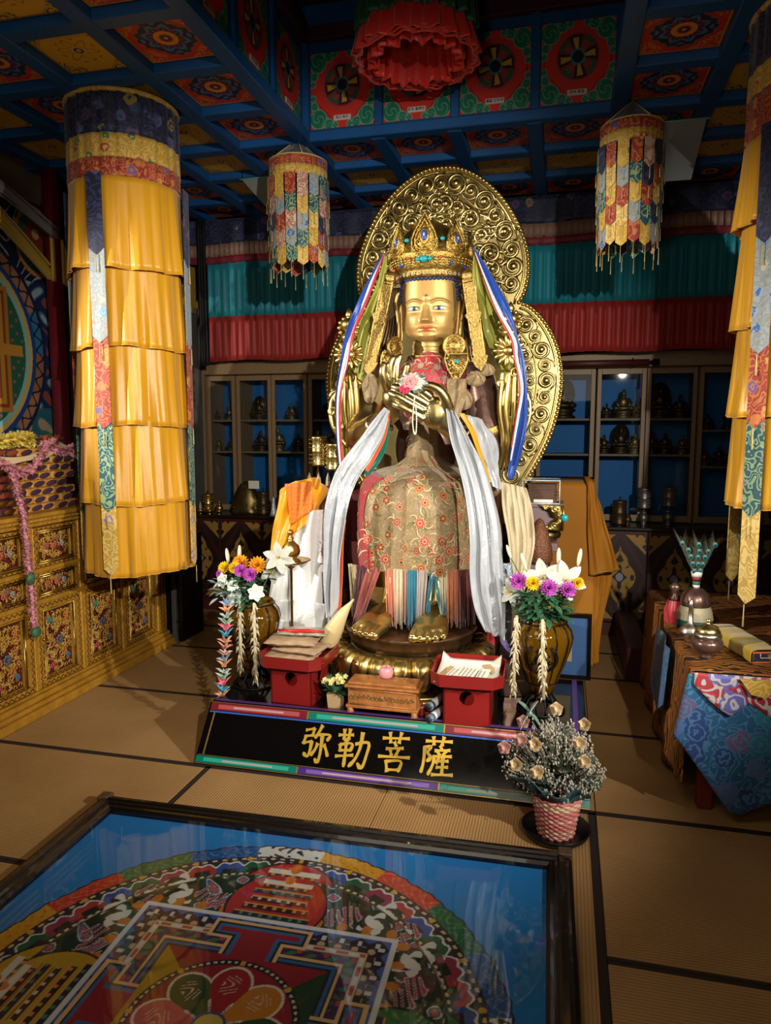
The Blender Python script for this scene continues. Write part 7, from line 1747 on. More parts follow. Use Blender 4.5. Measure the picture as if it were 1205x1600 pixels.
    # gates with T shaped porches
    for A, V in ((aX, Y), (aX, -Y), (aY, X), (aY, -X)):
        col = '#8c1428' if V is Y else '#9c7a1c'
        o1 = ((A < .20) & (V > .40) & (V < .50)) | ((A < .115) & (V > .30) & (V < .46)); put(c, o1, '#d8b07c')
        o2 = ((A < .185) & (V > .415) & (V < .485)) | ((A < .10) & (V > .30) & (V < .46)); put(c, o2, '#1c1820'); 
        o3 = ((A < .175) & (V > .425) & (V < .475)) | ((A < .09) & (V > .30) & (V < .46)); put(c, o3, '#2c6098')
        o4 = ((A < .16) & (V > .437) & (V < .463)) | ((A < .07) & (V > .28) & (V < .46)); put(c, o4, '#8c1428')
    q = m_ < .318
    put(c, q & (Y > aX), '#8c1428'); put(c, q & (-Y > aX), '#b0b0a8'); put(c, q & (X >= aY), '#0c3a24'); put(c, q & (-X >= aY), '#a8841c')
    put(c, r < .30, '#14101c'); put(c, (np.abs(r-.288) < .005) & (np.cos(70*t) > 0), '#c8c4b0'); put(c, (np.abs(r - .288) < .012) & (np.cos(8*t) > .97), '#c79a2c'); put(c, r < .275, '#8c1428')
    k8 = np.mod(t + PI/8, PI/4) - PI/8; i8 = np.mod(np.floor((t + PI/8)/(PI/4)), 8).astype(int); px, py = r*np.sin(k8), r*np.cos(k8)
    e = np.hypot((px)/.074, (py-.175)/.088); e2 = (py > .05) & (py < .18) & (np.abs(px) < py*.40)
    put(c, (e < 1.08) | e2 & (r < .26), '#d4ccc0'); cc = ['#9c1c24', '#c07a1c', '#0c4426', '#b0b4b8', '#0c4426', '#c07a1c', '#c0505c', '#0c4426']
    for k in range(8): put(c, ((e < .96) | (e2 & (np.abs(px) < py*.36))) & (i8 == k) & (r < .265), cc[k])
    lt = (np.hypot(px, py-.18) < .045) & (np.abs(np.sin(95*px + 4*np.sin(60*py))) < .35); put(c, lt & (np.abs(px) < .03), '#d0b0a8')
    put(c, r < .06, '#1c4a8c'); put(c, r < .05, '#c8b04c')
    return c
vmat('sand_paint', .75, 0)
ang = R(1.2); C_ = Vector((-.886, 1.625, 0)); 
md = thing('framed_mandala', 'large framed round mandala picture under glass lying flat on the tatami floor', 'picture', (C_.x, C_.y, 0), ang)
HM = .975; IW = .885
mat('frame_dark', '#0e0906', .3, coat=.4, bump=.1, bscale=30); mat('frame_worn', '#4a3a28', .5, bump=.5, bscale=60)
for k in range(4):
    pr = [(HM, .0), (HM, .035), (HM-.012, .045), (HM-.022, .045), (HM-.027, .052), (HM-.045, .056), (HM-.052, .048), (HM-.062, .048), (HM-.068, .040), (HM-.078, .038), (HM-.088, .028), (HM-.088, .0)]
    m = MB(); o = 0; nP = len(pr)
    v = [(-d, d, z) for d, z in pr] + [(d, d, z) for d, z in pr]
    m.add(v, [(i, (i+1) % nP, nP+(i+1) % nP, nP+i) for i in range(nP)] + [tuple(range(nP)), tuple(range(nP, 2*nP))[::-1]]); m.xf(Matrix.Rotation(k*PI/2, 4, 'Z'))
    fb = obj('frame_bar', m, 'frame_dark', md, smooth=False, loc=(0, 0, 0))
    q = MB().bbox(HM-.05, HM+.001, HM-.05, HM+.001, .0, .058, .004); q.xf(Matrix.Rotation(k*PI/2, 4, 'Z')); obj('corner_piece', q, 'frame_worn', md, smooth=False, loc=(0, 0, 0))
pm = paint(p_mandala, 600, 600, 2*IW, 2*IW); obj('mandala_sheet', pm, 'sand_paint', md, smooth=False, loc=(0, 0, .012))
obj('glass_sheet', MB().box(-IW, IW, -IW, IW, .026, .029), 'clear_case', md, smooth=False, loc=(0, 0, 0))
obj('backing', MB().box(-IW, IW, -IW, IW, .0, .010), 'frame_dark', md, smooth=False, loc=(0, 0, 0))
# ================================================================== dried flower basket
bk_ = thing('flower_basket', 'small pink woven basket of dried roses in a black tray before the platform', 'basket', (.01, 2.80, 0))
obj('drip_tray', MB().lathe([(.0, 0), (.10, 0), (.125, .012), (.135, .035), (.131, .036), (.12, .014), (.0, .008)], (0, 0, 0), 40, cap=False), mat('tray_black', '#0c0c0e', .35), bk_, loc=(0, 0, 0))
mat('wicker_pink', '#b86a64', .6); mat('wicker_pale', '#c4a084', .6); m1, m2 = MB(), MB()
for j in range(17):
    z = .012 + .0098*j; r_ = lerp(.066, .092, j/16); pts = [((r_ + .004*math.cos(14*a*PI/56*1.0 + PI*j))*math.cos(a*2*PI/112), (r_ + .004*math.cos(14*a*2*PI/112*1.0 + PI*j))*math.sin(a*2*PI/112), z) for a in range(112)]
    (m2 if j in (1, 14, 15) or j % 5 == 3 else m1).tube(pts, .0056, 6, closed=True)
for k in range(28):
    a = k*PI/14; m1.tube([(.064*math.cos(a), .064*math.sin(a), .01), (.09*math.cos(a), .09*math.sin(a), .172)], .003, 4)
obj('basket_weave', m1, 'wicker_pink', bk_, loc=(0, 0, 0), kind='stuff'); obj('pale_weave', m2, 'wicker_pale', bk_, loc=(0, 0, 0), kind='stuff')
obj('basket_liner', MB().lathe([(.0, .01), (.055, .01), (.082, .17), (.0, .165)], (0, 0, 0), 24, cap=False), 'red_dark', bk_, loc=(0, 0, 0))
m = MB(); q = random.Random(4)
def wrap(u, v):
    a = u*2*PI; r_ = .085 + (.06 + .012*math.sin(3*a+1) + .018*math.sin(7*a) + (.05 if math.cos(a-PI) > .3 else 0))*v; return (r_*math.cos(a), r_*math.sin(a)*.8, .165 + .075*v + .02*math.sin(5*a)*v + .03*v*math.cos(a-PI))
solid(obj('paper_wrap', MB().grid(wrap, 60, 8, wrapu=True), mat('wrap_teal', '#2c5458', .6), bk_, smooth=False, loc=(0, 0, 0)), .002)
for nm, mt, cnt, sz in (('dried_sprigs', mat('sprig_grey', '#98907f', .8, var=.3, vscale=40), 420, 0), ('dried_leaves', mat('dry_leaf', '#3c4434', .8, var=.4, vscale=30), 260, 1)):
    m = MB()
    for k in range(cnt):
        a = q.uniform(0, 6.28); ph = q.uniform(0, 1)**.7; el = lerp(1.45, .15, ph); R_ = q.uniform(.14, .27)
        d = Vector((math.cos(a)*math.cos(el)*.78, math.sin(a)*math.cos(el)*.55, math.sin(el)*1.15)); b = Vector((0, 0, .17)) + d*R_*q.uniform(.55, .85); e = Vector((-.02, 0, .17)) + d*R_
        if sz == 0:
            m.tube([b, e], .0012, 3)
            for j in range(4):
                cc_ = e + Vector((q.uniform(-.015, .015), q.uniform(-.015, .015), q.uniform(-.015, .015))); m.ell(cc_, (.004, .004, .006), 5, 3)
        else: leafblade(m, b, e, .012, (0, 0, -.02), 3)
    obj(nm, m, mt, bk_, loc=(0, 0, 0), kind='stuff')
mat('dry_rose', '#b8a078', .7, var=.15, vscale=30); mat('dry_rose_pink', '#a87c70', .7, var=.2)
for k, (u, v, s_) in enumerate(((-0.004, 2.660, 0.569), (0.108, 2.740, 0.486), (0.084, 2.640, 0.453), (-0.129, 2.640, 0.443), (-0.069, 2.600, 0.450), (-0.188, 2.620, 0.418), (-0.137, 2.600, 0.365), (-0.063, 2.560, 0.363), (-0.120, 2.660, 0.508), (0.103, 2.660, 0.377))):
    m = MB(); c0 = Vector((u, v, s_)) - Vector((.01, 2.80, 0))
    ax_ = Vector((rnd.uniform(-.3, .3), -1, .5)).normalized(); obj('rose_stem', MB().tube([(0, 0, .15), c0*.6 + Vector((0, 0, .07)), c0], .002, 5), 'dry_leaf', bk_, loc=(0, 0, 0))
    for L_ in range(5): bloom(m, c0 + ax_*(.003*L_), ax_, .026 - .003*L_, 5, 1, .62, 1.0 + .35*L_, 4)
    m.ell(c0 + ax_*.008, .016, 10, 7); obj('dried_rose', m, 'dry_rose_pink' if k in (3, 5, 8) else 'dry_rose', bk_, loc=(0, 0, 0))
m = MB(); c0 = Vector((-0.096, 2.640, 0.551)) - Vector((.01, 2.80, 0))
for d in ((-.03, 0, .03), (.02, 0, .035), (-.02, 0, -.04), (.025, 0, -.03)): leafblade(m, c0, c0 + Vector(d)*1.6, .02, (0, -.01, 0), 5, .4)
m.ell(c0, .012, 8, 6); obj('ribbon_bow', m, mat('bow_green', '#4c6a5c', .3, sheen=.3), bk_, loc=(0, 0, 0))
# ================================================================== cloth covered table, right
TX0, TY0, TZ_ = .565, 3.10, .62
tb = thing('offering_table', 'red legged table under tiger striped and blue brocade cloths at the right edge', 'table', (1.2, 3.7, 0))
obj('table_top', MB().bbox(.58, 1.9, 3.12, 4.6, .575, .612, .004), 'red_dark', tb, smooth=False)
mat('leg_red', '#6e2416', .5)
for x in (.62, 1.85):
    for y in (3.08+.09, 4.5): obj('leg', MB().bbox(x-.03, x+.03, y-.03, y+.03, 0, .577, .004), 'leg_red', tb, smooth=False)
def tiger(name):
    m, N, L, b = nmat(name); b.inputs['Roughness'].default_value = .6
    tc = N.new('ShaderNodeTexCoord'); w_ = N.new('ShaderNodeTexWave'); w_.bands_direction = 'Y'; w_.inputs['Scale'].default_value = 9; w_.inputs['Distortion'].default_value = 14; w_.inputs['Detail'].default_value = 2; w_.inputs['Detail Scale'].default_value = 1.2
    mp = N.new('ShaderNodeMapping'); mp.inputs['Scale'].default_value = (.8, 1, .6); L.new(tc.outputs['Object'], mp.inputs[0]); L.new(mp.outputs[0], w_.inputs[0])
    r = N.new('ShaderNodeValToRGB'); e = r.color_ramp.elements; e[0].position = .3; e[0].color = C4('#1c1410'); e[1].position = .42; e[1].color = C4('#a8701c'); q_ = e.new(.8); q_.color = C4('#8c4c18'); L.new(w_.outputs[0], r.inputs[0]); L.new(r.outputs[0], b.inputs['Base Color'])
tiger('tiger_cloth')
brocade('bro_blue', '#155078', ['#1c3a74', '#4a5a90', '#14687c', '#5c4a6c'], 17, '#3f6a90', .5, .5, fl=.6)
brocade('bro_redmix', '#9c2028', ['#c88a1c', '#5a5aa0', '#b03c44'], 12, '#b0a8a8', .5, .5, fl=.5)
tc_ = thing('table_cloth', 'tiger striped cloth with blue and red brocade hanging to a point over the right table', 'tablecloth', (1.2, 3.7, .615))
def tcl(u, v):   # over the top, down the left side
    x = lerp(.53, 1.95, u); y = lerp(3.08, 4.65, v); return (x, y, .621)
solid(obj('cloth_top', MB().grid(tcl, 30, 30), 'tiger_cloth', tc_), .004)
def tcs(u, v): return (.53 - .012*math.sin(u*26)*v - .02*v, lerp(3.06, 4.65, u), lerp(.621, .02 if u > .3 else lerp(.15, .02, u/.3), v))
solid(obj('cloth_side', MB().grid(tcs, 60, 16), 'tiger_cloth', tc_), .004)
def tcf(u, v): return (lerp(.53, 1.95, u), 3.062 - .006*math.sin(u*40)*v - .01*v, lerp(.621, .50, v))
solid(obj('cloth_front', MB().grid(tcf, 40, 6), 'tiger_cloth', tc_), .004)
def blu(u, v):
    x = lerp(.515, 1.40, u) - .05*v*(1-u)**3; bot = interp([(0, .36), (.03, .33), (.23, .05), (.27, .045), (.55, .22), (1, .55)], u); top = .62
    return (x + .0*v, 3.045 - .012*math.sin(u*16)*v - .02*v, lerp(top, bot, v))
solid(obj('blue_square', MB().grid(blu, 60, 24), 'bro_blue', tc_), .004)
def redb(u, v):
    x = lerp(.535, 1.40, u); bot = interp([(0, .58), (.07, .52), (.16, .46), (.24, .52), (.34, .46), (.5, .42), (1, .5)], u)
    return (x, 3.036 - .012*math.sin(u*16)*v - .006*v, lerp(.628, bot, v))
solid(obj('red_border', MB().grid(redb, 60, 8), 'bro_redmix', tc_), .004)
m = MB().add([(.70, 3.022, .622), (.86, 3.022, .622), (.80, 3.018, .55), (.745, 3.018, .56)], [(0, 1, 2, 3)]); solid(obj('gold_patch', m, 'bro_gold', tc_, smooth=False), .003)
obj('side_blue_cloth', MB().grid(lambda u, v: (.50 - .02*v - .012*math.sin(u*9), lerp(3.45, 3.9, u), lerp(.60, .18 + .3*abs(u-.5), v)), 20, 12), 'bro_blue', tc_)
# ---- things on the table
TT = .6235
def lathe_thing(name, label, cat, loc, parts, group=None):
    t = thing(name, label, cat, loc, 0, group)
    for nm, prof, m_ in parts: obj(nm, MB().lathe(prof, (0, 0, 0), 28, cap=False), m_, t, loc=(0, 0, 0))
    return t
lathe_thing('lidded_bowl', 'silver footed bowl with gold knobbed lid at the front of the offering table', 'bowl', (.625, 3.28, TT), [('bowl_body', [(.0, 0), (.028, 0), (.03, .006), (.02, .016), (.05, .03), (.066, .055), (.062, .075), (.05, .085)], 'patina_brown'),
    ('bowl_collar', [(.05, .085), (.058, .09), (.056, .105), (.04, .115)], 'silver'), ('bowl_lid', [(.05, .108), (.052, .115), (.04, .135), (.012, .145), (.008, .155), (.012, .163), (.0, .17)], 'gold')])
lathe_thing('ewer', 'small silver ewer left of the lidded bowl on the offering table', 'ewer', (.59, 3.50, TT), [('ewer_body', [(.0, 0), (.025, 0), (.022, .01), (.045, .03), (.05, .055), (.03, .08), (.012, .095), (.010, .16), (.014, .17), (.006, .20), (.0, .205)], 'silver')])
wf = thing('water_pot', 'brown topped pot with a striped neck holding peacock feathers on the offering table', 'pot', (.655, 3.78, TT), 0)
obj('pot_skirt', MB().lathe([(.0, 0), (.085, .0), (.085, .05), (.075, .085)], (0, 0, 0), 28, cap=False), 'teal_silk', wf, loc=(0, 0, 0)); obj('pot_lace', MB().lathe([(.087, .045), (.08, .085), (.07, .11), (.06, .12)], (0, 0, 0), 28, cap=False), 'ivory', wf, loc=(0, 0, 0))
obj('pot_dome', MB().lathe([(.07, .11), (.072, .13), (.06, .17), (.035, .195), (.02, .2)], (0, 0, 0), 28, cap=False), 'patina_brown', wf, loc=(0, 0, 0))
for a, b, c, d, m_ in ((.20, .215, .016, .017, 'slip_white'), (.215, .232, .017, .019, 'green_silk'), (.232, .255, .019, .023, 'lac_red'), (.255, .28, .023, .027, 'slip_white')): obj('striped_neck', MB().lathe([(c, a), (d, b)], (0, 0, 0), 24), m_, wf, loc=(0, 0, 0))
pk = thing('peacock_feathers', 'fan of peacock feathers standing in the striped neck of the pot', 'feathers', (.655, 3.78, TT+.262))
mat('feather_eye', '#146a78', .4, .3); mat('feather_core', '#0c1c4c', .4, .3); mat('feather_barb', '#3a4434', .7); mat('feather_ring', '#7c7a3c', .5)
q = random.Random(12)
for k in range(14):
    s = (-1, 1, -.9, .1, 1, -1, .0, 1, -1.1, .1, 1.1, -1.5, 0, 1.5)[k]; lv = (0, 0, 1, 1, 1, 2, 2, 2, 3, 3, 3, 4, 4, 4)[k]; h = .022 + .034*lv + q.uniform(-.004, .004); tip = Vector((s*(.014 + .009*lv), -.012 + .004*(k % 3), h)); m = MB(); b_ = Vector((s*.01, 0, .0))
    m.tube([b_, b_.lerp(tip, .5) + Vector((s*.005, 0, .01)), tip], .001, 4)
    for j in range(40):
        t_ = j/39; c = b_.lerp(tip, .3 + .7*t_)
        for sg in (-1, 1):
            e = c + Vector((sg*(.012 + .02*t_) + s*.012*t_, q.uniform(-.006, .006), .015 + .05*t_ + q.uniform(0, .03)*(lv > 2))); o = len(m.v); m.v += [tuple(c), tuple(c + Vector((.0015, 0, .003))), tuple(e)]; m.f.append((o, o+1, o+2))
    f_ = obj('feather', m, 'feather_barb', pk, loc=(0, 0, 0))
    obj('feather_eye', MB().ell(tip + Vector((0, -.006, 0)), (.012, .002, .014), 10, 6), 'feather_ring', f_, loc=(0, 0, 0)); obj('feather_eye', MB().ell(tip + Vector((0, -.008, 0)), (.010, .002, .012), 10, 6), 'feather_eye', f_, loc=(0, 0, 0)); obj('feather_eye', MB().ell(tip + Vector((0, -.010, -.002)), (.005, .002, .006), 8, 5), 'feather_core', f_, loc=(0, 0, 0))
vj = thing('vajra_bell', 'dark bell with pale top standing at the back left of the offering table', 'bell', (.575, 3.88, TT))
obj('bell_body', MB().lathe([(.0, 0), (.045, 0), (.04, .03), (.03, .08), (.02, .10)], (0, 0, 0), 24, cap=False), 'iron_black', vj, loc=(0, 0, 0)); obj('bell_handle', MB().lathe([(.02, .10), (.03, .12), (.012, .14), (.02, .16), (.03, .18), (.01, .2)], (0, 0, 0), 16), 'patina_brown', vj, loc=(0, 0, 0)); obj('bell_scarf', MB().lathe([(.05, .0), (.052, .06), (.035, .11)], (0, 0, 0), 20, cap=False, mod=lambda a, z: 1 + .08*math.sin(6*a)), 'red_silk', vj, loc=(0, 0, 0))
sx_ = thing('wrapped_scripture', 'long scripture wrapped in yellow silk with dark blue end panel on the offering table', 'book', (.80, 3.42, TT), R(14))
obj('book_core', MB().bbox(-.058, .058, -.20, .20, .004, .052, .012), 'bro_navy', sx_, smooth=False, loc=(0, 0, 0))
def ws(u, v):
    a = u*2*PI; e = .45; x = .066*math.copysign(abs(math.cos(a))**e, math.cos(a)); z = .031 + .031*math.copysign(abs(math.sin(a))**e, math.sin(a)); return (x + .002*math.sin(9*v*2+a), lerp(-.195, .205, v), z*(1 + .03*math.sin(v*24 + a)))
solid(obj('silk_wrap', MB().grid(ws, 48, 40, wrapu=True), mat('wrap_yellow', '#b8981c', .4, sheen=.3, bump=.3, bscale=20), sx_, loc=(0, 0, 0)), .002)
ep = MB().tube([(-.06, -.202, .01), (-.06, -.202, .052), (.06, -.202, .052), (.06, -.202, .01)], .004, 6, closed=True); obj('orange_piping', ep, 'orange_silk', sx_, loc=(0, 0, 0)); obj('white_loop', MB().tube([(-.03, -.203, .05), (-.03, -.204, .03), (.035, -.204, .03), (.035, -.203, .05)], .002, 5), 'slip_white', sx_, loc=(0, 0, 0))
obj('white_gauze', MB().lathe([(.06, 0), (.075, .1), (.05, .2), (.06, .3), (.02, .36)], (1.10, 3.75, TT), 24, mod=lambda a, z: 1 + .12*math.sin(5*a+z*14)), 'white_silk', label='grey white gauze wrapped object at the right edge of the offering table', cat='bundle')
# red bench behind the table
obj('red_bench', MB().bbox(.42, .56, 4.70, 5.7, 0, .22, .01), mat('bench_red', '#3c0c14', .5), smooth=False, label='low dark red step between the table and the back cabinets', cat='step')
# ================================================================== left side: gilded cabinet, mural, curtains
GX = -2.87
mat('gilt_wood', '#b8862c', .42, .35, bump=.4, bscale=50, var=.2, vscale=14); mat('gilt_dark', '#6a4416', .5, .3, bump=.4, bscale=50); mat('zigzag_red', '#4a1a10', .6); vmat('carved_paint', .45, .35)
gc_ = thing('gilded_cabinet', 'long carved and gilded cabinet with painted openwork panels along the left wall', 'cabinet', (-3.2, 3.45, 0))
Y0, Y1 = 2.25, 4.76
obj('cabinet_body', MB().bbox(-3.55, GX-.022, Y0, Y1, .0, 1.10, .004), 'gilt_dark', gc_, smooth=False)
for k, (x, z0, z1) in enumerate(((GX+.075, 0, .05), (GX+.055, .05, .075), (GX+.035, .075, .105), (GX+.015, .105, .12))): obj('plinth_moulding', MB().bbox(-3.5, x, Y0, Y1+.01*k*0, z0, z1, .006), 'gilt_wood', gc_, smooth=False)
for x, z0, z1 in ((GX+.02, 1.06, 1.085), (GX+.035, 1.085, 1.11), (GX+.05, 1.11, 1.135)): obj('cornice_moulding', MB().bbox(-3.55, x, Y0, Y1, z0, z1, .005), 'gilt_wood', gc_, smooth=False)
m = MB()
for j in range(2):
    y = Y0 + .02 + j*.02
    while y < Y1: m.ell((GX+.022+.015*j, y, 1.072+.025*j), (.006, .006, .005), 6, 4); y += .04
obj('cornice_pearls', m, 'gold_bright', gc_, kind='stuff')
def zig(m, a, b, amp=.009, step=.036):
    a, b = Vector(a), Vector(b); d = b - a; n = max(2, int(d.length/step)*2); s = Vector((0, 1, 0)) if abs(d.z) > abs(d.y) else Vector((0, 0, 1))
    m.tube([a + d*(i/n) + s*(amp if i % 2 else -amp) for i in range(n+1)], .0028, 4)
def carving(hy, hz, seed, big):
    """openwork scrolls with painted blossoms, in y-z around the origin"""
    q = random.Random(seed); m = MB(); cs = []
    def add(c): 
        while len(cs) < len(m.v): cs.append(lin(c))
    gold = '#b08434'
    n = int(hy*hz*4*2400)
    for k in range(n):
        y, z = q.uniform(-hy*.92, hy*.92), q.uniform(-hz*.92, hz*.92); r_ = q.uniform(.010, .022); t0 = q.uniform(0, 6.28); s = q.choice((-1, 1))
        m.tube([(.004 + .001*i, y + r_*(1-i/11)*math.cos(t0+s*i*.75), z + r_*(1-i/11)*math.sin(t0+s*i*.75)) for i in range(9)], [.0042*(1-.04*i) for i in range(9)], 5); add(gold if q.random() < .7 else q.choice(('#8c2c20', '#c8a05c', '#5a1c18')))
    nb = 5 if big else 4
    P_ = [(-hy*.62, hz*.72), (hy*.6, hz*.66), (hy*.6, -hz*.62), (-hy*.6, -hz*.75), (0, 0)] if big else [(-hy*.5, 0), (hy*.5, .0), (0, .0), (hy*.2, hz*.5)]
    for k, (y, z) in enumerate(P_):
        c = ['#357a78', '#b8642c', '#4a6488', '#a03c4c', '#5a5a66'][k] if big else ['#a0503c', '#8c8478', '#a8543c', '#7c5a50'][k]
        for j in range(7):
            a = j*2*PI/7; R_ = .013 if not (big and k == 4) else .02
            m.ell((.014, y + R_*math.cos(a), z + R_*math.sin(a)), (.006, R_*.6, R_*.6), 7, 5)
        m.ell((.02, y, z), (.006, .010, .010), 7, 5); add(c)
    m.c = np.array(cs); return m
CB = carving(.115, .185, 1, True).mesh('carving_tall', True); CU = carving(.13, .075, 2, False).mesh('carving_wide', True); CD = carving(.135, .042, 3, False).mesh('carving_drawer', True)
for a in (CB, CU, CD): a.materials.append(MATS['carved_paint'])
ys = [2.13 + .418*k for k in range(7)]
for k in range(6):
    a, b = ys[k] + .0, ys[k+1]; a = max(a, Y0)
    for nm, z0, z1, me, hy, hz in (('door', .125, .61, CB, .115, .185), ('drawer', .64, .79, CD, .135, .042), ('door', .82, 1.05, CU, .13, .075)):
        yc = (ys[k] + b)/2; zc = (z0+z1)/2; y0, y1 = a+.03, b-.012
        m = MB()
        for (p, q_, r_, s) in ((y0, y1, z0, zc-hz-.006), (y0, y1, zc+hz+.006, z1), (y0, yc-hy-.006, zc-hz-.006, zc+hz+.006), (yc+hy+.006, y1, zc-hz-.006, zc+hz+.006)):
            if q_ > p: m.bbox(GX-.02, GX, p, q_, r_, s, .003)
        d = obj(nm, m, 'gilt_wood', gc_, smooth=False)
        m = MB()
        for w_ in (.0, .012):
            h_, g_ = hz + .008 + w_, hy + .008 + w_
            m.tube([(GX+.003, yc-g_, zc-h_), (GX+.003, yc+g_, zc-h_), (GX+.003, yc+g_, zc+h_), (GX+.003, yc-g_, zc+h_)], .0045, 5, closed=True)
        obj('panel_beading', m, 'gold_old', d, kind='stuff')
        m = MB(); e1 = (z1-z0)/2 - .014; e2 = (y1-y0)/2 - .014; ym = (y0+y1)/2
        zig(m, (GX+.002, y0+.01, zc-e1), (GX+.002, y1-.01, zc-e1)); zig(m, (GX+.002, y0+.01, zc+e1), (GX+.002, y1-.01, zc+e1)); zig(m, (GX+.002, ym-e2, z0+.02), (GX+.002, ym-e2, z1-.02)); zig(m, (GX+.002, ym+e2, z0+.02), (GX+.002, ym+e2, z1-.02))
        if nm == 'door' and z0 < .5: zig(m, (GX+.002, y0+.04, zc-e1+.028), (GX+.002, y1-.04, zc-e1+.028)); zig(m, (GX+.002, ym-e2+.026, z0+.05), (GX+.002, ym-e2+.026, z1-.05))
        obj('zigzag_inlay', m, 'zigzag_red', d, kind='stuff')
        obj('panel_ground', MB().box(GX-.022, GX-.017, yc-hy-.008, yc+hy+.008, zc-hz-.008, zc+hz+.008), 'zigzag_red', d, smooth=False); obj('carved_panel', me, None, d, loc=Vector((GX-.016, yc, zc)) - wloc(d))
        if nm == 'door': obj('handle', MB().ell((GX+.012, y0+.03, zc+.04), (.010, .008, .008), 8, 6), 'gold_old', d)
    obj('stile', MB().bbox(GX-.02, GX+.006, ys[k]-.008, ys[k]+.026, .12, 1.06, .004), 'gilt_wood', gc_, smooth=False) if ys[k] > Y0 else None
obj('stile', MB().bbox(GX-.02, GX+.012, 4.64, Y1, .12, 1.06, .006), 'gilt_wood', gc_, smooth=False)
for z in (.625, .805):
    obj('rail', MB().bbox(GX-.02, GX+.008, Y0, Y1, z-.012, z+.012, .003), 'gilt_wood', gc_, smooth=False)
m = MB(); zig(m, (GX+.014, 4.68, .14), (GX+.014, 4.68, 1.04)); zig(m, (GX+.014, 4.72, .14), (GX+.014, 4.72, 1.04)); obj('zigzag_inlay', m, 'zigzag_red', gc_, kind='stuff')
# ---- folded dark boards leaning past the cabinet
t = thing('folding_screen', 'dark folded screen stored upright past the end of the gilded cabinet', 'screen', (-2.95, 4.92, 0))
for k in range(5): obj('screen_panel', MB().bbox(-3.02+.055*k, -2.985+.055*k, 4.82, 5.15, 0, .80, .003), mat('screen_grey', '#4c4844', .5) if k % 2 else 'iron_black', t, smooth=False)
# ---- wrapped scriptures piled on the cabinet
sp_ = thing('scripture_pile', 'pile of ochre and purple cloth wrapped scriptures on top of the gilded cabinet', 'scriptures', (-3.1, 3.4, 1.135))
mat('ochre_wrap', '#b07c30', .6, var=.2, vscale=20); mat('purple_flap', '#3c2438', .55, var=.2); mat('rust_flap', '#7c3420', .6); mat('maroon_wrap', '#4c2028', .6, var=.3, vscale=20)
q = random.Random(3)
for j in range(8):
    z = 1.136 + .045*j; y = 2.7 + (.05 if j % 2 else 0)
    while y < 3.80:
        w_ = .105 + q.uniform(-.008, .008)
        if y + w_ > 3.88: break
        if z > 1.30 + .22*min(1, max(0, (y-2.9)/.8)) + .15: y += w_; continue
        o = obj('wrapped_scripture', MB().bbox(-3.35, GX-.035+q.uniform(-.006, .006), y+.002, y+w_-.002, z, z+.043, .006), 'maroon_wrap' if y < 3.32 + .04*math.sin(j) else 'ochre_wrap', sp_, smooth=False)
        fx = GX-.032; m = MB(); yc = y + w_*.5 + q.uniform(-.015, .015); zc = z + .022; n_ = 12
        m.v = [(fx + .004, yc + .045*math.cos(a*2*PI/n_), zc + .016*math.sin(a*2*PI/n_) + .006*math.cos(a*2*PI/n_)) for a in range(n_)] + [(fx + .014, yc, zc)]
        m.f = [(i, (i+1) % n_, n_) for i in range(n_)]; obj('cloth_flap', m, 'purple_flap' if y > 3.3 else ('rust_flap' if q.random() < .5 else 'gold_old'), o)
        y += w_
def fluffy(path, r_, n_, mt, label, seed, name='flower_garland', cat='garland', group='pink garlands'):
    q = random.Random(seed); m = MB(); pts = catmull(path, 8); L_ = len(pts)
    for k in range(n_):
        i = q.uniform(0, L_-1.001); p = pts[int(i)].lerp(pts[int(i)+1], i-int(i)); a, b = q.uniform(0, 6.28), q.uniform(-1, 1); d = Vector((math.cos(a)*math.sqrt(1-b*b), math.sin(a)*math.sqrt(1-b*b), b))
        leafblade(m, p + d*r_*.25, p + d*r_, r_*.28, (0, 0, 0), 2, .3)
    m.tube(pts, r_*.35, 6)
    return obj(name, m, mt, label=label, cat=cat, group=group, kind='stuff')
mat('garland_pink', '#c08088', .6, var=.25, vscale=50)
fluffy([(-2.80, 3.20, 1.40), (-2.79, 3.22, 1.30), (-2.785, 3.25, 1.16), (-2.785, 3.265, .95), (-2.785, 3.28, .75), (-2.785, 3.285, .50)], .032, 900, 'garland_pink', 'long pink flower garland hanging straight down the front of the gilded cabinet', 1)
fluffy([(-2.86, 3.08, 1.50), (-2.82, 3.18, 1.42), (-2.82, 3.3, 1.37), (-2.83, 3.42, 1.41), (-2.86, 3.55, 1.50), (-2.90, 3.68, 1.53)], .034, 600, 'garland_pink', 'pink garland swagged across the top of the scripture pile', 2)
fluffy([(-2.90, 3.55, 1.52), (-2.88, 3.7, 1.475), (-2.9, 3.84, 1.49)], .034, 300, 'garland_pink', 'short pink garland at the right end of the scripture pile', 3)
fluffy([(-2.95, 3.30, 1.53), (-2.93, 3.42, 1.55), (-2.94, 3.54, 1.54)], .05, 300, mat('garland_yellow', '#c8b04c', .6, var=.2, vscale=50), 'cluster of pale yellow blossoms on top of the scripture pile', 4, 'yellow_blossoms', 'flowers', None)
fluffy([(-2.97, 3.66, 1.53), (-2.97, 3.8, 1.53)], .045, 160, mat('garland_rust', '#8c4a1c', .6, var=.3, vscale=50), 'cluster of rust orange blossoms at the right end of the scripture pile', 5, 'rust_blossoms', 'flowers', None)
obj('green_knot', MB().ell((-2.775, 3.268, .80), (.02, .03, .035), 10, 7).ell((-2.775, 3.287, .50), (.02, .035, .03), 10, 7), 'leaf_green', label='small green leaf knots tied on the long pink garland', cat='leaves', kind='stuff')
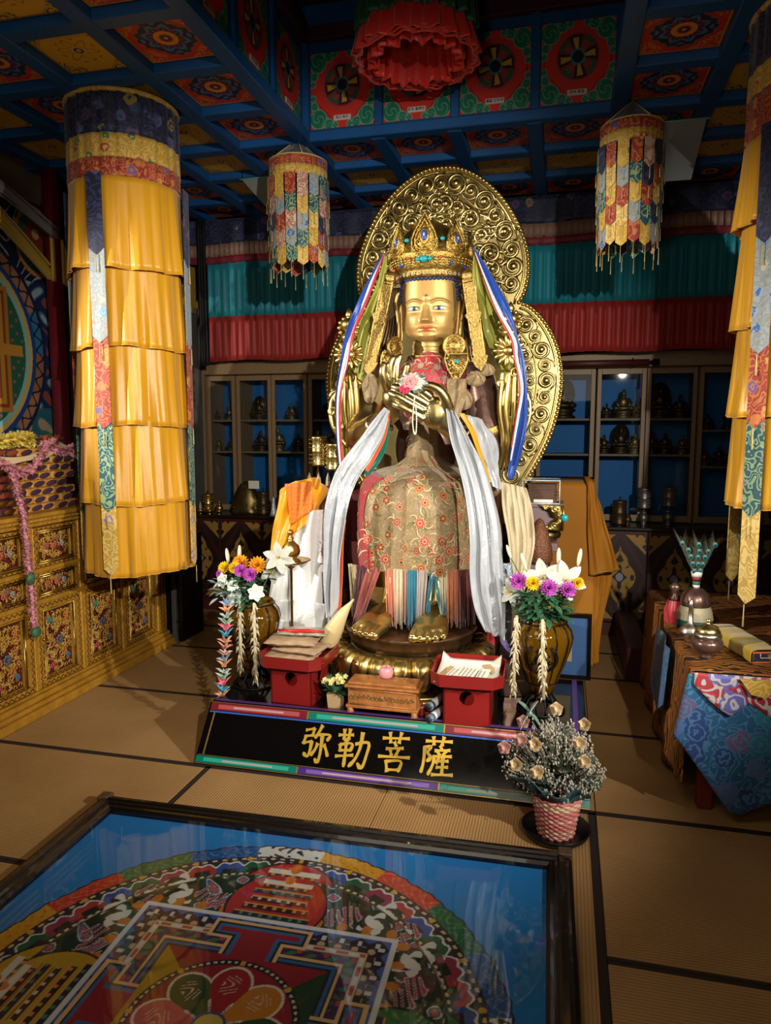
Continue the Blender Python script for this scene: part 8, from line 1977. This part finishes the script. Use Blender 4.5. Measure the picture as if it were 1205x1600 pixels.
cloth('cream_swag', [(-2.90, 3.0, 1.50), (-2.87, 3.2, 1.46), (-2.86, 3.38, 1.455), (-2.88, 3.55, 1.49), (-2.90, 3.7, 1.53), (-2.90, 3.86, 1.47)], [(-2.90, 3.0, 1.44), (-2.86, 3.2, 1.41), (-2.85, 3.38, 1.43), (-2.87, 3.55, 1.435), (-2.89, 3.7, 1.465), (-2.89, 3.86, 1.42)], mat('cream_cloth', '#b8a07c', .6), 2, .008, .003, 10,
      label='cream cloth swag draped along the top of the scripture pile', cat='cloth')
# ---- mural with round mandala on the left wall
def p_mural(X, Y):
    n = len(X); c = np.tile(rgb('#14204a'), (n, 1)); y = X*1.1 + 3.55; z = Y*.98 + 2.14; U, V = (y - 3.72)/.72, (z - 2.12)/.72; r = np.hypot(U, V); t = np.arctan2(V, U); m_ = np.maximum(np.abs(U), np.abs(V))
    cl = np.sin(9*y*2 + 3*np.sin(11*z)) * np.sin(9*z*2 + 3*np.sin(11*y)); put(c, cl > .3, '#3c6a7c'); put(c, cl > .55, '#8c9aa0'); put(c, (cl < -.6), '#7c3c30')
    put(c, z < 1.75, '#24506a'); put(c, (z < 1.75) & (cl > .2), '#2c6a4c'); put(c, (z < 1.7) & (cl > .5), '#a08470'); put(c, z > 2.6, '#10142c'); put(c, (z > 2.6) & (np.abs(cl-.4) < .12), '#8c9aa8')
    d = np.hypot(y-4.42, (z-2.88)*.85); put(c, d < .2, '#b06a2c'); put(c, d < .175, '#2c5a4c'); put(c, d < .12, '#7c3420'); put(c, np.hypot(y-4.42, z-2.93) < .035, '#c89a5c')
    put(c, r < 1.04, '#0c1c3c'); put(c, r < 1.0, '#8c5a3c'); s_ = np.sin(60*r + 6*t)
    sec = np.mod(np.floor(np.degrees(t)/24), 3); put(c, (r < 1.0) & (sec == 0), '#2c6a8c'); put(c, (r < 1.0) & (sec == 1), '#9c6a4c'); put(c, (r < 1.0) & (np.abs(np.sin(40*t)*.5 + (r-.95)*12) < .18), '#101828')
    put(c, r < .9, '#143c7c'); put(c, r < .85, '#b8a058'); put(c, r < .80, '#7cb0b0'); put(c, r < .76, '#1c5a40'); put(c, (r < .74) & (np.sin(50*U)*np.sin(50*V) > .75), '#a85040')
    put(c, m_ < .56, '#a8702c'); put(c, m_ < .52, '#7c3c1c'); put(c, m_ < .49, '#b8802c'); put(c, m_ < .44, '#8c4420'); put(c, m_ < .40, '#c0c0b8'); put(c, m_ < .375, '#2c2c4c'); put(c, m_ < .34, '#a8501c'); put(c, m_ < .22, '#7c2420'); put(c, r < .15, '#1c4a7c')
    put(c, (np.abs(V) < .05) & (np.abs(U) < .72) & (m_ > .4), '#b8802c')
    return c
t = thing('mandala_painting', 'large dark painting with a round palace mandala on the left wall above the scriptures', 'painting', (-3.56, 3.55, 1.15))
mu = paint(p_mural, 420, 380, 2.2, 1.96, 'yz'); obj('painted_canvas', mu, vmat('mural_paint', .6), t, smooth=False, loc=(0, 0, .99))
obj('painting_board', MB().box(-.03, -.004, -1.12, 1.12, .0, 1.99), 'red_dark', t, smooth=False, loc=(0, 0, 0))
# ---- posts, side curtains and swags
obj('red_post', MB().lathe([(.07, 0), (.07, .02), (.055, .04), (.055, 2.20)], (-3.42, 4.42, 1.137), 24), mat('post_red', '#5c101c', .45), label='dark red round post right of the mandala painting', cat='post')
def curt(x0, y0, x1, y1, z0, z1, f, amp, m_, label):
    d = Vector((x1-x0, y1-y0, 0)); L_ = d.length; nn = Vector((d.y, -d.x, 0)).normalized()
    def g(u, v): p = Vector((x0, y0, 0)) + d*u + nn*amp*math.sin(u*f*2*PI + .4*math.sin(4*v)); return (p.x, p.y, lerp(z0, z1, v))
    return solid(obj('side_curtain', MB().grid(g, int(f*12), 14), m_, label=label, cat='curtain'), .003)
mat('curtain_black', '#0c0c0c', .7); mat('curtain_green', '#26301c', .7)
curt(-3.36, 4.56, -3.25, 4.80, 3.33, 1.14, 3, .018, 'curtain_green', 'dark olive curtain hanging beside the dark red post'); curt(-3.27, 4.83, -3.20, 5.10, 3.33, .02, 4, .018, 'red_dark', 'dark maroon curtain behind the left yellow banner')
curt(-3.02, 5.70, -2.965, 5.74, 3.33, 2.14, 1.5, .012, 'curtain_black', 'narrow black curtain at the left end of the teal valance')
vl = thing('side_valance', 'dark green and red valance with black fringe over the ochre corner', 'curtain', (-3.2, 5.3, 3.3))
for nm, z0, z1, m_ in (('green_panel', 3.33, 2.80, 'green_ruffle'), ('red_panel', 2.81, 2.66, 'red_curtain')):
    def g(u, v): return (-3.14 + .012*math.sin(u*60), lerp(5.05, 5.62, u), lerp(z0, z1, v))
    solid(obj(nm, MB().grid(g, 80, 4), m_, vl), .003)
for z, c1, m_, am, lb in ((3.28, 2.2, mat('sheer_white', '#8c8480', .7, alpha=.5), .34, 'sheer white gauze swag above the mandala painting'), (3.30, 2.15, mat('swag_yellow', '#9c7c1c', .5, sheen=.2), .62, 'yellow silk swag hanging over the mandala painting')):
    def g(u, v):
        y = lerp(3.0, 4.40, u); k = (math.sin(PI*(.5 + .5*u)) ) ; return (-3.42 + .05*(1 if am < .5 else 0) + .02*math.sin(9*v*3), y, z - am*(u**1.6) - (.22 if am > .5 else .16)*v*(1 - .6*u) + .012*math.sin(20*v+6*u))
    solid(obj('silk_swag' if am > .5 else 'gauze_swag', MB().grid(g, 30, 20), m_, label=lb, cat='swag'), .003)
solid(obj('silk_swag', MB().grid(lambda u, v: (-3.40 + .05*u + .015*math.sin(14*u), lerp(4.36, 4.50, u) , lerp(2.95 - .12*u, 2.60 - .02*u, v)), 16, 10), 'swag_yellow', label='yellow silk swag tail beside the dark red post', cat='swag'), .003)
